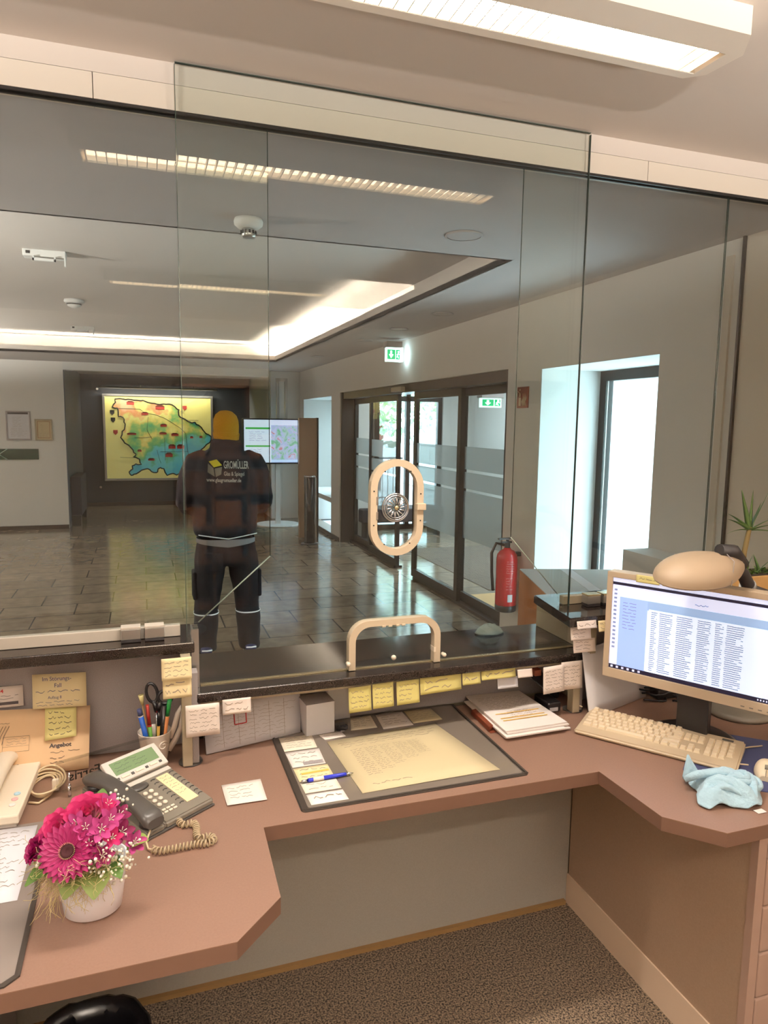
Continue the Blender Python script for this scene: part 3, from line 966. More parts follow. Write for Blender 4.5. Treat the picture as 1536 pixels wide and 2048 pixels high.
# ---- shelving behind the camera, mirrored in the glass
sh = thing('pigeonhole_shelf', 'wooden pigeonhole shelf behind the camera, mirrored orange in the glass', 'shelf', (0.8, -2.3, 0))
b = MB()
for z in (0.05, 0.45, 0.75, 1.05, 1.35, 1.65, 1.95):
    b.box(0.25, 1.15, -2.55, -2.2, z, z + 0.025)
for x in (0.25, 0.55, 0.85, 1.13):
    b.box(x, x + 0.022, -2.55, -2.2, 0.05, 1.975)
b.box(0.25, 1.15, -2.57, -2.55, 0.05, 1.97)
b.build('frame', 'shelf_wood', sh)
random.seed(3)
for z in (0.475, 0.775, 1.075, 1.375):
    for x in (0.28, 0.58, 0.88):
        b = MB(); b.box(x, x + 0.22, -2.5, -2.22, z, z + 0.16 + 0.06 * random.random(), bev=0.004)
        tag(b.build('storage_box', random.choice(['binder_orange', 'binder_orange', 'shelf_wood'])), 'orange box in the pigeonhole shelf behind the camera', 'box', 'boxes in the pigeonhole shelf')

# ================================================================ LOBBY CEILING THINGS
def lathe_thing(name, label, cat, c, parts, group=None):
    t = thing(name, label, cat, c, group=group)
    for pn_, m_, prof in parts:
        b = MB(); b.lathe(prof, c, 32); b.build(pn_, m_, t)
    return t
sd = lathe_thing('smoke_detector', 'large white smoke detector with slotted head on the near lobby ceiling', 'smoke detector', (0.456, 3.166, 2.53),
    [('base', 'white_paint', [(0.058, 0), (0.062, -0.012), (0.06, -0.026), (0.045, -0.038), (0.03, -0.042)])])
b = MB(); b.lathe([(0.026, -0.040), (0.030, -0.046), (0.030, -0.072), (0.024, -0.078)], (0.456, 3.166, 2.53), 24); b.build('sensor_head', 'aluminium', sd)
b = MB()
for k in range(12):
    a = 2 * PI * k / 12
    x, y = 0.456 + 0.0305 * math.cos(a), 3.166 + 0.0305 * math.sin(a)
    b.box(x - 0.004, x + 0.004, y - 0.004, y + 0.004, 2.467, 2.480)
b.build('slots', 'dark_metal', sd)
lathe_thing('smoke_detector', 'small white domed detector in the recessed ceiling between two sensor boxes', 'smoke detector', (-0.568, 7.357, 2.78),
    [('base', 'white_paint', [(0.085, 0), (0.088, -0.02), (0.07, -0.035)]), ('dome', 'white_paint', [(0.066, -0.035), (0.055, -0.06), (0.02, -0.075)]), ('slots', 'dark_metal', [(0.068, -0.038), (0.064, -0.048)])])
def sensor_box(c, s, label):
    t = thing('ceiling_sensor', label, 'sensor', c, group='ceiling sensor boxes')
    x, y, z = c
    b = MB(); b.box(x - 0.13 * s, x + 0.13 * s, y - 0.05, y + 0.05, z - 0.045 * s, z, bev=0.004); b.build('body', 'white_paint', t)
    b = MB(); b.box(x - 0.07 * s, x + 0.07 * s, y - 0.07, y - 0.05, z - 0.075 * s, z - 0.06 * s); b.box(x - 0.07 * s, x - 0.06 * s, y - 0.07, y - 0.04, z - 0.075 * s, z - 0.045 * s); b.box(x + 0.06 * s, x + 0.07 * s, y - 0.07, y - 0.04, z - 0.075 * s, z - 0.045 * s)
    b.box(x + 0.12 * s, x + 0.13 * s, y - 0.05, y - 0.03, z - 0.10 * s, z - 0.04 * s)
    b.build('bracket', 'white_paint', t)
    b = MB(); b.box(x - 0.11 * s, x - 0.085 * s, y - 0.052, y - 0.05, z - 0.03 * s, z - 0.012 * s); b.build('lens', 'dark_metal', t)
sensor_box((-0.58, 5.354, 2.78), 1.0, 'larger white sensor box with bracket, nearest in the recessed ceiling at left')
sensor_box((-0.642, 9.39, 2.78), 1.0, 'white sensor box with bracket, farthest back in the recessed ceiling at left')
for (x, y, lab, on) in ((2.239, 6.173, 'lit round downlight just above the hanging exit sign', 1), (2.223, 7.159, 'unlit flat round downlight behind the hanging exit sign', 0),
                    (2.187, 9.119, 'unlit round downlight farthest along the entrance wall', 0), (2.249, 5.21, 'unlit round downlight in front of the lit one over the entrance', 0),
                    (1.418, 3.057, 'unlit round downlight nearest the glass partition', 0)):
    t = thing('downlight', lab, 'downlight', (x, y, 2.53), group='lobby downlights')
    b = MB(); b.lathe([(0.085, 0), (0.088, -0.006), (0.078, -0.008)], (x, y, 2.53), 28, caps=False); b.build('ring', 'lobby_ceiling', t)
    b = MB(); b.lathe([(0.078, -0.003), (0.077, -0.006)], (x, y, 2.53), 28); b.build('lens', 'white_paint' if on else 'lobby_ceiling', t)

def exit_sign(x, y, z, face, label, w=0.16, hgt=0.14):
    t = thing('exit_sign', label, 'exit sign', (x, y, z + 0.14), group=None)
    b = MB(); b.box(x - w * 0.55, x + w * 0.55, y - 0.03, y + 0.09, z + hgt, z + hgt + 0.06, bev=0.004); b.build('housing', 'fabric_grey', t)
    b = MB(); b.box(x - w / 2, x + w / 2, y, y + 0.06, z, z + hgt); b.build('panel', 'exit_pale', t)
    g = MB()
    def q(a, c, z0, z1, dy=0.002):
        g.box(x + a * w, x + c * w, y - dy, y - dy + 0.001, z + z0 * hgt, z + z1 * hgt)
    q(-0.46, 0.10, 0.16, 0.84); q(0.16, 0.44, 0.16, 0.84)
    g.build('pictogram_field', 'exit_green', t)
    g = MB()
    g.box(x - 0.24 * w, x - 0.14 * w, y - 0.004, y - 0.003, z + 0.46 * hgt, z + 0.76 * hgt)
    g.poly([(x - 0.34 * w, y - 0.004, z + 0.50 * hgt), (x - 0.19 * w, y - 0.004, z + 0.24 * hgt), (x - 0.04 * w, y - 0.004, z + 0.50 * hgt)])
    g.sphere((x + 0.33 * w, y - 0.004, z + 0.70 * hgt), 0.05 * w, sy=0.1)
    g.tube([(x + 0.32 * w, y - 0.004, z + 0.62 * hgt), (x + 0.27 * w, y - 0.004, z + 0.42 * hgt), (x + 0.34 * w, y - 0.004, z + 0.24 * hgt)], 0.018 * w, 4)
    g.tube([(x + 0.22 * w, y - 0.004, z + 0.48 * hgt), (x + 0.30 * w, y - 0.004, z + 0.57 * hgt), (x + 0.40 * w, y - 0.004, z + 0.50 * hgt)], 0.015 * w, 4)
    g.tube([(x + 0.27 * w, y - 0.004, z + 0.42 * hgt), (x + 0.22 * w, y - 0.004, z + 0.30 * hgt)], 0.018 * w, 4)
    g.build('pictogram', 'exit_white', t)
    return t
es = exit_sign(2.45, 6.9, 2.30, 0, 'glowing green exit sign hanging from the lobby ceiling by the entrance', w=0.15)
b = MB(); b.box(2.53, 2.545, 6.88, 6.97, 2.30, 2.44); b.build('side_diffuser', 'exit_white', es)
exit_sign(3.60, 6.943, 1.86, 0, 'green exit sign seen through the glass inside the vestibule', w=0.24, hgt=0.10)
b = MB(); b.cyl((3.6, 6.98, 2.0), (3.6, 6.98, 2.6), 0.01, 8)
tag(b.build('sign_rod', 'aluminium'), 'thin rod the vestibule exit sign hangs from', 'rod')

# ================================================================ LOBBY WALL THINGS
# fire extinguisher sign
t = thing('fire_sign', 'small brown extinguisher symbol sign on the wall between entrance and window', 'sign', (XW - 0.004, 4.53, 1.80))
b = MB(); b.box(XW - 0.006, XW - 0.001, 4.455, 4.61, 1.795, 1.945); b.build('plate', 'sign_brown', t)
b = MB(); X = XW - 0.008
b.box(X, X + 0.001, 4.555, 4.585, 1.81, 1.87); b.box(X, X + 0.001, 4.563, 4.577, 1.875, 1.90); b.tube([(X, 4.57, 1.90), (X, 4.60, 1.915), (X, 4.60, 1.88)], 0.003, 4); b.sphere((X, 4.57, 1.925), 0.008, sx=0.1)
for dy in (4.485, 4.505, 4.525):
    b.tube([(X, dy, 1.81), (X, dy + 0.012, 1.84), (X, dy - 0.006, 1.865), (X, dy + 0.004, 1.90)], [0.004, 0.006, 0.005, 0.001], 4)
b.build('symbol', 'sign_cream', t)

# fire extinguisher
EX, EY = 2.50, 4.50
t = thing('fire_extinguisher', 'red fire extinguisher hanging on the wall right of the entrance', 'fire extinguisher', (EX, EY, 0.30))
b = MB(); b.lathe([(0.070, 0.355), (0.078, 0.365), (0.078, 0.70), (0.072, 0.735), (0.052, 0.762), (0.026, 0.775), (0.024, 0.785)], (EX, EY, 0), 32); b.build('cylinder', 'extinguisher_red', t)
b = MB(); b.lathe([(0.072, 0.315), (0.078, 0.32), (0.079, 0.362), (0.07, 0.366)], (EX, EY, 0), 32); b.build('base', 'plastic_black', t)
b = MB(); b.cyl((EX, EY, 0.78), (EX, EY, 0.825), 0.02, 16); b.box(EX - 0.05, EX + 0.03, EY - 0.012, EY + 0.012, 0.82, 0.832); b.box(EX - 0.075, EX + 0.02, EY - 0.012, EY + 0.012, 0.845, 0.857)
b.cyl((EX, EY, 0.82), (EX, EY, 0.857), 0.012, 12); b.build('valve', 'plastic_black', t)
b = MB(); b.tube([(EX - 0.01, EY + 0.02, 0.80), (EX - 0.06, EY + 0.06, 0.81), (EX - 0.095, EY + 0.06, 0.74), (EX - 0.095, EY + 0.05, 0.60), (EX - 0.085, EY + 0.04, 0.46)], 0.011, 10); b.build('hose', 'plastic_black', t)
def cylmap(ang, z, r=0.0787):
    return Vector((EX + r * math.cos(ang), EY + r * math.sin(ang), z))
b = MB()
fa = math.radians(-118)
b.strokes(lambda x, y: cylmap(fa + x, y, 0.0792), -0.05, 0.75, 0.60, 0.70, 6, 2, words=2)
b.strokes(lambda x, y: cylmap(fa + x, y, 0.0792), -0.05, 0.6, 0.48, 0.58, 5, 3, words=2)
b.build('instructions', 'label_pink', t)
b = MB()
for k in range(6):
    b.quad(cylmap(fa + 0.15 + 0.08 * k, 0.395, 0.0793), cylmap(fa + 0.23 + 0.08 * k, 0.395, 0.0793), cylmap(fa + 0.23 + 0.08 * k, 0.45, 0.0793), cylmap(fa + 0.15 + 0.08 * k, 0.45, 0.0793))
b.build('label', 'paper_bluish', t, normals=False)
b = MB(); b.box(EX + 0.05, XW, EY - 0.02, EY + 0.02, 0.72, 0.75); b.build('wall_bracket', 'dark_metal', t)

# framed notices and the way sign on the far-left wall
def framed(name, x0, x1, z0, z1, label, border, face, rows, seed, y=11.75):
    t = thing(name, label, 'notice', ((x0 + x1) / 2, y, z0))
    b = MB(); w = 0.018
    b.box(x0, x1, y - 0.02, y, z0, z0 + w); b.box(x0, x1, y - 0.02, y, z1 - w, z1); b.box(x0, x0 + w, y - 0.02, y, z0 + w, z1 - w); b.box(x1 - w, x1, y - 0.02, y, z0 + w, z1 - w)
    b.build('frame', border, t)
    b = MB(); b.box(x0 + w, x1 - w, y - 0.01, y, z0 + w, z1 - w); b.build('sheet', face, t)
    b = MB(); fn = lambda a, c: Vector((a, y - 0.0115, c))
    b.strokes(fn, x0 + 0.05, x1 - 0.05, z0 + 0.04, z0 + (z1 - z0) * 0.42, rows, seed, words=3)
    b.strokes(fn, x0 + 0.08, x1 - 0.12, z0 + (z1 - z0) * 0.45, z1 - 0.08, rows, seed + 1, words=2)
    b.build('print', 'ink_faint', t)
    return t
t = framed('framed_notice', -1.898, -1.570, 1.355, 1.782, 'larger framed grey notice with dark header on the far left wall', 'fabric_grey', 'paper_bluish', 7, 5)
b = MB(); b.box(-1.875, -1.60, 11.738, 11.7395, 1.735, 1.765); b.build('header_bar', 'ink_dark', t)
t = framed('framed_notice', -1.516, -1.277, 1.349, 1.668, 'smaller framed cream certificate beside the niche corner on the left wall', 'side_beige', 'paper_cream', 6, 9)
b = MB()
for (a0, a1, c0, c1) in ((-1.48, -1.31, 1.385, 1.39), (-1.48, -1.31, 1.63, 1.635), (-1.48, -1.475, 1.385, 1.635), (-1.315, -1.31, 1.385, 1.635)):
    b.box(a0, a1, 11.737, 11.739, c0, c1)
b.build('border', 'sign_brown', t)
t = thing('way_sign', 'dark green arrow direction sign on the far left wall below the notices', 'sign', (-1.8, 11.75, 1.06))
b = MB(); b.box(-2.25, -1.481, 11.73, 11.75, 1.063, 1.222); b.build('plate', 'way_green', t)
b = MB(); b.tube([(-1.90, 11.728, 1.222), (-2.01, 11.728, 1.142), (-1.90, 11.728, 1.063)], 0.010, 4); b.build('arrow', 'way_line', t)
b = MB(); b.strokes(lambda a, c: Vector((a, 11.7285, c)), -1.76, -1.5, 1.10, 1.19, 2, 4, words=2); b.build('lettering', 'ink_dark', t)

# ---- the illuminated district map in the niche
MX0, MX1, MZ0, MZ1, MY = -0.70, 1.355, 0.50, 2.165, 14.56
mp = thing('wall_map', 'large illustrated yellow and green district map in a metal frame in the niche', 'map', ((MX0 + MX1) / 2, MY, MZ0))
b = MB(); w = 0.045
b.box(MX0, MX1, MY - 0.02, MY + 0.05, MZ0, MZ0 + w, bev=0.006); b.box(MX0, MX1, MY - 0.02, MY + 0.05, MZ1 - w, MZ1, bev=0.006)
b.box(MX0, MX0 + w, MY - 0.02, MY + 0.05, MZ0 + w, MZ1 - w, bev=0.006); b.box(MX1 - w, MX1, MY - 0.02, MY + 0.05, MZ0 + w, MZ1 - w, bev=0.006)
b.build('frame', 'aluminium', mp)
b = MB(); b.box(MX0 + w, MX1 - w, MY, MY + 0.03, MZ0 + w, MZ1 - w); b.build('panel', 'map_yellow', mp)
def mcoord(px, py):      # crop pixels of the printed outline -> metres on the map
    return (MX0 + (px - 45) / (1430 - 45) * (MX1 - MX0), MZ1 - (py - 140) / (1265 - 140) * (MZ1 - MZ0))
outline = [(200, 205), (330, 210), (400, 207), (470, 215), (540, 215), (600, 240), (660, 250), (720, 262), (800, 255), (870, 255), (940, 290), (990, 330), (985, 390), (1010, 430), (1060, 450), (1100, 480), (1150, 500), (1190, 490), (1240, 530), (1290, 590), (1330, 640), (1400, 680),
           (1380, 760), (1300, 830), (1240, 900), (1150, 980), (1110, 1040), (1080, 1100), (1030, 1150), (940, 1195), (890, 1175), (820, 1200), (780, 1110), (740, 1095), (710, 1110), (700, 1150), (650, 1160), (600, 1120), (540, 1115), (470, 1150), (400, 1180), (370, 1195),
           (345, 1150), (390, 1110), (385, 1070), (430, 1045), (500, 1050), (480, 1010), (480, 985), (400, 950), (435, 915), (400, 860), (350, 800), (300, 770), (255, 700), (275, 620), (310, 560), (300, 500), (290, 440), (235, 430), (235, 370), (225, 320), (165, 310), (205, 250)]
m = mat('map_region', (110, 176, 150), 0.5)
nt = m.node_tree; bs = nt.nodes['Principled BSDF']; tc = nt.nodes['Texture Coordinate']
vo = nt.nodes.new('ShaderNodeTexNoise'); vo.inputs['Scale'].default_value = 2.6; vo.inputs['Detail'].default_value = 6
nt.links.new(tc.outputs['Object'], vo.inputs['Vector'])
sp = nt.nodes.new('ShaderNodeSeparateXYZ'); nt.links.new(tc.outputs['Object'], sp.inputs[0])
ad = nt.nodes.new('ShaderNodeMath'); ad.operation = 'MULTIPLY_ADD'; ad.inputs[1].default_value = 0.28; ad.inputs[2].default_value = -0.22
nt.links.new(sp.outputs['Z'], ad.inputs[0])
a2 = nt.nodes.new('ShaderNodeMath'); a2.operation = 'ADD'
nt.links.new(ad.outputs[0], a2.inputs[0]); nt.links.new(vo.outputs['Fac'], a2.inputs[1])
a3 = nt.nodes.new('ShaderNodeMath'); a3.operation = 'MULTIPLY_ADD'; a3.inputs[1].default_value = -0.12; 
nt.links.new(sp.outputs['X'], a3.inputs[0]); nt.links.new(a2.outputs[0], a3.inputs[2])
cr = nt.nodes.new('ShaderNodeValToRGB')
cols = [(0.28, (86, 176, 190)), (0.40, (104, 190, 186)), (0.47, (92, 168, 110)), (0.54, (140, 184, 104)), (0.60, (216, 200, 104)), (0.68, (226, 218, 130)), (0.76, (224, 150, 96)), (0.86, (236, 190, 146))]
cr.color_ramp.elements[0].position = cols[0][0]; cr.color_ramp.elements[0].color = rgb(*cols[0][1])
cr.color_ramp.elements[1].position = cols[-1][0]; cr.color_ramp.elements[1].color = rgb(*cols[-1][1])
for p_, c_ in cols[1:-1]:
    e = cr.color_ramp.elements.new(p_); e.color = rgb(*c_)
nt.links.new(a3.outputs[0], cr.inputs['Fac']); nt.links.new(cr.outputs['Color'], bs.inputs['Base Color'])
nt.links.new(cr.outputs['Color'], bs.inputs['Emission Color']); bs.inputs['Emission Strength'].default_value = 0.22  # same faint glow put into the printed colours
oc = [mcoord(*p) for p in outline]
shape_outline(oc, [], 0.012, M_xz(0, MY - 0.006, 0), 'district_area', 'map_region', mp)
b = MB()
rnd = random.Random(8)
bo = []
for i in range(len(oc)):
    a, c = oc[i], oc[(i + 1) % len(oc)]
    bo.append(a); bo.append(((a[0] + c[0]) / 2 + rnd.uniform(-0.015, 0.015), (a[1] + c[1]) / 2 + rnd.uniform(-0.015, 0.015)))
b.tube([(p[0], MY - 0.014, p[1]) for p in bo], 0.013, 5, closed=True)
b.build('district_border', 'map_line', mp)
b = MB()
rivers = [[(235, 325), (500, 330), (560, 380), (680, 395), (800, 440), (900, 500), (1000, 570), (1070, 640), (1080, 760), (1090, 880), (1110, 980)], [(700, 860), (720, 960), (745, 1040)], [(800, 700), (800, 1000)], [(740, 885), (1100, 880)], [(600, 430), (580, 600), (640, 720)], [(420, 700), (520, 700), (640, 690)], [(240, 958), (420, 965)], [(1010, 350), (1060, 350)], [(1090, 465), (1240, 465)]]
for rv in rivers:
    b.tube([(*[mcoord(*p)[0]], MY - 0.014, mcoord(*p)[1]) for p in rv], 0.004, 4)
b.build('boundary_lines', 'map_line', mp)
b = MB()
for (px, py, w_, h_) in ((385, 250, 90, 50), (750, 300, 110, 60), (560, 385, 80, 40), (790, 535, 80, 40), (390, 650, 110, 30), (780, 640, 90, 30), (930, 655, 90, 40), (890, 815, 90, 60), (1000, 815, 90, 60), (850, 925, 90, 60), (625, 985, 80, 35), (480, 870, 50, 30), (1145, 690, 40, 30), (1265, 685, 40, 30)):
    x, z = mcoord(px, py); sx = w_ / 1385 * 2.05 / 2; sz = h_ / 1125 * 1.66 / 2
    b.m(0).box(x - sx, x + sx, MY - 0.018, MY - 0.012, z - sz, z + sz * 0.2)
    b.m(1).prism([(x - sx * 1.15, z + sz * 0.2), (x + sx * 1.15, z + sz * 0.2), (x + sx * 0.5, z + sz), (x - sx * 0.5, z + sz)], -0.004, 0.004, Matrix(((1, 0, 0, 0), (0, 0, -1, MY - 0.016), (0, 1, 0, 0), (0, 0, 0, 1))))
b.build('building_drawings', ['map_red', 'map_brown'], mp)
b = MB()
for (px, py, c_) in ((160, 380, 1), (168, 475, 1), (193, 635, 0), (1063, 305, 0)):
    x, z = mcoord(px, py)
    b.m(c_).prism([(x - 0.04, z + 0.045), (x - 0.04, z - 0.01), (x, z - 0.05), (x + 0.04, z - 0.01), (x + 0.04, z + 0.045)], -0.004, 0.004, Matrix(((1, 0, 0, 0), (0, 0, -1, MY - 0.006), (0, 1, 0, 0), (0, 0, 0, 1))))
b.build('crests', ['map_red', 'map_line'], mp)
for x, z in ((-0.78, 0.38), (0.85, 0.38), (-0.78, 2.25)):
    b = MB(); b.cyl((x, 14.56, z), (x, 14.70, z), 0.022, 12)
    tag(b.build('glass_standoff', 'chrome'), 'round metal wall fixing near the corner of the district map', 'fixing', 'fixings around the map')
b = MB(); b.cyl((-0.75, 14.35, 2.28), (1.42, 14.35, 2.28), 0.02, 12); b.cyl((0.0, 14.35, 2.28), (0.0, 14.7, 2.34), 0.012, 8); b.cyl((1.0, 14.35, 2.28), (1.0, 14.7, 2.34), 0.012, 8)
tag(b.build('picture_light', 'aluminium'), 'slim metal picture light bar above the district map', 'picture light')
area_light('picture_lamp', (0.33, 14.32, 2.255), (math.radians(28), 0, 0), 2.0, 0.04, 16, (1.0, 0.93, 0.8))

# dark cabinet at the left edge of the niche
b = MB(); b.box(-1.08, -0.93, 12.0, 13.1, 0.16, 0.77, bev=0.01)
t = thing('dark_armchair', 'dark blue chair at the left corner of the niche', 'chair', (-1.04, 12.5, 0))
b.build('backrest', 'sofa_dark', t)
b = MB(); b.box(-1.08, -0.94, 11.98, 12.02, 0.0, 0.17); b.box(-1.08, -0.94, 13.06, 13.1, 0, 0.17); b.build('leg', 'dark_metal', t)
# dark brochure counter behind the man
t = thing('brochure_table', 'dark table with leaflets behind the information screen', 'table', (1.75, 12.8, 0))
b = MB(); b.box(1.25, 2.05, 12.6, 13.1, 0.0, 0.86); b.build('body', 'sofa_dark', t)
b = MB(); b.box(1.22, 2.08, 12.57, 13.13, 0.86, 0.885); b.build('table_top', 'dark_metal', t)
random.seed(5)
for i, (c_, x) in enumerate((('paper_bluish', 1.40), ('paper_white', 1.62), ('note_yellow', 1.82), ('paper_bluish', 1.98))):
    b = MB(); b.box(x - 0.07, x + 0.07, 12.68, 12.88, 0.885, 0.93 + 0.02 * i)
    tag(b.build('leaflet_stack', c_), 'small stack of leaflets on the dark table behind the screen', 'leaflets', 'leaflet stacks on the dark table')

# information display on poles
KY = 11.4
t = thing('information_display', 'information screen with map page on a tall white pole stand', 'display', (2.07, KY, 0))
b = MB(); b.lathe([(0.36, 0.0), (0.36, 0.015), (0.34, 0.022)], (2.07, KY, 0), 40); b.build('base_plate', 'white_paint', t)
b = MB(); b.box(2.035, 2.115, KY - 0.03, KY + 0.03, 0.02, 1.35); b.build('pole', 'white_paint', t)
b = MB(); b.box(2.06, 2.10, KY + 0.0, KY + 0.05, 1.3, 2.36); b.box(2.20, 2.24, KY, KY + 0.05, 1.3, 2.36); b.box(2.06, 2.24, KY, KY + 0.05, 2.32, 2.37); b.build('back_frame', 'aluminium', t)
b = MB(); b.box(2.105, 2.19, KY + 0.01, KY + 0.03, 1.3, 2.32); b.build('back_panel', 'white_paint', t)
b = MB(); b.box(1.505, 2.405, KY - 0.09, KY - 0.035, 1.00, 1.725, bev=0.004); b.build('bezel', 'plastic_black', t)
b = MB(); b.box(1.525, 1.955, KY - 0.0925, KY - 0.089, 1.025, 1.705); s1 = b.build('screen', 'screen_table', t)
m = mat('kiosk_map', (180, 200, 240), 0.4)
nt = m.node_tree; bs = nt.nodes['Principled BSDF']; tc = nt.nodes['Texture Coordinate']
n = nt.nodes.new('ShaderNodeTexNoise'); n.inputs['Scale'].default_value = 9; n.inputs['Detail'].default_value = 8; n.inputs['Distortion'].default_value = 1.2
nt.links.new(tc.outputs['Object'], n.inputs['Vector'])
cr = nt.nodes.new('ShaderNodeValToRGB')
for i, (p_, c_) in enumerate(((0.36, (120, 190, 150)), (0.44, (180, 210, 215)), (0.5, (176, 190, 240)), (0.58, (206, 214, 244)), (0.66, (200, 140, 150)))):
    e = cr.color_ramp.elements[i] if i < 2 else cr.color_ramp.elements.new(p_)
    e.position = p_; e.color = rgb(*c_)
nt.links.new(n.outputs['Fac'], cr.inputs['Fac']); nt.links.new(cr.outputs['Color'], bs.inputs['Emission Color']); bs.inputs['Emission Strength'].default_value = 0.85
bs.inputs['Base Color'].default_value = rgb(60, 60, 70)
b = MB(); b.box(1.955, 2.385, KY - 0.0925, KY - 0.089, 1.07, 1.62); b.build('map_window', 'kiosk_map', s1)
b = MB(); b.box(1.955, 2.385, KY - 0.0924, KY - 0.089, 1.62, 1.705); b.build('title_bar', 'screen_pale', s1)
b = MB(); b.box(1.955, 2.385, KY - 0.0924, KY - 0.089, 1.025, 1.07); b.build('status_bar', 'kiosk_screen', s1)
b = MB(); b.box(1.55, 1.94, KY - 0.094, KY - 0.0926, 1.555, 1.585); b.box(1.55, 1.94, KY - 0.094, KY - 0.0926, 1.275, 1.30); b.build('green_bars', 'kiosk_green', s1)
b = MB(); b.strokes(lambda a, c: Vector((a, KY - 0.0935, c)), 1.60, 1.88, 1.36, 1.53, 5, 3, words=3); b.strokes(lambda a, c: Vector((a, KY - 0.0935, c)), 1.60, 1.80, 1.15, 1.25, 3, 4, words=3); b.build('text_lines', 'screen_text', s1)

# brown stele and dark totem
b = MB(); b.box(2.125, 2.39, 9.98, 10.05, 0.0, 1.735, bev=0.004)
t = thing('brown_stele', 'tall glossy brown upright board beside the information screen', 'display board', (2.25, 10.0, 0))
b.build('board', 'wood_panel', t)
b = MB(); b.box(2.39, 2.41, 9.97, 10.06, 0, 1.74); b.build('edge', 'dark_metal', t)
t = thing('glass_totem', 'short glossy black column with metal rim on a round foot', 'column', (2.16, 9.45, 0))
b = MB(); b.lathe([(0.12, 0), (0.12, 0.012), (0.09, 0.018)], (2.16, 9.45, 0), 32); b.build('foot', 'plastic_black', t)
b = MB(); b.lathe([(0.075, 0.018), (0.075, 0.93)], (2.16, 9.45, 0), 32); b.build('body', 'mat_totem' if 'mat_totem' in MATS else 'bin_black', t)
b = MB(); b.lathe([(0.079, 0.93), (0.079, 0.945), (0.0, 0.945)], (2.16, 9.45, 0), 32); b.box(2.088, 2.094, 9.37, 9.376, 0.02, 0.93); b.box(2.226, 2.232, 9.37, 9.376, 0.02, 0.93); b.build('rim', 'chrome', t)

# cardboard boxes by the window
def carton(x0, x1, y0, y1, z0, z1, label, rot=-0.30):
    c = ((x0 + x1) / 2, (y0 + y1) / 2, z0)
    t = thing('cardboard_box', label, 'box', c, rot, 'cartons by the window')
    dx, dy, dz = (x1 - x0) / 2, (y1 - y0) / 2, z1 - z0
    b = MB(); b.box(-dx, dx, -dy, dy, 0, dz - 0.004, bev=0.003); b.build('body', 'cardboard', t, world=False)
    b = MB()
    b.box(-dx, -0.002, -dy, dy, dz - 0.004, dz); b.box(0.002, dx, -dy, dy, dz - 0.004, dz)
    b.build('flaps', 'cardboard_grey', t, world=False)
    b = MB(); b.box(-0.03, 0.03, -dy - 0.001, dy + 0.001, dz, dz + 0.001); b.build('tape', 'paper_bluish', t, world=False)
carton(1.815, 2.315, 2.652, 3.242, 0.46, 0.90, 'upper brown cardboard box with pale top between the shelf and the window')
carton(1.81, 2.33, 2.645, 3.25, 0.0, 0.458, 'lower brown cardboard box under the pale topped one by the window')
b = MB(); b.box(2.95, 3.25, 5.55, 6.05, 0.0, 0.035, M=Matrix.Rotation(0, 4, 'Z'), bev=0.004)
tag(b.build('flat_carton', 'planter_tan'), 'flattened carton lying on the vestibule floor behind the glass', 'carton')
t = thing('vestibule_bench', 'low dark bench at the back of the vestibule', 'bench', (3.6, 9.9, 0))
b = MB(); b.box(3.0, 4.3, 9.7, 10.2, 0.22, 0.42, bev=0.02); b.build('seat', 'sofa_dark', t)
for x in (3.05, 4.2):
    b = MB(); b.box(x, x + 0.05, 9.75, 10.15, 0.0, 0.22); b.build('leg', 'dark_metal', t)

# greenery and railing outside
def tree(x, y, z, r, seed, label):
    t = thing('leafy_tree', label, 'tree', (x, y, 0), group='trees outside the entrance')
    rnd = random.Random(seed)
    b = MB(); b.tube([(x, y, 0), (x + 0.1, y, z * 0.5), (x - 0.05, y + 0.1, z)], [0.14, 0.1, 0.06], 8); b.build('trunk', 'map_brown', t)
    b = MB()
    for i in range(900):
        a = rnd.uniform(0, 2 * PI); c = rnd.uniform(-1, 1); rr = r * rnd.uniform(0.55, 1.0)
        p = Vector((x + rr * math.sqrt(1 - c * c) * math.cos(a), y + rr * math.sqrt(1 - c * c) * math.sin(a), z + rr * c))
        s = r * 0.07
        d1 = Vector((rnd.uniform(-1, 1), rnd.uniform(-1, 1), rnd.uniform(-1, 1))).normalized() * s
        d2 = Vector((rnd.uniform(-1, 1), rnd.uniform(-1, 1), rnd.uniform(-1, 1))).normalized() * s
        b.quad(p - d1, p + d2, p + d1, p - d2)
    b.build('foliage', 'tree_green', t, normals=False)
tree(5.6, 17.0, 2.7, 1.7, 1, 'leafy tree outside, seen left through the entrance glass')
tree(9.2, 19.5, 2.9, 1.7, 2, 'leafy tree outside, farther right behind the entrance glass')
t = thing('railing', 'thin metal railing outside the glass entrance', 'railing', (5.2, 14.0, 0))
b = MB(); b.cyl((3.8, 14, 0.95), (7.4, 14, 0.95), 0.025, 8); b.cyl((3.8, 14, 0.12), (7.4, 14, 0.12), 0.015, 8); b.build('handrail', 'dark_metal', t)
b = MB()
for i in range(31):
    b.cyl((3.8 + 0.12 * i, 14, 0.0), (3.8 + 0.12 * i, 14, 0.95), 0.008, 6)
b.build('bars', 'dark_metal', t)

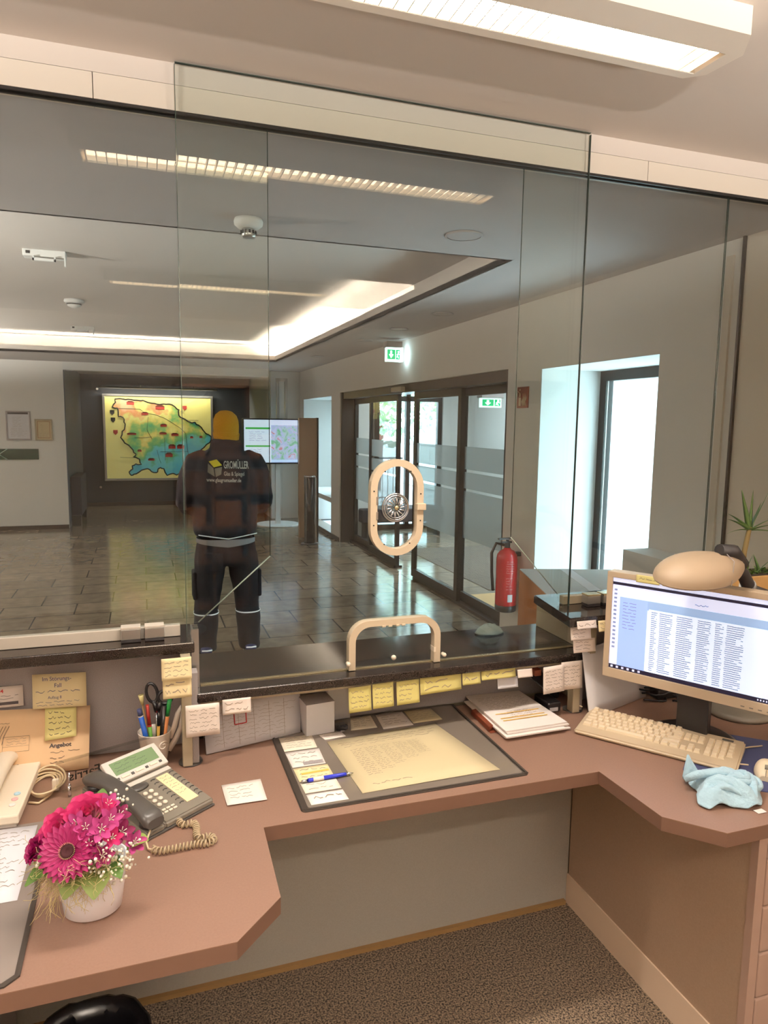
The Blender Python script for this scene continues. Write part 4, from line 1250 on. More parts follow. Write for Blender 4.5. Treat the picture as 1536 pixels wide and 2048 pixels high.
# ================================================================ THE MAN
def remesh_part(b, name, m, parent, voxel=0.012, smooth=6, disp=None):
    o = b.build(name, m, parent)
    r = o.modifiers.new('remesh', 'REMESH'); r.mode = 'VOXEL'; r.voxel_size = voxel; r.use_smooth_shade = True
    s = o.modifiers.new('smooth', 'SMOOTH'); s.iterations = smooth; s.factor = 0.6
    if disp:
        tx = bpy.data.textures.new(name, 'CLOUDS'); tx.noise_scale = disp[0]
        d = o.modifiers.new('folds', 'DISPLACE'); d.texture = tx; d.strength = disp[1]; d.mid_level = 0.5
        s = o.modifiers.new('smooth2', 'SMOOTH'); s.iterations = 3
    dg = bpy.context.evaluated_depsgraph_get()
    me = bpy.data.meshes.new_from_object(o.evaluated_get(dg))
    o.modifiers.clear()
    old = o.data
    o.data = me
    bpy.data.meshes.remove(old)
    for p in o.data.polygons:
        p.use_smooth = True
    if not o.data.materials:
        o.data.materials.append(MATS[m])
    return o
def ell(cx, cy, z, rx, ry, n=24, p=2.4):
    pts = []
    for i in range(n):
        a = 2 * PI * i / n
        c, s = math.cos(a), math.sin(a)
        k = (abs(c) ** p + abs(s) ** p) ** (-1 / p)
        pts.append((cx + rx * c * k, cy + ry * s * k, z))
    return pts
PX, PY = 0.548, 5.06
man = thing('person', 'person in dark work jacket and mustard beanie standing with back turned in the lobby', 'person', (PX, PY, 0))
# body: head, neck, hands, legs under the clothes - one continuous surface
b = MB()
HX = PX + 0.015
b.rings([ell(HX, PY + 0.05, z, rx, ry, p=2.0) for z, rx, ry in ((1.515, 0.035, 0.05), (1.535, 0.055, 0.072), (1.565, 0.069, 0.088), (1.60, 0.075, 0.095), (1.64, 0.078, 0.099), (1.68, 0.073, 0.093), (1.71, 0.055, 0.07), (1.722, 0.03, 0.04))])
b.rings([ell(PX + 0.01, PY + 0.02, z, 0.06, 0.062, p=2) for z in (1.40, 1.45, 1.50, 1.56)])
b.sphere((HX, PY + 0.148, 1.595), 0.016, sz=1.5)               # nose
b.sphere((HX, PY + 0.128, 1.555), 0.022, sx=1.2, sz=0.5)       # mouth
b.sphere((HX - 0.077, PY + 0.045, 1.60), 0.016, sx=0.5, sy=1.0, sz=1.8); b.sphere((HX + 0.077, PY + 0.045, 1.60), 0.016, sx=0.5, sy=1.0, sz=1.8)
b.rings([ell(PX, PY, z, rx, ry) for z, rx, ry in ((0.75, 0.15, 0.10), (1.0, 0.15, 0.10), (1.3, 0.17, 0.11), (1.42, 0.12, 0.09))])
for s in (-1, 1):
    sh_ = Vector((PX + s * 0.17, PY, 1.39)); el = Vector((PX + s * 0.235, PY + 0.03, 1.12)); wr = Vector((PX + s * 0.10, PY + 0.24, 1.06))
    b.tube([sh_, (sh_ + el) / 2, el], [0.05, 0.045, 0.04], 12); b.tube([el, (el + wr) / 2, wr], [0.04, 0.036, 0.027], 12)
    # palm and five fingers folded towards the middle
    pm = wr + Vector((-s * 0.045, 0.045, 0.0))
    b.tube([wr, pm], [0.027, 0.034], 10, flat=0.6)
    for k, ln in enumerate((0.062, 0.07, 0.066, 0.05)):
        st = pm + Vector((-s * 0.01, 0.012, 0.024 - 0.016 * k))
        md = st + Vector((-s * ln * 0.5, ln * 0.35, 0)); en = md + Vector((-s * ln * 0.45, -ln * 0.15, 0))
        b.tube([st, md, en], [0.0095, 0.009, 0.0075], 8)
    th0 = wr + Vector((-s * 0.015, 0.015, 0.02))
    b.tube([th0, th0 + Vector((-s * 0.02, 0.02, 0.025)), th0 + Vector((-s * 0.04, 0.035, 0.03))], [0.012, 0.0105, 0.009], 8)
    hip = Vector((PX + s * 0.09, PY, 0.80)); kn = Vector((PX + s * 0.135, PY + 0.01, 0.42)); an = Vector((PX + s * 0.15, PY - 0.01, 0.07))
    b.tube([hip, kn], [0.09, 0.058], 14); b.tube([kn, (kn * 2 + an) / 3, an], [0.058, 0.06, 0.04], 14)
remesh_part(b, 'body', 'skin', man, 0.009, 4)
# eyes
b = MB()
for s in (-1, 1):
    b.sphere((HX + s * 0.03, PY + 0.137, 1.61), 0.008, sy=0.5)
b.build('eyes', 'ink_dark', man)
# beanie
b = MB()
prof = ((1.575, 0.083, 0.100), (1.60, 0.087, 0.106), (1.64, 0.089, 0.109), (1.68, 0.086, 0.106), (1.71, 0.074, 0.092), (1.732, 0.050, 0.064), (1.742, 0.02, 0.026))
tilt = lambda p_: Vector((p_[0], p_[1], p_[2] + (p_[1] - PY - 0.04) * 0.25))
b.rings([[tilt(p_) for p_ in ell(HX, PY + 0.04, z, rx, ry, p=2.05, n=36)] for z, rx, ry in prof])
bn_ = b.build('beanie', 'beanie_mustard', man)
b = MB()
b.rings([[tilt(p_) for p_ in ell(HX, PY + 0.04, z, rx, ry, p=2.05, n=36)] for z, rx, ry in ((1.545, 0.080, 0.098), (1.55, 0.088, 0.106), (1.585, 0.092, 0.110), (1.592, 0.087, 0.106))])
b.build('fold', 'beanie_mustard', bn_)
# jacket
b = MB()
b.rings([ell(PX - 0.005 + dx, PY, z, rx, ry, p=2.6) for z, rx, ry, dx in ((0.865, 0.205, 0.145, 0), (0.90, 0.222, 0.16, 0), (0.98, 0.226, 0.165, 0), (1.08, 0.222, 0.162, 0), (1.20, 0.222, 0.158, 0), (1.32, 0.222, 0.15, 0), (1.40, 0.205, 0.135, 0), (1.445, 0.165, 0.115, 0), (1.475, 0.11, 0.095, 0.005))])
b.rings([ell(PX + 0.01, PY + 0.02, z, r, r * 0.95, p=2.1) for z, r in ((1.44, 0.115), (1.49, 0.108), (1.53, 0.104), (1.545, 0.098))])   # collar / hood roll
b.tube([(PX - 0.10, PY - 0.055, 1.50), (PX, PY - 0.085, 1.485), (PX + 0.12, PY - 0.055, 1.50)], 0.030, 10)
for s in (-1, 1):
    b.tube([(PX + s * 0.13, PY, 1.425), (PX + s * 0.195, PY, 1.39), (PX + s * 0.240, PY + 0.0, 1.29), (PX + s * 0.268, PY + 0.01, 1.14), (PX + s * 0.268, PY + 0.05, 1.075)], [0.06, 0.080, 0.080, 0.074, 0.070], 16)
    b.tube([(PX + s * 0.268, PY + 0.04, 1.08), (PX + s * 0.19, PY + 0.15, 1.055), (PX + s * 0.115, PY + 0.225, 1.06)], [0.070, 0.062, 0.052], 16)
jk = remesh_part(b, 'jacket', 'jacket_dark', man, 0.012, 5, disp=(0.13, 0.022))
# back print, laid onto the jacket surface
dg = bpy.context.evaluated_depsgraph_get()
def back_caster(obj, inv):
    bvh = BVHTree.FromObject(obj, bpy.context.evaluated_depsgraph_get())
    def fn(x, z, lift=0.004):
        o_ = inv @ Vector((x, 3.5, z))
        hit = bvh.ray_cast(o_, Vector((0, 1, 0)), 4.0)
        if hit[0] is None:
            return Vector((x, PY - 0.15, z))
        return inv.inverted() @ (hit[0] + Vector((0, -lift, 0)))
    return fn
castj = back_caster(jk, WORLD_INV(man))
b = MB()
def jt(s_, size, x0, z0, sx=1.0, align='LEFT', bold=0.0, slope=-0.03):
    b.text(s_, size, lambda x, y: castj(x0 + x * sx, z0 + y + x * sx * slope), align, bold=bold)
jt('GROMÜLLER', 0.072, 0.522, 1.352, 0.42, bold=0.001)
jt('Glas & Spiegel', 0.040, 0.522, 1.302, 0.62)
jt('www.glasgromueller.de', 0.036, 0.408, 1.262, 0.68, bold=0.0006)
b.build('back_lettering', 'print_white', jk, normals=False)
b = MB()
def jquad(pts, mi):
    b.m(mi)
    # subdivided so that it follows the cloth
    P_ = [Vector((p_[0], p_[1], 0)) for p_ in pts]
    n_ = 6
    g_ = [[b.bm.verts.new(castj(*( (P_[0] * (1 - u / n_) + P_[1] * u / n_) * (1 - v / n_) + (P_[3] * (1 - u / n_) + P_[2] * u / n_) * v / n_)[:2])) for v in range(n_ + 1)] for u in range(n_ + 1)]
    for u in range(n_):
        for v in range(n_):
            f = b.bm.faces.new((g_[u][v], g_[u + 1][v], g_[u + 1][v + 1], g_[u][v + 1])); f.material_index = mi
jquad([(0.425, 1.398), (0.478, 1.412), (0.512, 1.372), (0.457, 1.358)], 0)
jquad([(0.420, 1.385), (0.455, 1.352), (0.462, 1.295), (0.415, 1.325)], 1)
jquad([(0.462, 1.350), (0.512, 1.362), (0.505, 1.310), (0.468, 1.292)], 1)
b.build('cube_logo', ['logo_yellow', 'logo_grey'], jk, normals=False)
# shirt hem peeking out
b = MB(); b.rings([ell(PX - 0.003, PY, z, rx, ry, p=2.6, n=40) for z, rx, ry in ((0.855, 0.203, 0.148), (0.80, 0.205, 0.150))], caps=False)
for v in b.bm.verts:
    if v.co.z < 0.82:
        v.co.z += 0.025 * abs((v.co.x - PX) / 0.2)
b.build('shirt_hem', 'shirt_grey', man, normals=False)
b = MB(); b.tube([(PX - 0.2 + 0.4 * i / 10, PY - 0.157 + 0.03 * abs(i - 5) ** 2 / 25, 0.862 + 0.03 * abs(i - 5) / 5) for i in range(11)], 0.0035, 6); b.build('piping', 'reflective_glow', jk)
# trousers
b = MB()
b.rings([ell(PX - 0.003, PY, z, rx, ry, p=2.5) for z, rx, ry in ((0.86, 0.185, 0.13), (0.80, 0.205, 0.145), (0.72, 0.212, 0.148), (0.66, 0.20, 0.13))])
for s in (-1, 1):
    b.rings([ell(PX + s * x, PY + dy, z, rx, ry, p=2.3) for z, x, dy, rx, ry in ((0.74, 0.11, 0, 0.108, 0.135), (0.64, 0.118, 0, 0.108, 0.125), (0.52, 0.130, 0.0, 0.098, 0.112), (0.42, 0.139, 0.005, 0.088, 0.10), (0.34, 0.146, 0.0, 0.082, 0.095), (0.28, 0.150, -0.01, 0.086, 0.098), (0.17, 0.152, -0.01, 0.082, 0.095), (0.08, 0.152, 0, 0.074, 0.09), (0.035, 0.152, 0.01, 0.078, 0.098))])
tr = remesh_part(b, 'trousers', 'trouser_dark', man, 0.012, 5, disp=(0.10, 0.02))
for s in (-1, 1):
    b = MB(); b.box(PX + s * 0.225 - 0.015, PX + s * 0.225 + 0.015, PY - 0.07, PY + 0.08, 0.42, 0.62, bev=0.012); b.build('cargo_pocket', 'trouser_dark', tr)
    b = MB(); b.rings([ell(PX + s * 0.148, PY - 0.001, z, 0.0885, 0.1015, p=2.3, n=32) for z in (0.311, 0.320)], caps=False); b.build('reflective_strip', 'reflective_glow', tr, normals=False)
b = MB(); b.box(PX - 0.17, PX - 0.04, PY - 0.158, PY - 0.138, 0.63, 0.77, bev=0.01); b.build('back_pocket', 'trouser_dark', tr)
for s in (-1, 1):
    b = MB()
    b.rings([[(PX + s * (0.155 + 0.02 * t_) + w_ * math.cos(a) , PY - 0.10 + t_ * 0.28, 0.012 + (h_ * (0.5 + 0.5 * math.sin(a)))) for a in [2 * PI * k / 14 for k in range(14)]] for t_, w_, h_ in ((0, 0.03, 0.06), (0.08, 0.042, 0.085), (0.3, 0.044, 0.095), (0.6, 0.05, 0.07), (0.85, 0.045, 0.05), (1.0, 0.02, 0.03))])
    so = b.build('shoe', 'shoe_blue', man)
    b = MB(); b.prism([(PX + s * 0.155 - 0.042, PY - 0.10), (PX + s * 0.155 + 0.042, PY - 0.10), (PX + s * 0.165 + 0.05, PY + 0.06), (PX + s * 0.175 + 0.03, PY + 0.18), (PX + s * 0.175 - 0.03, PY + 0.18), (PX + s * 0.165 - 0.05, PY + 0.06)], 0.0, 0.018); b.build('sole', 'plastic_black', so)
    b = MB(); b.tube([(PX + s * 0.155 - 0.035, PY - 0.104, 0.06), (PX + s * 0.155, PY - 0.112, 0.06), (PX + s * 0.155 + 0.035, PY - 0.104, 0.06)], 0.006, 6); b.build('heel_reflector', 'reflective_glow', so)

# ================================================================ PAPER NOTES
def vnote(x0, x1, z0, z1, y, m, label, seed, skew=0.0, lean=0.004, group=None, rows=4, cat='note', name='sticky_note', curl=0.003, words=3):
    """a note hanging upright, stuck along its top edge"""
    return sheet(name, label, cat, ((x0, y, z1), (x1, y, z1 + skew), (x1, y - lean, z0 + skew), (x0, y - lean, z0)), m, curl=curl, group=group,
                 writing=[(0.08, 0.94, 0.12, 0.88, rows, seed, words)] if rows else None)
vnote(0.031, 0.107, 0.996, 1.052, 1.866, 'note_cream', 'cream sticky note on the edge of the left granite shelf, upper of the two', 11, curl=0.008)
vnote(0.033, 0.106, 0.946, 1.003, 1.862, 'note_cream', 'cream sticky note below another at the right end of the left shelf', 12, rows=2)
vnote(0.089, 0.177, 0.833, 0.919, 1.862, 'note_white', 'larger white note taped to the left support post', 13, rows=6)
vnote(0.187, 0.264, 0.876, 0.917, 1.880, 'note_white', 'small white note under the low counter, above the calendar', 14, rows=2)
for i, (x0, x1, z0, z1, m_, sk, lab) in enumerate((
    (0.548, 0.616, 0.832, 0.905, 'note_green_yellow', 0.002, 'yellow note under the low counter, first of the row beside the white box'),
    (0.621, 0.686, 0.836, 0.908, 'note_green_yellow', 0.002, 'yellow note under the low counter with rounded curled bottom, second of the row'),
    (0.696, 0.768, 0.838, 0.908, 'note_green_yellow', 0.002, 'yellow note under the low counter, third of the row, slightly tilted'))):
    vnote(x0, x1, z0, z1, 1.893, m_, lab, 20 + i, skew=sk, curl=0.006, group='yellow notes under the low counter')
vnote(0.772, 0.907, 0.860, 0.911, 1.894, 'note_green_yellow', 'wide short yellow note strip in the middle of the low counter edge', 24, skew=0.004, rows=2)
vnote(0.911, 0.972, 0.875, 0.912, 1.893, 'note_green_yellow', 'small folded yellow note right of the wide yellow strip', 25, rows=1)
vnote(0.976, 1.095, 0.883, 0.912, 1.894, 'note_green_yellow', 'narrow yellow note strip, farthest right under the low counter', 26, rows=1)
vnote(1.088, 1.140, 0.888, 0.913, 1.868, 'note_white', 'tiny blank white note on the edge of the low counter', 27, rows=0)
vnote(1.176, 1.252, 0.828, 0.914, 1.860, 'note_white', 'white handwritten note at the right post, left half of the pair', 28, rows=6, skew=0.004)
vnote(1.245, 1.323, 0.832, 0.922, 1.866, 'note_white', 'white handwritten note at the right post, right half of the pair', 29, rows=6)
vnote(1.036, 1.108, 0.846, 0.880, 1.90, 'paper_bluish', 'small bluish white note under the low counter behind the paper stack', 30, rows=0)
vnote(1.258, 1.328, 1.046, 1.070, 1.812, 'note_white', 'short pinkish note on the front edge of the right granite shelf, leftmost', 31, rows=1)
vnote(1.336, 1.40, 1.032, 1.066, 1.812, 'note_cream', 'short cream note on the right granite shelf edge beside the monitor', 32, rows=2)
vnote(1.248, 1.322, 1.006, 1.046, 1.830, 'note_white', 'white note hanging below the right granite shelf, middle one', 33, rows=3)
vnote(1.264, 1.345, 0.962, 1.004, 1.836, 'note_white', 'white note hanging below the right granite shelf, lowest one', 34, rows=3)

# cards and papers on the left screen panel
Yf = 2.018
o, S = vnote(-0.294, -0.162, 0.906, 0.996, 2.003, 'note_cream', 'cream card with handwritten heading pinned to the left grey panel', 40, rows=0, skew=-0.006, lean=0.012, name='memo_card')
b = MB(); fn = lambda x, y: S(x, y, 0.0016)
b.text('Im Störungs-', 0.17, lambda x, y: fn(0.18 + x * 0.62, 0.80 + y))
b.text('Fall', 0.17, lambda x, y: fn(0.40 + x * 0.62, 0.60 + y))
b.strokes(fn, 0.05, 0.9, 0.42, 0.55, 1, 3, words=4); b.text('Aufzug 8', 0.12, lambda x, y: fn(0.28 + x * 0.6, 0.27 + y)); b.strokes(fn, 0.05, 0.9, 0.05, 0.22, 2, 4, words=5)
b.build('writing', 'ink_blue', o, normals=False)
o, S = vnote(-0.52, -0.319, 0.910, 0.966, Yf, 'paper_white', 'white service sticker with red and black print on the left grey panel', 41, rows=0, lean=0.002, name='service_sticker', cat='sticker')
b = MB(); fn = lambda x, y: S(x, y, 0.0016)
b.text('service', 0.26, lambda x, y: fn(0.41 + x * 0.30, 0.70 + y), bold=0.004); b.strokes(fn, 0.55, 0.96, 0.34, 0.62, 2, 9, words=2)
b.bm_quad(fn(0.68, 0.12), fn(0.94, 0.12), fn(0.94, 0.26), fn(0.68, 0.26))
b.build('print', 'ink_dark', o, normals=False)
b = MB(); b.text('24', 0.26, lambda x, y: fn(0.69 + x * 0.30, 0.70 + y), bold=0.004); b.build('red_number', 'ink_red', o, normals=False)

# big tan envelope leaning against the panel
o, S = sheet('envelope', 'large tan envelope with bold printed heading leaning against the left grey panel', 'envelope',
             ((-0.52, 2.012, 0.912), (-0.155, 2.010, 0.892), (-0.160, 1.945, 0.742), (-0.53, 1.945, 0.742)), 'envelope_tan', bow=0.002, th=0.004)
b = MB(); fn = lambda x, y: S(x, y, 0.0032)
b.text('Angebot', 0.085, lambda x, y: fn(0.735 + x * 0.49, 0.385 + y), bold=0.003)
b.strokes(fn, 0.74, 0.97, 0.28, 0.34, 1, 3, words=2); b.strokes(fn, 0.74, 0.85, 0.12, 0.26, 2, 3, words=2)
b.strokes(fn, 0.30, 0.60, 0.10, 0.32, 4, 6, words=3)
b.strokes(fn, 0.36, 0.48, 0.78, 0.82, 1, 6, words=1)
for k in range(4):
    b.tube([fn(0.365 + 0.02 * k, 0.50), fn(0.375 + 0.02 * k, 0.62), fn(0.405 + 0.02 * k, 0.76)], 0.0006, 4)
b.build('print', 'ink_dark', o, normals=False)
b = MB(); P4 = [(0.43, 0.38), (0.60, 0.38), (0.60, 0.60), (0.43, 0.60)]
for i in range(4):
    b.tube([fn(*P4[i]), fn(*P4[(i + 1) % 4])], 0.0004, 4)
b.tube([fn(0.43, 0.46), fn(0.60, 0.46)], 0.0003, 4)
b.strokes(fn, 0.45, 0.59, 0.47, 0.59, 3, 1, words=2)
b.build('stamp_box', 'ink_faint', o, normals=False)
sheet('sticky_note', 'bright yellow handwritten sticky note on the tan envelope', 'note',
      ((-0.266, 1.999, 0.905), (-0.189, 1.998, 0.896), (-0.189, 1.972, 0.826), (-0.266, 1.972, 0.822)), 'note_yellow', curl=0.006, writing=[(0.1, 0.94, 0.08, 0.92, 5, 8, 4)], wmat='ink_dark')

# loose note on the desk
def dsheet(name, label, cat, pts, m, z=0.742, **kw):
    return sheet(name, label, cat, [(p[0], p[1], z) for p in pts], m, **kw)
dsheet('paper_note', 'small square white note lying alone on the desk beside the telephone', 'note', ((0.168, 1.748), (0.269, 1.752), (0.268, 1.641), (0.171, 1.643)), 'note_white', curl=0.002, writing=[(0.1, 0.8, 0.2, 0.85, 4, 3, 3)], z=0.7418)

# ================================================================ DESK MAT AND PAPERS
dm = thing('desk_mat', 'black desk mat with transparent cover in the middle of the desk', 'desk mat', (0.65, 1.8, 0.74))
b = MB(); b.prism(rounded_rect(0.338, 0.958, 1.560, 2.056, 0.012), 0.7402, 0.7430); b.build('mat', 'deskmat_dark', dm)
b = MB(); b.prism(rounded_rect(0.356, 0.945, 1.572, 2.050, 0.008), 0.7430, 0.7436); b.build('inlay', 'deskmat_sheet', dm)
b = MB(); b.box(0.350, 0.952, 1.563, 1.5695, 0.7430, 0.7452); b.box(0.340, 0.3465, 1.565, 2.05, 0.7430, 0.7452); b.box(0.9505, 0.957, 1.565, 2.05, 0.7430, 0.7452); b.build('cover_edge', 'deskmat_dark', dm)
ZM = 0.7442
Ys = lambda *p: [(q[0], q[1]) for q in p]
ws = [(0.30, 0.62, 0.66, 0.78, 4, 1, 4)]
o, S = dsheet('telephone_list', 'large yellowed telephone list lying on the desk mat', 'paper', ((0.487, 1.905), (0.839, 1.928), (0.893, 1.604), (0.501, 1.597)), 'paper_cream', z=ZM + 0.0004, bow=0.001)
b = MB(); fn = lambda x, y: S(x, y, 0.0013)
b.strokes(fn, 0.05, 0.95, 0.80, 0.93, 3, 7, words=8)
for k in range(5):
    b.strokes(fn, 0.12 + 0.12 * k, 0.23 + 0.12 * k, 0.25 + 0.06 * k, 0.76, 15, 30 + k, words=3, thick=0.18)
b.strokes(fn, 0.1, 0.45, 0.08, 0.14, 1, 3, words=6)
b.build('print', 'ink_faint', o, normals=False)
for i, (pts, m_, lab, rw) in enumerate((
    (((0.357, 1.968), (0.455, 1.968), (0.452, 1.88), (0.357, 1.88)), 'paper_pale', 'pale slip at the top left corner of the desk mat', 5),
    (((0.357, 1.872), (0.455, 1.872), (0.452, 1.78), (0.360, 1.78)), 'paper_white', 'white slip with grey bar, second from top on the left side of the desk mat', 3),
    (((0.360, 1.774), (0.455, 1.774), (0.456, 1.70), (0.362, 1.70)), 'note_cream', 'cream slip with orange highlight on the left side of the desk mat', 3),
    (((0.362, 1.692), (0.457, 1.692), (0.458, 1.64), (0.364, 1.64)), 'paper_pale', 'pale slip under the blue pen on the desk mat', 2),
    (((0.364, 1.632), (0.459, 1.632), (0.461, 1.582), (0.366, 1.582)), 'paper_white', 'white slip at the bottom left corner of the desk mat', 1))):
    o, S = dsheet('paper_slip', lab, 'paper', pts, m_, z=ZM, writing=[(0.1, 0.9, 0.15, 0.9, rw, 50 + i, 3)] if rw else None)
    if i == 1:
        b = MB(); fn = lambda x, y: S(x, y, 0.0014); b.bm_quad(fn(0.35, 0.05), fn(0.95, 0.05), fn(0.95, 0.25), fn(0.35, 0.25)); b.build('grey_bar', 'fabric_grey', o, normals=False)
    if i == 2:
        b = MB(); fn = lambda x, y: S(x, y, 0.0014); b.bm_quad(fn(0.15, 0.45), fn(0.95, 0.5), fn(0.95, 0.62), fn(0.15, 0.57)); b.build('highlight', 'ink_orange', o, normals=False)
for i, (pts, m_, lab) in enumerate((
    (((0.597, 2.041), (0.666, 2.046), (0.659, 1.955), (0.575, 1.958)), 'paper_pale', 'small printed card at the back of the desk mat, beside the binder clip'),
    (((0.682, 2.042), (0.772, 2.044), (0.772, 1.940), (0.673, 1.938)), 'paper_white', 'small whitish sheet at the back of the desk mat, middle of three'),
    (((0.780, 2.046), (0.872, 2.042), (0.875, 1.952), (0.776, 1.950)), 'paper_cream', 'small beige card at the back of the desk mat, rightmost of three'),
    (((0.475, 1.955), (0.545, 1.962), (0.55, 1.925), (0.485, 1.918)), 'paper_white', 'tiny slip in front of the white box on the desk mat'))):
    dsheet('index_card', lab, 'paper', pts, m_, z=ZM, writing=[(0.1, 0.9, 0.2, 0.85, 4, 60 + i, 3)])
# ballpoint
pe = thing('ballpoint_pen', 'blue and silver ballpoint pen lying on the desk mat', 'pen', (0.43, 1.69, 0.745))
P0, P1 = Vector((0.365, 1.690, 0.7505)), Vector((0.505, 1.694, 0.7505))
pl = lambda t: P0.lerp(P1, t)
b = MB(); b.tube([pl(0.12), pl(0.20), pl(0.22)], 0.005, 12); b.tube([pl(0.42), pl(0.80), pl(0.86)], [0.0052, 0.005, 0.0042], 12); b.build('barrel', 'pen_blue', pe)
b = MB(); b.tube([pl(0.22), pl(0.42)], 0.0052, 12); b.build('label_band', 'paper_white', pe)
b = MB(); b.tube([pl(0.86), pl(0.95), pl(1.0)], [0.004, 0.0025, 0.0008], 12); b.tube([pl(0.0), pl(0.12)], 0.0032, 10); b.build('tip', 'chrome', pe)
# binder clip
cl = thing('binder_clip', 'black binder clip at the back of the desk mat', 'clip', (0.548, 1.975, 0.745))
b = MB(); b.prism([(0.532, 1.966), (0.568, 1.966), (0.564, 1.992), (0.536, 1.992)], 0.744, 0.760, bev=0.002); b.build('body', 'plastic_black', cl)
for s in (-1, 1):
    b = MB(); b.tube([(0.55 - 0.009, 1.968, 0.752 + s * 0.008), (0.55 - 0.006, 1.945, 0.752 + s * 0.006 + 0.006), (0.55 + 0.006, 1.945, 0.752 + s * 0.006 + 0.006), (0.55 + 0.009, 1.968, 0.752 + s * 0.008)], 0.0012, 6); b.build('handle', 'chrome' if s < 0 else 'plastic_black', cl)

# paper stack with folder
st = thing('paper_stack', 'pile of printed white sheets right of the desk mat', 'papers', (1.1, 1.93, 0.74))
for i in range(5):
    dx = 0.012 * math.sin(i * 2.3); dy = 0.010 * math.cos(i * 1.7)
    a = [(1.003 + dx, 2.050 + dy), (1.200 + dx, 2.050), (1.213 + dx, 1.767 + dy), (1.000 + dx * 0.5, 1.763 + dy)]
    b = MB(); b.prism(a, 0.7415 + 0.005 * i, 0.7455 + 0.005 * i); b.build('sheet_bundle', 'paper_white', st)
S = patch((1.003, 2.045, 0.7668), (1.20, 2.045, 0.7668), (1.213, 1.772, 0.7668), (1.003, 1.768, 0.7668))
fn = lambda x, y: S(x, y, 0.0006)
b = MB(); b.strokes(fn, 0.08, 0.92, 0.55, 0.92, 9, 5, words=6); b.strokes(fn, 0.3, 0.9, 0.30, 0.48, 4, 6, words=5); b.build('print', 'ink_faint', st, normals=False)
b = MB()
for k, (m0) in enumerate((0.42, 0.30, 0.24)):
    b.bm_quad(fn(0.12, m0), fn(0.88, m0), fn(0.88, m0 + 0.018), fn(0.12, m0 + 0.018))
b.build('highlight', 'ink_orange', st, normals=False)
b = MB(); b.prism([(0.985, 1.97), (1.10, 2.0), (1.09, 1.83), (0.978, 1.822)], 0.7405, 0.7412)
b.prism([(0.982, 1.965), (1.0, 1.97), (0.995, 1.84), (0.976, 1.83)], 0.7412, 0.757, bev=0.001)
tag(b.build('brown_folder', 'folder_brown'), 'brown folder sticking out under the paper pile', 'folder')

# desk calendar
o, S = sheet('desk_calendar', 'white spiral desk calendar with red date frame leaning under the low counter', 'calendar',
    ((0.142, 2.000, 0.862), (0.435, 2.040, 0.862), (0.428, 1.995, 0.7425), (0.146, 1.931, 0.7425)), 'paper_bluish', th=0.002)
b = MB(); fn = lambda x, y: S(x, y, 0.002)
b.strokes(fn, 0.05, 0.95, 0.10, 0.80, 9, 77, words=7, thick=0.06)
for k in range(1, 6):
    b.bm_quad(fn(0.02 + 0.16 * k, 0.05), fn(0.023 + 0.16 * k, 0.05), fn(0.023 + 0.16 * k, 0.85), fn(0.02 + 0.16 * k, 0.85))
b.build('print', 'ink_faint', o, normals=False)
b = MB(); x0, x1, z0, z1 = 0.30, 0.42, 0.47, 0.70
for a in (((x0, z0), (x1, z0)), ((x1, z0), (x1, z1)), ((x1, z1), (x0, z1)), ((x0, z1), (x0, z0))):
    b.tube([S(a[0][0], a[0][1], 0.003), S(a[1][0], a[1][1], 0.003)], 0.0015, 6)
b.build('date_frame', 'ink_red', o)
b = MB()
for k in range(34):
    u_ = 0.04 + 0.92 * k / 33
    c = S(u_, 0.99, 0.0)
    b.tube([c + Vector((0, 0.004 * math.cos(t), 0.004 * math.sin(t))) for t in [2 * PI * i / 8 for i in range(8)]], 0.0008, 4, closed=True)
b.build('spiral', 'aluminium', o)
b = MB(); b.poly([(0.142, 2.002, 0.861), (0.146, 1.995, 0.742), (0.148, 2.05, 0.742)]) ; b.quad((0.142, 2.004, 0.861), (0.435, 2.044, 0.861), (0.435, 2.063, 0.743), (0.148, 2.055, 0.743)); b.build('backing', 'paper_white', o, normals=False)

# white note-cube box
t = thing('white_box', 'white cardboard cube box standing behind the desk mat', 'box', (0.475, 2.0, 0.74))
b = MB(); M = Matrix.Translation((0.478, 2.002, 0.742)) @ Matrix.Rotation(0.10, 4, 'Z'); b.box(-0.0445, 0.0445, -0.04, 0.04, 0, 0.098, M=M, bev=0.001); b.build('body', 'paper_bluish', t)
b = MB(); b.box(-0.0448, 0.0448, -0.0405, 0.0405, 0.098, 0.0985, M=M); b.build('lid', 'fabric_grey', t)
sheet('leaning_card', 'plain white card leaning behind the white box', 'card', ((0.520, 2.060, 0.880), (0.597, 2.062, 0.880), (0.598, 2.045, 0.746), (0.520, 2.04, 0.746)), 'paper_bluish', th=0.001)

# ================================================================ MUG WITH PENS
MXc, MYc = 0.010, 1.932
mg = thing('pen_mug', 'white embossed mug holding pens and scissors beside the telephone', 'mug', (MXc, MYc, 0.74))
b = MB(); b.lathe([(0.029, 0), (0.031, 0.003), (0.034, 0.02), (0.040, 0.06), (0.0435, 0.088), (0.044, 0.091), (0.0415, 0.091), (0.038, 0.06), (0.030, 0.01)], (MXc, MYc, 0.741), 40)
b.build('cup', 'mug_white', mg)
b = MB(); b.tube([(MXc + 0.040, MYc, 0.806), (MXc + 0.052, MYc, 0.836), (MXc + 0.062, MYc, 0.872), (MXc + 0.070, MYc, 0.888), (MXc + 0.077, MYc, 0.872), (MXc + 0.070, MYc, 0.832), (MXc + 0.054, MYc, 0.798), (MXc + 0.036, MYc, 0.770)], 0.0062, 10, flat=1.3); b.build('handle', 'mug_white', mg)
b = MB()
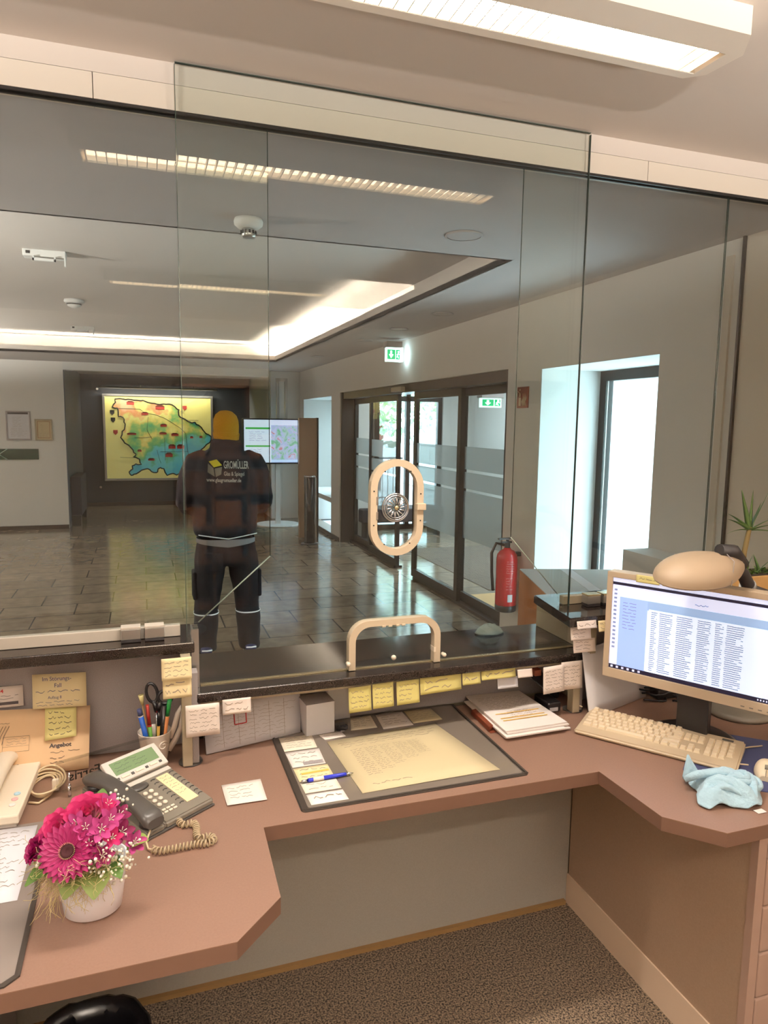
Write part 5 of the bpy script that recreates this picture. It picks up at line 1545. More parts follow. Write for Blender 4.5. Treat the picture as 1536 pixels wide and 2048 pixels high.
def spiral(cx, cz, r, turns=1.4, n=26):
    pts = []
    for i in range(n):
        a = 2 * PI * turns * i / n; rr = r * (1 - 0.75 * i / n)
        dx = rr * math.cos(a) + cx; z = cz + rr * math.sin(a)
        R_ = 0.0415
        dx = max(-R_ * 0.99, min(R_ * 0.99, dx))
        pts.append((MXc + dx, MYc - math.sqrt(max(R_ ** 2 - dx ** 2, 1e-6)), z))
    return pts
b.tube(spiral(0.021, 0.800, 0.013), 0.0016, 6); b.tube(spiral(0.0, 0.775, 0.010), 0.0014, 6); b.build('embossed_swirl', 'mug_white', mg)
def stick(name, label, cat, base, top, segs, group='pens in the mug'):
    """segs: (part name, material, t0, t1, r0, r1)"""
    t = thing(name, label, cat, base, group=group)
    A, B = Vector(base), Vector(top)
    for pn_, m_, t0, t1, r0, r1 in segs:
        b = MB(); b.tube([A.lerp(B, t0), A.lerp(B, t1)], [r0, r1], 12); b.build(pn_, m_, t)
    return t
Zb = 0.755
stick('marker', 'blue marker pen leaning left in the white mug', 'pen', (MXc - 0.010, MYc - 0.008, Zb), (MXc - 0.038, MYc - 0.022, 0.905), (('barrel', 'marker_blue', 0, 0.86, 0.0068, 0.0068), ('cap_ring', 'paper_white', 0.86, 0.88, 0.007, 0.007), ('cap', 'mouse_mat_blue', 0.88, 1.0, 0.0068, 0.006)))
stick('felt_pen', 'dark red and green felt pen in the white mug', 'pen', (MXc - 0.006, MYc, Zb), (MXc - 0.017, MYc - 0.016, 0.912), (('barrel', 'pen_green', 0, 0.60, 0.0055, 0.0055), ('grip', 'ink_red', 0.60, 0.63, 0.0056, 0.0056), ('cap', 'pen_red', 0.63, 1.0, 0.0056, 0.0045)))
stick('fine_pen', 'black and yellow pen in the middle of the white mug', 'pen', (MXc + 0.006, MYc, Zb), (MXc + 0.013, MYc - 0.018, 0.890), (('barrel', 'ink_orange', 0, 0.7, 0.004, 0.004), ('cap', 'plastic_black', 0.7, 1.0, 0.0045, 0.004)))
stick('black_marker', 'thick black marker beside the scissors in the white mug', 'pen', (MXc + 0.010, MYc, Zb), (MXc + 0.028, MYc - 0.012, 0.905), (('barrel', 'plastic_black', 0, 1.0, 0.0072, 0.0068),))
stick('pencil', 'green and orange pencil leaning right in the white mug', 'pencil', (MXc + 0.016, MYc + 0.002, Zb), (MXc + 0.041, MYc - 0.016, 0.920), (('shaft', 'pencil_orange', 0, 0.72, 0.0058, 0.0058), ('painted_end', 'pencil_green', 0.72, 1.0, 0.006, 0.006)))
stick('paint_brush', 'small glue brush with pale bristles in the white mug', 'brush', (MXc - 0.008, MYc + 0.012, Zb), (MXc - 0.032, MYc + 0.012, 0.928), (('shaft', 'wood_strip', 0, 0.86, 0.0025, 0.0025), ('bristles', 'brush_hair', 0.86, 1.02, 0.004, 0.0075)))
sc = thing('scissors', 'black handled scissors standing in the white mug', 'scissors', (MXc, MYc, 0.76))
def loop(cx, cz, rx, rz, tilt, y):
    pts = []
    for i in range(20):
        a = 2 * PI * i / 20
        dx, dz = rx * math.cos(a), rz * math.sin(a)
        pts.append((cx + dx * math.cos(tilt) - dz * math.sin(tilt), y, cz + dx * math.sin(tilt) + dz * math.cos(tilt)))
    return pts
b = MB(); b.tube(loop(MXc - 0.004, 0.940, 0.014, 0.027, 0.18, MYc - 0.004), 0.0042, 8, closed=True); b.tube([(MXc, MYc - 0.004, 0.915), (MXc + 0.008, MYc, 0.885)], [0.006, 0.007], 8); b.build('handle', 'plastic_black', sc)
b = MB(); b.tube(loop(MXc + 0.030, 0.926, 0.019, 0.018, -0.3, MYc - 0.008), 0.0042, 8, closed=True); b.tube([(MXc + 0.017, MYc - 0.008, 0.914), (MXc + 0.010, MYc - 0.004, 0.885)], [0.006, 0.007], 8); b.build('handle', 'plastic_black', sc)
b = MB(); b.tube([(MXc + 0.009, MYc - 0.002, 0.89), (MXc + 0.003, MYc + 0.004, 0.765)], [0.006, 0.002], 6, flat=0.3); b.build('blade', 'chrome', sc)
b = MB(); b.tube([(MXc + 0.009, MYc, 0.89), (MXc + 0.006, MYc + 0.008, 0.765)], [0.006, 0.002], 6, flat=0.3); b.build('blade', 'chrome', sc)
b = MB(); b.cyl((MXc + 0.009, MYc - 0.010, 0.888), (MXc + 0.009, MYc, 0.888), 0.003, 10); b.build('pivot', 'ink_red', sc)

# ================================================================ TELEPHONE
# local frame: origin at front-left foot corner, X along the front edge, Y to the back
ang = math.radians(34.8)
ph = thing('desk_telephone', 'grey office telephone with tilted display between flowers and mug', 'telephone', (-0.0143, 1.551, 0.740), ang)
W, Dp = 0.189, 0.215
def wedge(b, x0, x1, y0, y1, z0, za, zb_, bev):
    b2 = bmesh.new()
    vs = [b2.verts.new(p) for p in ((x0, y0, z0), (x1, y0, z0), (x1, y1, z0), (x0, y1, z0), (x0, y0, za), (x1, y0, za), (x1, y1, zb_), (x0, y1, zb_))]
    for f in ((0, 1, 2, 3), (4, 5, 6, 7), (0, 1, 5, 4), (1, 2, 6, 5), (2, 3, 7, 6), (3, 0, 4, 7)):
        b2.faces.new([vs[i] for i in f])
    bmesh.ops.recalc_face_normals(b2, faces=b2.faces)
    bmesh.ops.bevel(b2, geom=list(b2.edges), offset=bev, segments=3, affect='EDGES')
    b.merge(b2)
SL = 0.036 / Dp
b = MB(); wedge(b, 0.050, W, 0, Dp, 0.004, 0.020, 0.056, 0.004); b.build('body', 'phone_grey', ph, world=False)
b = MB(); b.box(-0.002, W + 0.002, -0.002, Dp, 0.0005, 0.006, bev=0.002); b.build('base', 'phone_dark', ph, world=False)
b = MB(); wedge(b, 0.0, 0.0495, 0, 0.262, 0.004, 0.018, 0.042, 0.004); b.build('cradle', 'phone_grey', ph, world=False)
hs = MB()
cp = []
N = 18
for i in range(N + 1):
    t_ = i / N
    y = -0.004 + 0.262 * t_
    e_ = abs(2 * t_ - 1)
    zc = 0.036 + 0.024 * t_ + 0.018 * (1 - e_ ** 2)
    w_ = 0.020 + 0.008 * e_ ** 3
    h_ = 0.012 + 0.006 * e_ ** 3
    if i in (0, N): w_ *= 0.75; h_ *= 0.6
    cp.append([(0.022 + x_, y, z_) for x_, z_ in [(w_ * math.copysign(abs(math.cos(a)) ** 0.6, math.cos(a)), zc + h_ * math.copysign(abs(math.sin(a)) ** 0.7, math.sin(a))) for a in [2 * PI * k / 20 for k in range(20)]]])
hs.rings(cp)
ho = hs.build('handset', 'phone_dark', ph, world=False)
b = MB(); b.lathe([(0.020, 0.0), (0.022, -0.010), (0.016, -0.014)], (0.022, 0.232, 0.052), 20); b.build('ear_cup', 'plastic_black', ho, world=False)
b = MB(); b.lathe([(0.020, 0.0), (0.022, -0.010), (0.016, -0.014)], (0.022, 0.024, 0.032), 20); b.build('mouth_cup', 'plastic_black', ho, world=False)
# tilted display hinged near the back edge
TM = Matrix.Translation((0.0, 0.176, 0.056)) @ Matrix.Rotation(math.radians(30), 4, 'X')
dp = MB(); dp.box(0.036, W + 0.001, 0.0, 0.070, -0.009, 0.004, M=TM, bev=0.003); dpo = dp.build('display_panel', 'phone_light', ph, world=False)
b = MB(); b.box(0.052, W - 0.014, 0.022, 0.060, 0.004, 0.0045, M=TM); b.build('lcd', 'lcd_green', dpo, world=False)
b = MB(); b.strokes(lambda x, y: TM @ Vector((x, y, 0.0052)), 0.056, 0.165, 0.026, 0.058, 3, 2, words=3); b.build('lcd_text', 'lcd_ink', dpo, world=False, normals=False)
for k in range(3):
    b = MB(); b.box(0.060 + 0.040 * k, 0.082 + 0.040 * k, 0.009, 0.015, 0.004, 0.0065, M=TM, bev=0.001); b.build('soft_key', 'keypad_white', dpo, world=False)
for k in range(4):
    b = MB(); b.box(0.047 + 0.040 * k, 0.055 + 0.040 * k, 0.008, 0.015, 0.004, 0.006, M=TM, bev=0.001); b.build('soft_key', 'phone_dark', dpo, world=False)
SM = Matrix(((1, 0, 0, 0), (0, 1, 0, 0), (0, SL, 1, 0.0205), (0, 0, 0, 1)))
b = MB(); b.box(0.056, W - 0.004, 0.158, 0.172, 0, 0.002, M=SM, bev=0.0005); b.build('key_bar', 'phone_light', ph, world=False)
for r_ in range(4):
    for c_ in range(3):
        b = MB(); b.lathe([(0.0062, 0), (0.0058, 0.003), (0.0035, 0.0042)], (0.0605 + 0.0165 * c_, 0.060 + 0.0180 * r_, 0.0), 16, sy=0.95, M=SM); b.build('key', 'keypad_white', ph, world=False)
for r_ in range(2):
    for c_ in range(4):
        b = MB(); b.box(0.056 + 0.0125 * c_, 0.066 + 0.0125 * c_, 0.026 + 0.010 * r_, 0.0315 + 0.010 * r_, 0, 0.003, M=SM, bev=0.001); b.build('function_key', 'keypad_white', ph, world=False)
b = MB(); b.box(0.132, 0.166, 0.028, 0.150, 0.0, 0.0012, M=SM); lb = b.build('label_strip', 'note_cream', ph, world=False)
b = MB(); b.strokes(lambda x, y: SM @ Vector((x, y, 0.0018)), 0.136, 0.162, 0.06, 0.146, 7, 3, words=2); b.build('writing', 'ink_faint', lb, world=False, normals=False)
for sx_ in (0.122, 0.177):
    for k in range(8):
        b = MB(); b.tube([SM @ Vector((sx_ + 0.006 * math.cos(a), 0.034 + 0.0160 * k + 0.004 * math.sin(a), 0.001)) for a in (0.2, 0.9, 1.6, 2.3, 3.0)], 0.0012, 6); b.build('line_key', 'phone_dark', ph, world=False)
b = MB(); b.lathe([(0.026, 0), (0.024, 0.004), (0.012, 0.005)], (0.080, 0.143, 0.0), 28, sy=0.48, M=SM); b.build('navigation_key', 'phone_dark', ph, world=False)

# coiled cord
def helix_path(ctrl, r, pitch, n_per=10):
    # smooth the control polyline and wind a helix around it
    pts = [Vector(p) for p in ctrl]
    for _ in range(3):
        np_ = [pts[0]]
        for a, c in zip(pts, pts[1:]):
            np_ += [a.lerp(c, 0.25), a.lerp(c, 0.75)]
        np_.append(pts[-1]); pts = np_
    L = [0]
    for a, c in zip(pts, pts[1:]):
        L.append(L[-1] + (c - a).length)
    out = []
    n = int(L[-1] / pitch * n_per)
    j = 0
    up = Vector((0, 0, 1))
    for i in range(n):
        s = L[-1] * i / n
        while L[j + 1] < s: j += 1
        p = pts[j].lerp(pts[j + 1], (s - L[j]) / max(L[j + 1] - L[j], 1e-9))
        t = (pts[min(j + 1, len(pts) - 1)] - pts[max(j - 1, 0)]).normalized()
        sd = t.cross(up).normalized(); u2 = sd.cross(t)
        a = 2 * PI * i / n_per
        out.append(p + sd * r * math.cos(a) + u2 * r * math.sin(a))
    return out
cz = 0.7495
ctrl = [(0.056, 1.600, cz), (0.062, 1.576, cz), (0.088, 1.585, cz), (0.094, 1.560, cz), (0.090, 1.530, cz), (0.094, 1.505, cz + 0.002), (0.116, 1.520, cz), (0.130, 1.500, cz), (0.112, 1.488, cz), (0.09, 1.495, cz), (0.04, 1.492, cz), (0.008, 1.490, cz), (-0.004, 1.505, cz)]
b = MB(); b.tube(helix_path(ctrl, 0.0066, 0.0078, 12), 0.0021, 6)
cd = b.build('coiled_cord', 'cord_grey', ph)
b = MB(); b.tube([(-0.004, 1.505, 0.7475), (-0.012, 1.515, 0.745), (-0.016, 1.535, 0.75), (-0.006, 1.560, 0.764)], 0.0022, 8); b.build('cord_end', 'cable_beige', ph)

# ================================================================ INTERCOM
ic = thing('intercom_station', 'cream wall intercom handset station lying at the left edge of the desk', 'intercom', (-0.35, 1.83, 0.74), math.radians(-3))
b = MB(); b.box(-0.115, 0.067, -0.135, 0.155, 0.012, 0.034, bev=0.004); b.build('body', 'intercom_white', ic, world=False)
b = MB(); b.box(-0.108, 0.060, -0.128, 0.148, 0.0, 0.012); b.build('base', 'phone_light', ic, world=False)
b = MB()
rs = []
for i in range(15):
    t_ = i / 14; y = -0.105 + 0.25 * t_; e_ = abs(2 * t_ - 1)
    zc = 0.052 + 0.012 * (1 - e_ ** 2); w_ = 0.024 + 0.004 * e_ ** 4; h_ = 0.015 + 0.004 * e_ ** 4
    if i in (0, 14): w_ *= 0.7; h_ *= 0.6
    rs.append([(-0.012 + w_ * math.copysign(abs(math.cos(a)) ** 0.7, math.cos(a)) , y, zc + h_ * math.sin(a)) for a in [2 * PI * k / 20 for k in range(20)]])
b.rings(rs); b.build('handset', 'intercom_white', ic, world=False)
b = MB(); b.box(-0.034, 0.010, -0.128, -0.098, 0.034, 0.048, bev=0.003); b.build('handset_rest', 'phone_light', ic, world=False)
for k, m_ in enumerate(('cloth_blue', 'label_pink', 'paper_white')):
    b = MB(); b.lathe([(0.0075, 0), (0.0075, 0.002), (0.005, 0.003)], (0.044 + 0.0 * k, -0.035 - 0.026 * k, 0.034), 20); b.build('button', m_, ic, world=False)
b = MB(); b.tube([(-0.045, -0.13, 0.03), (-0.05, -0.19, 0.012), (-0.052, -0.24, 0.006), (-0.075, -0.27, 0.006)], 0.005, 8); b.build('handset_cord', 'intercom_white', ic, world=False)
b = MB()
for k in range(5):
    rr = 0.034 + 0.004 * k
    b.tube([(-0.262 + rr * 0.8 * math.cos(a) + 0.003 * k, 1.872 + rr * 1.5 * math.sin(a), 0.746 + 0.0035 * k + 0.004 * math.sin(2 * a + k)) for a in [2 * PI * i / 28 for i in range(28)]], 0.0026, 6, closed=True)
b.tube([(-0.285, 1.80, 0.744), (-0.262, 1.79, 0.744), (-0.240, 1.82, 0.746), (-0.228, 1.86, 0.75)], 0.003, 6)
cc = b.build('cable_coil', 'cable_beige'); tag(cc, 'coiled beige cable tied beside the intercom station', 'cable')
b = MB(); b.box(-0.238, -0.222, 1.842, 1.852, 0.742, 0.772, bev=0.002); b.build('cable_tie', 'intercom_white', cc)

# acrylic name plate with mirrored lettering (it faces the visitors)
npl = thing('name_plate', 'transparent acrylic name plate seen from behind with mirrored lettering', 'name plate', (-0.11, 1.87, 0.74))
A0, A1 = Vector((-0.224, 1.812, 0)), Vector((-0.01, 1.895, 0))
dirn = (A1 - A0).normalized()
TMn = Matrix(((dirn.x, 0, -dirn.y, A0.x), (dirn.y, 0, dirn.x, A0.y), (0, 1, 0, 0.740), (0, 0, 0, 1)))
b = MB(); b.box(0.0, 0.235, 0.012, 0.092, -0.0015, 0.0015, M=TMn); b.box(0.0, 0.235, 0.090, 0.093, -0.010, 0.0015, M=TMn); b.build('plate', 'clear_acrylic', npl)
b = MB(); b.text('Farris', 0.034, lambda x, y: TMn @ Vector((0.108 - x * 1.0, 0.032 + y, 0.0022)), bold=0.0004); b.build('lettering', 'phone_dark', npl, normals=False)
f0 = TMn @ Vector((0.030, 0, -0.004))
b = MB(); b.cyl((f0.x, f0.y - 0.012, 0.741), (f0.x, f0.y - 0.012, 0.770), 0.0042, 14); b.cyl((f0.x, f0.y - 0.012, 0.770), (f0.x, f0.y - 0.006, 0.800), 0.0018, 8); b.build('foot', 'chrome', npl)
b = MB(); b.box(f0.x - 0.016, f0.x + 0.016, f0.y - 0.014, f0.y - 0.008, 0.754, 0.759); b.build('foot_bar', 'clear_acrylic', npl)

# left desk pad and its sheet
t = thing('desk_pad', 'grey glossy desk pad with dark edge at the far left of the desk', 'desk mat', (-0.5, 1.45, 0.74))
b = MB(); b.prism([(-0.8, 1.202), (-0.245, 1.202), (-0.228, 1.216), (-0.228, 1.705), (-0.8, 1.705)], 0.7402, 0.7424); b.build('pad', 'deskmat_grey', t)
b = MB(); b.prism([(-0.228, 1.216), (-0.219, 1.212), (-0.219, 1.708), (-0.228, 1.705)], 0.7402, 0.7432); b.prism([(-0.8, 1.193), (-0.240, 1.193), (-0.219, 1.212), (-0.228, 1.216), (-0.245, 1.202), (-0.8, 1.202)], 0.7402, 0.7432); b.build('edge', 'deskmat_dark', t)
dsheet('printed_form', 'white printed form lying on the grey desk pad at left', 'paper', ((-0.47, 1.700), (-0.252, 1.690), (-0.254, 1.420), (-0.472, 1.420)), 'paper_bluish', z=0.7432, writing=[(0.35, 0.95, 0.1, 0.95, 14, 4, 5)])

# ================================================================ FLOWER ARRANGEMENT
FX, FY = -0.113, 1.355
fl = thing('flower_arrangement', 'pink flower bouquet in a white pot at the front left of the desk', 'flowers', (FX, FY, 0.74))
b = MB(); b.lathe([(0.042, 0), (0.046, 0.004), (0.052, 0.05), (0.056, 0.098), (0.0575, 0.104), (0.054, 0.104), (0.048, 0.05), (0.04, 0.01)], (FX, FY, 0.741), 48, sx=1.12, sy=0.95); b.build('pot', 'pot_white', fl)
b = MB(); b.lathe([(0.050, 0.085), (0.03, 0.10), (0.01, 0.105)], (FX, FY, 0.741), 24, sx=1.1, sy=0.95); b.build('moss', 'leaf_green', fl)
rnd = random.Random(21)
CAMP = Vector((0, 0, 1.67))
def frame_at(c, n):
    n = Vector(n).normalized()
    a = n.orthogonal().normalized(); c2 = n.cross(a)
    return Matrix(((a.x, c2.x, n.x, c[0]), (a.y, c2.y, n.y, c[1]), (a.z, c2.z, n.z, c[2]), (0, 0, 0, 1)))
def petal(b, M, L, w, a, lift, curl, z0=0.0, r0=0.004):
    """a cupped petal from radius r0 outwards at angle a"""
    rows = 5; cols = 4
    g = []
    for i in range(rows + 1):
        t_ = i / rows
        ww = w * (math.sin(PI * min(0.98, 0.12 + 0.86 * t_)) ** 0.6)
        rr = r0 + L * t_ * math.cos(lift)
        zz = z0 + L * t_ * math.sin(lift) + curl * t_ * t_
        row = []
        for j in range(cols + 1):
            s = (j / cols - 0.5)
            x = rr; y = s * ww
            z = zz + abs(s) ** 2 * ww * 0.8
            row.append(b.bm.verts.new(M @ Vector((x * math.cos(a) - y * math.sin(a), x * math.sin(a) + y * math.cos(a), z))))
        g.append(row)
    for i in range(rows):
        for j in range(cols):
            f = b.bm.faces.new((g[i][j], g[i + 1][j], g[i + 1][j + 1], g[i][j + 1])); f.material_index = b.mi; f.smooth = True
def gerbera(c, n, R_):
    M = frame_at(c, n)
    b = MB()
    for ring, (nn, L, lf) in enumerate(((26, R_, 0.10), (22, R_ * 0.82, 0.28))):
        for k in range(nn):
            petal(b, M, L * rnd.uniform(0.93, 1.03), R_ * 0.34, 2 * PI * (k + 0.5 * ring) / nn, lf, 0.0, 0.001 * ring, r0=R_ * 0.18)
    o = b.build('gerbera', 'magenta_deep', fl, normals=False)
    b = MB(); b.lathe([(R_ * 0.30, 0.001), (R_ * 0.28, 0.008), (R_ * 0.16, 0.010), (R_ * 0.08, 0.006)], (0, 0, 0), 24, M=M); b.build('flower_eye', 'gerbera_eye', o)
    b = MB()
    for k in range(30):
        a = 2 * PI * k / 30
        p = M @ Vector((R_ * 0.27 * math.cos(a), R_ * 0.27 * math.sin(a), 0.009))
        b.tube([p, p + (M.to_3x3() @ Vector((0.002 * math.cos(a), 0.002 * math.sin(a), 0.005)))], 0.0006, 4)
    b.build('stamens', 'sisal', o)
def rose(c, n, R_, m_='magenta'):
    M = frame_at(c, n)
    b = MB()
    for ring, (nn, rr, lift, L) in enumerate(((10, 0.55, 0.35, 0.80), (9, 0.46, 0.7, 0.75), (8, 0.36, 0.95, 0.70), (8, 0.26, 1.15, 0.66), (6, 0.16, 1.3, 0.62), (4, 0.06, 1.42, 0.6))):
        for k in range(nn):
            petal(b, M, R_ * L * rnd.uniform(0.92, 1.08), R_ * 0.62, 2 * PI * (k + 0.37 * ring) / nn + rnd.uniform(-0.1, 0.1), lift + rnd.uniform(-0.08, 0.08), -R_ * 0.12, r0=R_ * rr * 0.6)
    b.sphere(M @ Vector((0, 0, R_ * 0.12)), R_ * 0.2)
    return b.build('rose', m_, fl, normals=False)
def lily(c, n, R_, m_='pink_purple'):
    M = frame_at(c, n)
    b = MB()
    for k in range(6):
        petal(b, M, R_, R_ * 0.55, 2 * PI * k / 6 + 0.2, 0.75 if k % 2 else 0.6, -R_ * 0.10, r0=0.002)
    o = b.build('alstroemeria', m_, fl, normals=False)
    b = MB()
    for k in range(5):
        a = 2 * PI * k / 5
        b.tube([M @ Vector((0, 0, 0)), M @ Vector((R_ * 0.12 * math.cos(a), R_ * 0.12 * math.sin(a), R_ * 0.5)), M @ Vector((R_ * 0.25 * math.cos(a), R_ * 0.25 * math.sin(a), R_ * 0.7))], 0.0008, 4)
    b.build('stamens', 'baby_white', o)
toc = lambda c, t: (Vector((0, 0, 1.67)) - Vector(c)).normalized() * t + Vector((c[0] - FX, c[1] - FY, 0.06)) * 7
gc = (-0.147, 1.303, 0.895); gerbera(gc, toc(gc, 0.7) + Vector((0, -0.15, 0.1)), 0.044)
rc = (-0.116, 1.362, 0.922); rose(rc, (-0.1, -0.55, 0.9), 0.048)
rc = (-0.163, 1.360, 0.902); rose(rc, (-0.35, -0.6, 0.8), 0.042)
rc = (-0.205, 1.350, 0.882); rose(rc, (-0.9, -0.4, 0.6), 0.026, 'magenta_deep')
for (x, y, z, r_, m_) in ((-0.118, 1.325, 0.922, 0.026, 'pink_purple'), (-0.092, 1.318, 0.918, 0.028, 'pink_purple'), (-0.078, 1.335, 0.925, 0.026, 'pink_purple'), (-0.083, 1.37, 0.935, 0.026, 'pink_purple'),
                          (-0.064, 1.36, 0.915, 0.026, 'purple_dark'), (-0.060, 1.335, 0.895, 0.028, 'purple_dark'), (-0.112, 1.308, 0.900, 0.026, 'purple_dark'), (-0.134, 1.34, 0.925, 0.024, 'pink_purple'),
                          (-0.038, 1.328, 0.875, 0.026, 'pink_purple'), (-0.090, 1.295, 0.880, 0.024, 'purple_dark'), (-0.074, 1.312, 0.902, 0.022, 'magenta')):
    lily((x, y, z), toc((x, y, z), 0.8), r_, m_)
# gypsophila: uncountable tiny blossoms
b = MB()
for i in range(190):
    th_ = rnd.random()
    if th_ < 0.72:
        c = Vector((-0.075 + rnd.gauss(0, 0.022), 1.300 + rnd.gauss(0, 0.014), 0.868 + rnd.gauss(0, 0.020)))
    elif th_ < 0.88:
        c = Vector((-0.185 + rnd.gauss(0, 0.010), 1.335 + rnd.gauss(0, 0.012), 0.873 + rnd.gauss(0, 0.016)))
    else:
        c = Vector((-0.055 + rnd.gauss(0, 0.012), 1.385 + rnd.gauss(0, 0.014), 0.935 + rnd.gauss(0, 0.01)))
    b.sphere(c, rnd.uniform(0.0018, 0.0038), seg=6)
o = b.build('gypsophila', 'baby_white', fl, normals=False); o['kind'] = 'stuff'
def leaf(b, c, d, L, w, droop):
    c = Vector(c); d = Vector(d).normalized(); sd = d.cross(Vector((0, 0, 1))).normalized()
    g = []
    for i in range(8):
        t_ = i / 7
        p = c + d * L * t_ + Vector((0, 0, -droop * t_ * t_))
        ww = w * math.sin(PI * (0.08 + 0.9 * t_)) ** 0.8
        g.append([b.bm.verts.new(p - sd * ww + Vector((0, 0, ww * 0.3))), b.bm.verts.new(p), b.bm.verts.new(p + sd * ww + Vector((0, 0, ww * 0.3)))])
    for i in range(7):
        for j in range(2):
            f = b.bm.faces.new((g[i][j], g[i + 1][j], g[i + 1][j + 1], g[i][j + 1])); f.smooth = True
for (c, d, L, w_, dr, m_) in (((-0.15, 1.345, 0.850), (-1, -0.35, 0.3), 0.080, 0.028, 0.04, 'leaf_green'), ((-0.13, 1.315, 0.845), (-0.55, -1, 0.2), 0.050, 0.026, 0.03, 'leaf_olive'), ((-0.10, 1.300, 0.848), (-0.1, -1, 0.1), 0.042, 0.026, 0.03, 'leaf_olive'),
                          ((-0.08, 1.310, 0.850), (0.6, -0.9, 0.3), 0.040, 0.016, 0.02, 'leaf_green'), ((-0.05, 1.335, 0.86), (1, -0.2, 0.9), 0.055, 0.022, 0.02, 'leaf_light'), ((-0.10, 1.40, 0.90), (0.2, 1, 1.5), 0.06, 0.014, 0.01, 'leaf_green'),
                          ((-0.15, 1.38, 0.89), (-0.4, 0.6, 1.5), 0.055, 0.012, 0.01, 'leaf_green'), ((-0.105, 1.35, 0.90), (0.3, -0.2, 1.5), 0.05, 0.010, 0.01, 'leaf_light'), ((-0.17, 1.36, 0.86), (-1, 0.2, 0.2), 0.05, 0.02, 0.03, 'leaf_light')):
    b = MB(); leaf(b, c, d, L, w_, dr); b.build('leaf', m_, fl, normals=False)
b = MB()
for i in range(520):
    a = rnd.uniform(2.6, 5.2)
    r_ = rnd.uniform(0.045, 0.078)
    p = Vector((FX + r_ * 1.1 * math.cos(a), FY + r_ * math.sin(a), 0.846 + rnd.uniform(-0.022, 0.034)))
    pts_ = [p]
    d = Vector((rnd.uniform(-1, 1), rnd.uniform(-1, 1), rnd.uniform(-0.6, 0.6)))
    for k in range(5):
        d = (d + Vector((rnd.uniform(-1, 1), rnd.uniform(-1, 1), rnd.uniform(-0.9, 0.7))) * 0.7).normalized()
        pts_.append(pts_[-1] + d * 0.009)
    b.tube(pts_, 0.00045, 3)
for i in range(26):      # loose strands hanging over the rim
    p = Vector((-0.155 + rnd.uniform(-0.02, 0.02), 1.312 + rnd.uniform(-0.01, 0.01), 0.845))
    pts_ = [p]
    d = Vector((-0.5, -0.5, -0.6))
    for k in range(8):
        d = (d + Vector((rnd.uniform(-1, 1), rnd.uniform(-1, 1), rnd.uniform(-1, 0.6))) * 0.5).normalized()
        q = pts_[-1] + d * 0.010
        q.z = max(q.z, 0.744)
        pts_.append(q)
    b.tube(pts_, 0.00045, 3)
o = b.build('sisal_fibres', 'sisal', fl, normals=False); o['kind'] = 'stuff'

# ================================================================ KEYBOARD, MOUSE, CLOTH
kc = Vector((1.425, 1.620, 0.740))
ka = math.atan2(1.371 - 1.723, 1.473 - 1.204)
kb = thing('keyboard', 'cream computer keyboard in front of the monitor', 'keyboard', kc, ka)
KW, KD = 0.450, 0.176
b = MB()
b2 = bmesh.new()
vs = [b2.verts.new(p) for p in ((-KW / 2, -KD / 2, 0.002), (KW / 2, -KD / 2, 0.002), (KW / 2, KD / 2, 0.002), (-KW / 2, KD / 2, 0.002), (-KW / 2, -KD / 2, 0.014), (KW / 2, -KD / 2, 0.014), (KW / 2, KD / 2, 0.030), (-KW / 2, KD / 2, 0.030))]
for f in ((0, 1, 2, 3), (4, 5, 6, 7), (0, 1, 5, 4), (1, 2, 6, 5), (2, 3, 7, 6), (3, 0, 4, 7)):
    b2.faces.new([vs[i] for i in f])
bmesh.ops.recalc_face_normals(b2, faces=b2.faces)
bmesh.ops.bevel(b2, geom=list(b2.edges), offset=0.005, segments=3, affect='EDGES')
b.merge(b2); b.build('case', 'keyboard_case', kb, world=False)
KM = Matrix(((1, 0, 0, 0), (0, 1, 0, 0), (0, 0.016 / KD, 1, 0.022), (0, 0, 0, 1)))
kcache = {}
nk = 0
def key(x, y, w, h=0.0172):
    global nk
    k_ = (round(w, 4), round(h, 4))
    if k_ not in kcache:
        bb = MB()
        b2 = bmesh.new()
        vs = [b2.verts.new(p) for p in ((-w / 2, -h / 2, 0), (w / 2, -h / 2, 0), (w / 2, h / 2, 0), (-w / 2, h / 2, 0), (-w / 2 + 0.0025, -h / 2 + 0.002, 0.0065), (w / 2 - 0.0025, -h / 2 + 0.002, 0.0065), (w / 2 - 0.0025, h / 2 - 0.002, 0.0065), (-w / 2 + 0.0025, h / 2 - 0.002, 0.0065))]
        for f in ((0, 1, 2, 3), (4, 5, 6, 7), (0, 1, 5, 4), (1, 2, 6, 5), (2, 3, 7, 6), (3, 0, 4, 7)):
            b2.faces.new([vs[i] for i in f])
        bmesh.ops.recalc_face_normals(b2, faces=b2.faces)
        bb.merge(b2)
        o = bb.build('key', 'key_cream', kb, world=False)
        kcache[k_] = o.data
    else:
        o = bpy.data.objects.new('key', kcache[k_]); COL.objects.link(o); o.parent = kb
    p = KM @ Vector((x, y, 0))
    o.location = p
    o.rotation_euler = (math.atan2(0.016, KD), 0, 0)
u = 0.0186
x0 = -0.212
rows_ = [(0.068, [1] + [-0.6] + [1] * 4 + [-0.4] + [1] * 4 + [-0.4] + [1] * 4), (0.040, [1] * 13 + [2]), (0.0205, [1.5] + [1] * 12 + [1.5]), (0.001, [1.75] + [1] * 11 + [2.25]), (-0.0185, [1.25] + [1] * 11 + [2.75]), (-0.038, [1.5, 1, 1.25, 6.25, 1.25, 1, 1.25, 1.5])]
for y, ws_ in rows_:
    x = x0
    for w_ in ws_:
        if w_ < 0:
            x += -w_ * u; continue
        key(x + w_ * u / 2, y, w_ * u - 0.0018); x += w_ * u
for y in (0.040, 0.0205):
    for k in range(3):
        key(x0 + (15.6 + k) * u, y, u - 0.0012)
for k in range(3):
    key(x0 + (15.6 + k) * u, -0.038, u - 0.0012)
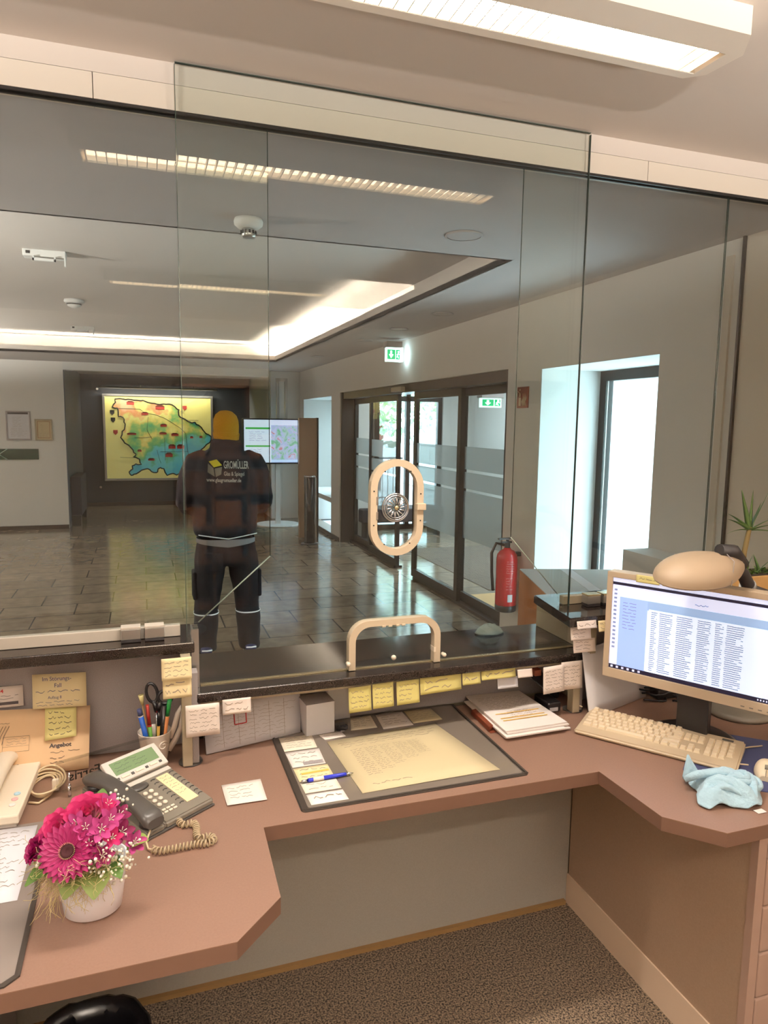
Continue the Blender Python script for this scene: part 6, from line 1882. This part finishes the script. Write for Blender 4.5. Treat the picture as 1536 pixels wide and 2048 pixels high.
key(x0 + 16.6 * u, -0.0185, u - 0.0012)
for r_ in range(5):
    for c_ in range(4 if r_ != 4 else 3):
        key(x0 + (19.0 + c_) * u, 0.040 - 0.0195 * r_, u - 0.0012)
b = MB(); b.box(0.165, 0.195, 0.064, 0.074, 0.0, 0.001, M=KM); b.build('logo_plate', 'phone_dark', kb, world=False)
b = MB(); b.tube([(1.330, 1.865, 0.765), (1.338, 1.93, 0.75), (1.330, 1.955, 0.80), (1.325, 1.96, 0.85)], 0.0022, 8); b.build('cable', 'cable_beige', kb)

# mouse mat and mouse
b = MB(); b.prism([(1.351, 1.402), (1.372, 1.380), (1.55, 1.262), (1.80, 1.48), (1.60, 1.66), (1.376, 1.459)], 0.7402, 0.7425)
tag(b.build('mouse_mat', 'mouse_mat_blue'), 'dark blue mouse mat under the right end of the keyboard', 'mouse mat')
mo = thing('computer_mouse', 'cream computer mouse at the right edge of the blue mat', 'mouse', (1.578, 1.372, 0.7425), math.radians(-50))
b = MB()
rs = []
for i in range(13):
    t_ = i / 12
    y = -0.055 + 0.11 * t_
    w_ = 0.031 * math.sin(PI * (0.07 + 0.86 * t_)) ** 0.45; h_ = 0.034 * math.sin(PI * (0.10 + 0.80 * t_)) ** 0.7
    rs.append([(w_ * math.copysign(abs(math.cos(a)) ** 0.8, math.cos(a)), y, max(0.001, h_ * math.sin(a))) for a in [PI * k / 14 for k in range(15)]])
b.rings(rs); b.build('shell', 'key_cream', mo, world=False)
b = MB(); b.cyl((-0.004, -0.028, 0.027), (0.004, -0.028, 0.027), 0.008, 14); b.build('wheel', 'phone_grey', mo, world=False)
b = MB(); b.box(-0.0005, 0.0005, -0.055, -0.012, 0.012, 0.032); b.build('button_gap', 'phone_grey', mo, world=False)
b = MB(); b.tube([(1.545, 1.402, 0.757), (1.525, 1.43, 0.750), (1.540, 1.475, 0.748), (1.60, 1.50, 0.748), (1.65, 1.50, 0.748), (1.70, 1.50, 0.745)], 0.0020, 8); b.tube([(1.545, 1.402, 0.757), (1.530, 1.44, 0.745), (1.60, 1.535, 0.744), (1.635, 1.565, 0.75), (1.66, 1.64, 0.745)], 0.0018, 8); b.build('cable', 'cable_beige', mo)

# crumpled cloth
b = MB()
N = 56
edge = [(1.290, 1.322), (1.272, 1.296), (1.284, 1.268), (1.325, 1.268), (1.362, 1.252), (1.385, 1.236), (1.420, 1.236), (1.452, 1.262), (1.482, 1.305), (1.492, 1.350), (1.478, 1.388), (1.438, 1.402), (1.395, 1.412), (1.352, 1.405), (1.322, 1.388), (1.322, 1.350)]
cx_, cy_ = 1.385, 1.325
rings_ = []
for i in range(30):
    t_ = i / 29
    ring = []
    for k in range(N):
        s = k / N * len(edge); j = int(s); f_ = s - j
        e0, e1 = edge[j % len(edge)], edge[(j + 1) % len(edge)]
        ex, ey = e0[0] + (e1[0] - e0[0]) * f_, e0[1] + (e1[1] - e0[1]) * f_
        x = cx_ + (ex - cx_) * (1 - t_); y = cy_ + (ey - cy_) * (1 - t_)
        a = 2 * PI * k / N
        dome = 0.042 * (1 - (1 - t_) ** 2.0)
        # long diagonal folds plus radial creases at the hem
        d_ = (x - cx_) * 0.35 + (y - cy_) * 0.94
        fold = 0.017 * abs(math.sin(46 * d_ + 3 * math.sin(9 * (x - cx_)))) ** 0.7 * min(1, t_ * 3)
        hem = 0.012 * max(0, math.sin(6 * a + 1.2)) * (1 - t_) ** 1.5
        ring.append((x, y, 0.7418 + max(0.0, dome + fold + hem)))
    rings_.append(ring)
b.rings(rings_)
cl_ = b.build('cleaning_cloth', 'cloth_blue', None, normals=True, subsurf=1)
tag(cl_, 'crumpled pale blue cleaning cloth on the right corner of the desk', 'cloth')
b = MB(); b.rings([[(1.345 + 0.030 * math.cos(a) * (1 - 0.92 * t_) - 0.012 * t_, 1.392 + 0.014 * math.sin(a) * (1 - 0.9 * t_) + 0.008 * t_, 0.758 + 0.058 * t_ + 0.004 * math.sin(5 * a)) for a in [2 * PI * k / 16 for k in range(16)]] for t_ in (0, 0.2, 0.4, 0.6, 0.8, 1.0)]); b.build('peak', 'cloth_blue', cl_)
for k, (rx_, ry_, a0, a1, zz) in enumerate(((0.050, 0.026, -2.6, 1.9, 0.783), (0.036, 0.016, -2.9, 2.4, 0.790), (0.068, 0.040, -1.7, 1.3, 0.772), (0.058, 0.050, 1.8, 3.6, 0.775))):
    pts_ = []
    for i in range(17):
        t_ = i / 16; a = a0 + (a1 - a0) * t_
        lx, ly = rx_ * math.cos(a), ry_ * math.sin(a)
        pts_.append((1.405 + lx * 0.93 + ly * 0.35, 1.320 - lx * 0.35 + ly * 0.93, zz + 0.004 * math.sin(3 * a)))
    b = MB(); b.tube(pts_, [0.003 + 0.0055 * math.sin(PI * (0.06 + 0.88 * i / 16)) for i in range(17)], 8); b.build('fold', 'cloth_blue', cl_)
b = MB(); b.tube([(1.300, 1.372, 0.770), (1.330, 1.356, 0.786), (1.375, 1.340, 0.792), (1.430, 1.318, 0.788)], [0.009, 0.011, 0.010, 0.005], 8); b.build('fold', 'cloth_blue', cl_)
for pts_ in ([(1.300, 1.290, 0.765), (1.335, 1.300, 0.779), (1.365, 1.290, 0.782), (1.385, 1.262, 0.764)], [(1.475, 1.320, 0.764), (1.452, 1.300, 0.779), (1.425, 1.275, 0.780), (1.415, 1.250, 0.758)],
             [(1.330, 1.335, 0.779), (1.352, 1.318, 0.790), (1.372, 1.300, 0.788), (1.390, 1.272, 0.772)], [(1.285, 1.300, 0.753), (1.320, 1.318, 0.771), (1.345, 1.338, 0.787)]):
    b = MB(); b.tube(pts_, [0.004] + [0.010] * (len(pts_) - 2) + [0.003], 10, flat=1.3); b.build('fold', 'cloth_blue', cl_, subsurf=1)
b = MB(); b.box(1.392, 1.418, 1.222, 1.238, 0.7412, 0.7422); b.build('care_label', 'paper_white', cl_)

# ================================================================ MONITOR
mo_dir = Vector((1.598 - 1.354, 1.40 - 1.80, 0)).normalized()
MW, MH = 0.520, 0.335
ml = Vector((1.354, 1.80, 0.893))
mc = ml + mo_dir * (MW / 2)
mn = thing('computer_monitor', 'beige framed computer monitor showing a table on the right side of the desk', 'monitor', (mc.x, mc.y, 0.740), math.atan2(mo_dir.y, mo_dir.x))
z0 = 0.153
# local: X along screen, -Y towards the viewer, Z up
bz = 0.018
b = MB(); b.box(-MW / 2, MW / 2, 0.006, 0.045, z0, z0 + MH, bev=0.004); b.build('housing', 'monitor_beige', mn, world=False)
b = MB()
b.box(-MW / 2, MW / 2, -0.004, 0.008, z0, z0 + 0.030, bev=0.002); b.box(-MW / 2, MW / 2, -0.004, 0.008, z0 + MH - bz, z0 + MH, bev=0.002)
b.box(-MW / 2, -MW / 2 + bz, -0.004, 0.008, z0 + 0.028, z0 + MH - bz + 0.002, bev=0.002); b.box(MW / 2 - bz, MW / 2, -0.004, 0.008, z0 + 0.028, z0 + MH - bz + 0.002, bev=0.002); b.build('bezel', 'monitor_beige', mn, world=False)
sx0, sx1, sz0, sz1 = -MW / 2 + bz, MW / 2 - bz, z0 + 0.030, z0 + MH - bz
sw, shh = sx1 - sx0, sz1 - sz0
b = MB(); b.box(sx0, sx1, 0.001, 0.004, sz0, sz1); scr = b.build('screen', 'screen_pale', mn, world=False)
def sq(name, a0, a1, c0, c1, m_, lift=0.0006):
    b = MB(); b.box(sx0 + a0 * sw, sx0 + a1 * sw, 0.001 - lift, 0.001, sz0 + c0 * shh, sz0 + c1 * shh); return b.build(name, m_, scr, world=False)
sq('task_bar', 0, 1, 0, 0.045, 'screen_dark'); sq('title_bar', 0, 1, 0.925, 0.955, 'screen_dark')
sq('side_menu', 0.05, 0.225, 0.045, 0.80, 'screen_blue'); sq('header_band', 0.225, 0.90, 0.70, 0.80, 'screen_band'); sq('table_area', 0.235, 0.895, 0.045, 0.715, 'screen_table', 0.001); sq('right_column', 0.93, 1.0, 0.045, 0.87, 'screen_pale', 0.0008)
b = MB(); fs = lambda x, y: Vector((sx0 + x * sw, -0.0006, sz0 + y * shh))
for k, (a0, a1) in enumerate(((0.25, 0.29), (0.30, 0.38), (0.40, 0.50), (0.52, 0.60), (0.62, 0.67), (0.68, 0.78))):
    b.strokes(fs, a0, a1, 0.06, 0.70, 30, 90 + k, words=1, thick=0.40, amp=0.14)
b.strokes(fs, 0.07, 0.16, 0.45, 0.76, 9, 99, words=2, thick=0.2, amp=0.2); b.strokes(fs, 0.50, 0.60, 0.83, 0.86, 1, 3, words=1, thick=0.3)
b.strokes(fs, 0.94, 0.99, 0.10, 0.80, 12, 9, words=1, thick=0.2, amp=0.2)
b.build('screen_text', 'screen_text', scr, world=False, normals=False)
b = MB()
for k in range(15):
    b.box(sx0 + 0.012 * sw, sx0 + 0.030 * sw, 0.0, 0.001, sz0 + (0.86 - 0.045 * k) * shh, sz0 + (0.88 - 0.045 * k) * shh)
b.build('menu_icons', 'screen_text', scr, world=False)
b = MB()
for k in range(6):
    b.box(sx0 + (0.012 + 0.035 * k) * sw, sx0 + (0.026 + 0.035 * k) * sw, -0.0002, 0.001, sz0 + 0.012 * shh, sz0 + 0.034 * shh)
for k in range(7):
    b.box(sx0 + (0.87 + 0.015 * k) * sw, sx0 + (0.877 + 0.015 * k) * sw, -0.0002, 0.001, sz0 + 0.015 * shh, sz0 + 0.030 * shh)
b.build('task_icons', 'screen_pale', scr, world=False)
for k in range(5):
    b = MB(); b.box(0.14 + 0.022 * k, 0.15 + 0.022 * k, -0.005, -0.003, z0 + 0.008, z0 + 0.011); b.build('button', 'phone_grey', mn, world=False)
b = MB(); b.box(-0.045, 0.045, 0.05, 0.085, 0.010, z0 + 0.17, bev=0.004); b.build('stand_neck', 'plastic_black', mn, world=False)
b = MB(); b.lathe([(0.110, 0.0), (0.112, 0.006), (0.10, 0.013), (0.02, 0.017)], (0.0, 0.075, 0.0005), 40, sx=1.05, sy=0.95); b.build('stand_base', 'plastic_black', mn, world=False)
b = MB(); b.lathe([(0.118, 0.0), (0.118, 0.005), (0.112, 0.0065)], (0.0, 0.075, 0.0), 40, sx=1.05, sy=0.95); b.build('base_ring', 'aluminium', mn, world=False)
b = MB(); b.box(-0.02, 0.03, 0.0, 0.02, z0 + MH, z0 + MH + 0.003); b.build('top_clip', 'phone_grey', mn, world=False)
MMn = local_matrix(mn)
for i, (a0, a1, lab) in enumerate(((-0.170, -0.100, 'larger cream sticky note on the top edge of the monitor'), (-0.092, -0.045, 'smaller cream sticky note on the monitor top edge, half under the lamp'))):
    P_ = [MMn @ Vector(q) for q in ((a0, -0.0055, z0 + MH + 0.002), (a1, -0.0055, z0 + MH + 0.002), (a1, -0.0065, z0 + MH - 0.021), (a0, -0.0065, z0 + MH - 0.021))]
    sheet('sticky_note', lab, 'note', P_, 'note_yellow', writing=[(0.1, 0.9, 0.3, 0.8, 1, 70 + i, 3)])

# small dark things on the shelf edge behind the monitor
t = thing('rubber_stamp', 'small brown round object on the right shelf, left above the monitor corner', 'stamp', (1.42, 1.86, 1.08))
b = MB(); b.lathe([(0.028, 0), (0.030, 0.012), (0.022, 0.022), (0.008, 0.026)], (1.492, 1.935, 1.081), 20); b.build('body', 'folder_brown', t)
t = thing('rubber_stamp', 'small black oval object on the right shelf just above the monitor edge', 'stamp', (1.58, 1.93, 1.08))
b = MB(); b.lathe([(0.034, 0), (0.036, 0.010), (0.026, 0.018), (0.01, 0.02)], (1.570, 1.935, 1.081), 20, sy=0.6); b.build('body', 'plastic_black', t)

# leaning white board, hole punch, cables, grey disc foot
sheet('leaning_board', 'large blank white sheet leaning beside the right post behind the monitor', 'paper',
      ((1.318, 1.862, 0.960), (1.615, 1.962, 0.960), (1.631, 1.925, 0.742), (1.330, 1.822, 0.742)), 'paper_bluish', th=0.004)
t = thing('hole_punch', 'black hole punch in the corner beside the right support post', 'hole punch', (1.25, 1.95, 0.74))
b = MB(); b.box(1.225, 1.275, 1.90, 1.99, 0.741, 0.775, bev=0.006); b.build('base', 'plastic_black', t)
b = MB(); b.rings([[(1.19 + 0.085 * t_ + w_ * math.cos(a) * 0.4, 1.97 - 0.03 * t_ + w_ * math.sin(a) * 0.3, 0.775 + zz + 0.02 * math.sin(a)) for a in [2 * PI * k / 12 for k in range(12)]] for t_, w_, zz in ((0, 0.03, 0.09), (0.3, 0.06, 0.075), (0.7, 0.06, 0.045), (1, 0.04, 0.02))]); b.build('lever', 'plastic_black', t)
b = MB(); b.box(1.19, 1.215, 1.93, 1.96, 0.858, 0.880, bev=0.003); b.build('brown_cap', 'folder_brown', t)
b = MB(); b.box(1.232, 1.262, 1.898, 1.9, 0.746, 0.758); b.build('label', 'paper_bluish', t)
rnd = random.Random(31)
b = MB()
for k in range(7):
    p = Vector((1.62 + rnd.uniform(-0.03, 0.03), 1.90 + rnd.uniform(-0.02, 0.02), 0.75 + 0.012 * k))
    pts_ = [p]
    d = Vector((1, -0.2, 0))
    for i in range(12):
        d = (d + Vector((rnd.uniform(-1, 1), rnd.uniform(-1, 1), rnd.uniform(-0.3, 0.3))) * 0.55).normalized()
        q = pts_[-1] + d * 0.016
        q.x = min(max(q.x, 1.58), 1.80); q.y = min(max(q.y, 1.84), 1.93); q.z = min(max(q.z, 0.746), 0.85)
        pts_.append(q)
    b.tube(pts_, 0.0035, 6)
tag(b.build('cable_bundle', 'cable_black', None), 'tangle of black cables behind the monitor foot', 'cables')
t = thing('cable_box', 'small grey box with cables behind the monitor foot', 'adapter', (1.70, 1.90, 0.74))
b = MB(); b.box(1.65, 1.75, 1.885, 1.93, 0.741, 0.775, bev=0.004); b.build('body', 'plastic_dark', t)
for x in (1.64, 1.68):
    b = MB(); b.cyl((x, 1.86, 0.81), (x, 1.885, 0.81), 0.012, 12); b.build('plug', 'phone_grey', t)

# ================================================================ DESK LAMP
dl = thing('desk_lamp', 'beige oval desk lamp arching over the monitor', 'desk lamp', (1.86, 1.74, 0.74))
b = MB(); b.lathe([(0.105, 0), (0.108, 0.010), (0.095, 0.020), (0.03, 0.028)], (1.84, 1.73, 0.7405), 40); b.build('foot', 'phone_grey', dl)
b = MB(); b.tube([(1.86, 1.76, 0.765), (1.90, 1.76, 0.95), (1.90, 1.70, 1.10), (1.80, 1.62, 1.17), (1.70, 1.58, 1.20)], 0.012, 10); b.build('lower_arm', 'plastic_dark', dl)
b = MB(); b.tube([(1.665, 1.555, 1.185), (1.650, 1.545, 1.215), (1.600, 1.525, 1.265), (1.555, 1.515, 1.300), (1.520, 1.50, 1.322)], [0.024, 0.019, 0.017, 0.017, 0.020], 14); b.sphere((1.672, 1.56, 1.183), 0.027); b.build('upper_arm', 'plastic_dark', dl)
b = MB(); b.cyl((1.640, 1.542, 1.222), (1.650, 1.546, 1.212), 0.023, 16); b.build('arm_ring', 'aluminium', dl)
# head: a flattened shell, long axis from the arm towards the left
hc = Vector((1.412, 1.50, 1.276))
ax = Vector((-0.96, -0.02, -0.10)).normalized()
upv = Vector((0.05, -0.20, 1)).normalized()
sd = ax.cross(upv).normalized(); upv = sd.cross(ax).normalized()
HM = Matrix(((ax.x, sd.x, upv.x, hc.x), (ax.y, sd.y, upv.y, hc.y), (ax.z, sd.z, upv.z, hc.z), (0, 0, 0, 1)))
def shell(k, zoff=0.0, inner=False):
    rs = []
    n = 40
    for i in range(9):
        ph_ = (PI / 2) * i / 8
        ring = []
        for j in range(n):
            a = 2 * PI * j / n
            ex = 0.125 if math.cos(a) > 0 else 0.165
            x = ex * math.cos(a) * math.cos(ph_) * k
            w_ = 0.085 * (1.0 if math.cos(a) > 0 else 1 - 0.45 * math.cos(a) ** 2)
            y = w_ * math.sin(a) * math.cos(ph_) * k
            z = 0.056 * math.sin(ph_) * k + zoff
            ring.append(HM @ Vector((x, y, z)))
        rs.append(ring)
    return rs
b = MB(); b.rings(shell(1.0), caps=False); ho = b.build('lamp_head', 'lamp_cream', dl, normals=False)
b = MB(); b.rings(shell(0.93), caps=False); b.build('reflector', 'lamp_inside', dl, normals=False)
b = MB()
low = [[HM @ Vector(((0.125 if math.cos(a) > 0 else 0.165) * math.cos(a) * kk, 0.085 * (1.0 if math.cos(a) > 0 else 1 - 0.45 * math.cos(a) ** 2) * math.sin(a) * kk, zz)) for a in [2 * PI * j / 40 for j in range(40)]] for kk, zz in ((1.0, 0.0), (0.985, -0.006), (0.90, -0.009), (0.5, -0.011))]
b.rings(low, caps=True); b.build('lower_shell', 'lamp_cream', dl)
b = MB(); b.tube([HM @ Vector((-0.165, 0, 0.0)), HM @ Vector((-0.12, 0, 0.045)), HM @ Vector((-0.07, 0, 0.060))], [0.018, 0.022, 0.016], 12); b.build('joint', 'plastic_dark', dl)
b = MB(); b.tube([HM @ Vector((-0.04, -0.085, -0.006)), HM @ Vector((-0.075, -0.05, 0.045)), HM @ Vector((-0.085, 0.0, 0.055))], 0.0012, 6); b.build('seam', 'fabric_grey', dl)

# ================================================================ POTTED ALOE ON THE RIGHT SHELF
AX, AY = 1.975, 1.885
al = thing('potted_plant', 'spiky green plant in a tan pot on the right granite shelf', 'plant', (AX, AY, 1.08))
b = MB(); b.box(AX - 0.085, AX + 0.15, AY - 0.05, AY + 0.055, 1.081, 1.165, bev=0.004); b.build('planter', 'planter_tan', al)
b = MB(); b.box(AX - 0.08, AX + 0.145, AY - 0.045, AY + 0.05, 1.160, 1.168); b.build('soil', 'soil', al)
b = MB(); b.tube([(AX, AY, 1.165), (AX + 0.004, AY, 1.24), (AX + 0.02, AY, 1.33)], [0.010, 0.009, 0.008], 10); b.build('stem', 'aloe_stem', al)
def blade(c, d, L, w_, droop, name='leaf', m_='aloe_green'):
    c = Vector(c); d = Vector(d).normalized(); sd_ = d.cross(Vector((0, 0.3, 1))).normalized()
    up_ = sd_.cross(d).normalized()
    rs = []
    for i in range(9):
        t_ = i / 8
        p = c + d * L * t_ + Vector((0, 0, -droop * t_ * t_))
        ww = w_ * (1 - t_) ** 0.8 + 0.0006; th_ = ww * 0.35
        rs.append([p + sd_ * ww, p + up_ * th_ * 0.3, p - sd_ * ww, p - up_ * th_])
    b = MB(); b.rings(rs); b.build(name, m_, al)
top = (AX + 0.02, AY, 1.32)
for (dx, dy, dz, L, w_, dr) in ((-0.35, 0.0, 1, 0.15, 0.011, 0), (0.02, 0, 1, 0.14, 0.011, 0), (0.55, 0, 1, 0.15, 0.011, 0.0), (-1, -0.1, 0.55, 0.13, 0.010, 0.02), (-1, 0.1, 0.85, 0.12, 0.010, 0.02), (1, 0, 0.5, 0.13, 0.011, 0.02), (1, -0.2, 0.05, 0.12, 0.011, 0.02),
                              (-1, 0, 0.2, 0.10, 0.010, 0.03), (0.2, -1, 0.5, 0.12, 0.011, 0.02), (-0.3, 1, 0.6, 0.06, 0.009, 0.01), (0.8, 0.3, 1, 0.12, 0.01, 0)):
    blade(top, (dx, dy, dz), L, w_, dr)
for (x, dx, dz, L) in ((-0.02, -0.5, 1, 0.10), (0.0, 0.5, 0.9, 0.09), (-0.05, -0.8, 0.9, 0.07), (-0.04, -0.2, 1, 0.09), (0.05, 0.7, 0.7, 0.11), (0.07, -0.3, 1, 0.08), (0.08, 0.8, 0.5, 0.10), (-0.06, 0.3, 1, 0.06), (0.1, 0.2, 1, 0.09), (0.03, -0.7, 0.6, 0.08)):
    blade((AX + x, AY - 0.01, 1.165), (dx, random.Random(int(x * 1000)).uniform(-0.5, 0.2), dz), L, 0.007, 0.01)
b = MB()
rnd = random.Random(9)
for i in range(60):
    x = AX + rnd.uniform(-0.07, 0.13); p = Vector((x, AY + rnd.uniform(-0.04, 0.04), 1.166)); d = Vector((rnd.uniform(-1, 1), rnd.uniform(-1, 1), rnd.uniform(0.3, 1))).normalized()
    leaf(b, p, d, rnd.uniform(0.02, 0.045), 0.004, 0.005)
o = b.build('ground_foliage', 'leaf_green', al, normals=False); o['kind'] = 'stuff'
t = thing('planter_box', 'grey-beige long planter behind the desk lamp on the right shelf', 'planter', (2.3, 1.9, 1.08))
b = MB(); b.box(2.14, 2.55, 1.84, 1.95, 1.081, 1.165, bev=0.004); b.build('body', 'planter_grey', t)

# cloth on the far end of the counter
b = MB()
rs = []
for i in range(12):
    t_ = i / 11
    rs.append([(1.140 + 0.055 * math.cos(a) * (1 - t_) , 2.16 + 0.035 * math.sin(a) * (1 - t_), 0.941 + 0.030 * (1 - (1 - t_) ** 2) + 0.009 * abs(math.sin(2.5 * a + 7 * t_)) * (0.3 + t_ * (1 - t_) * 2) + 0.001) for a in [2 * PI * k / 24 for k in range(24)]])
b.rings(rs); tag(b.build('wiping_rag', 'rag_grey'), 'small crumpled rag at the far right end of the low black counter', 'cloth')
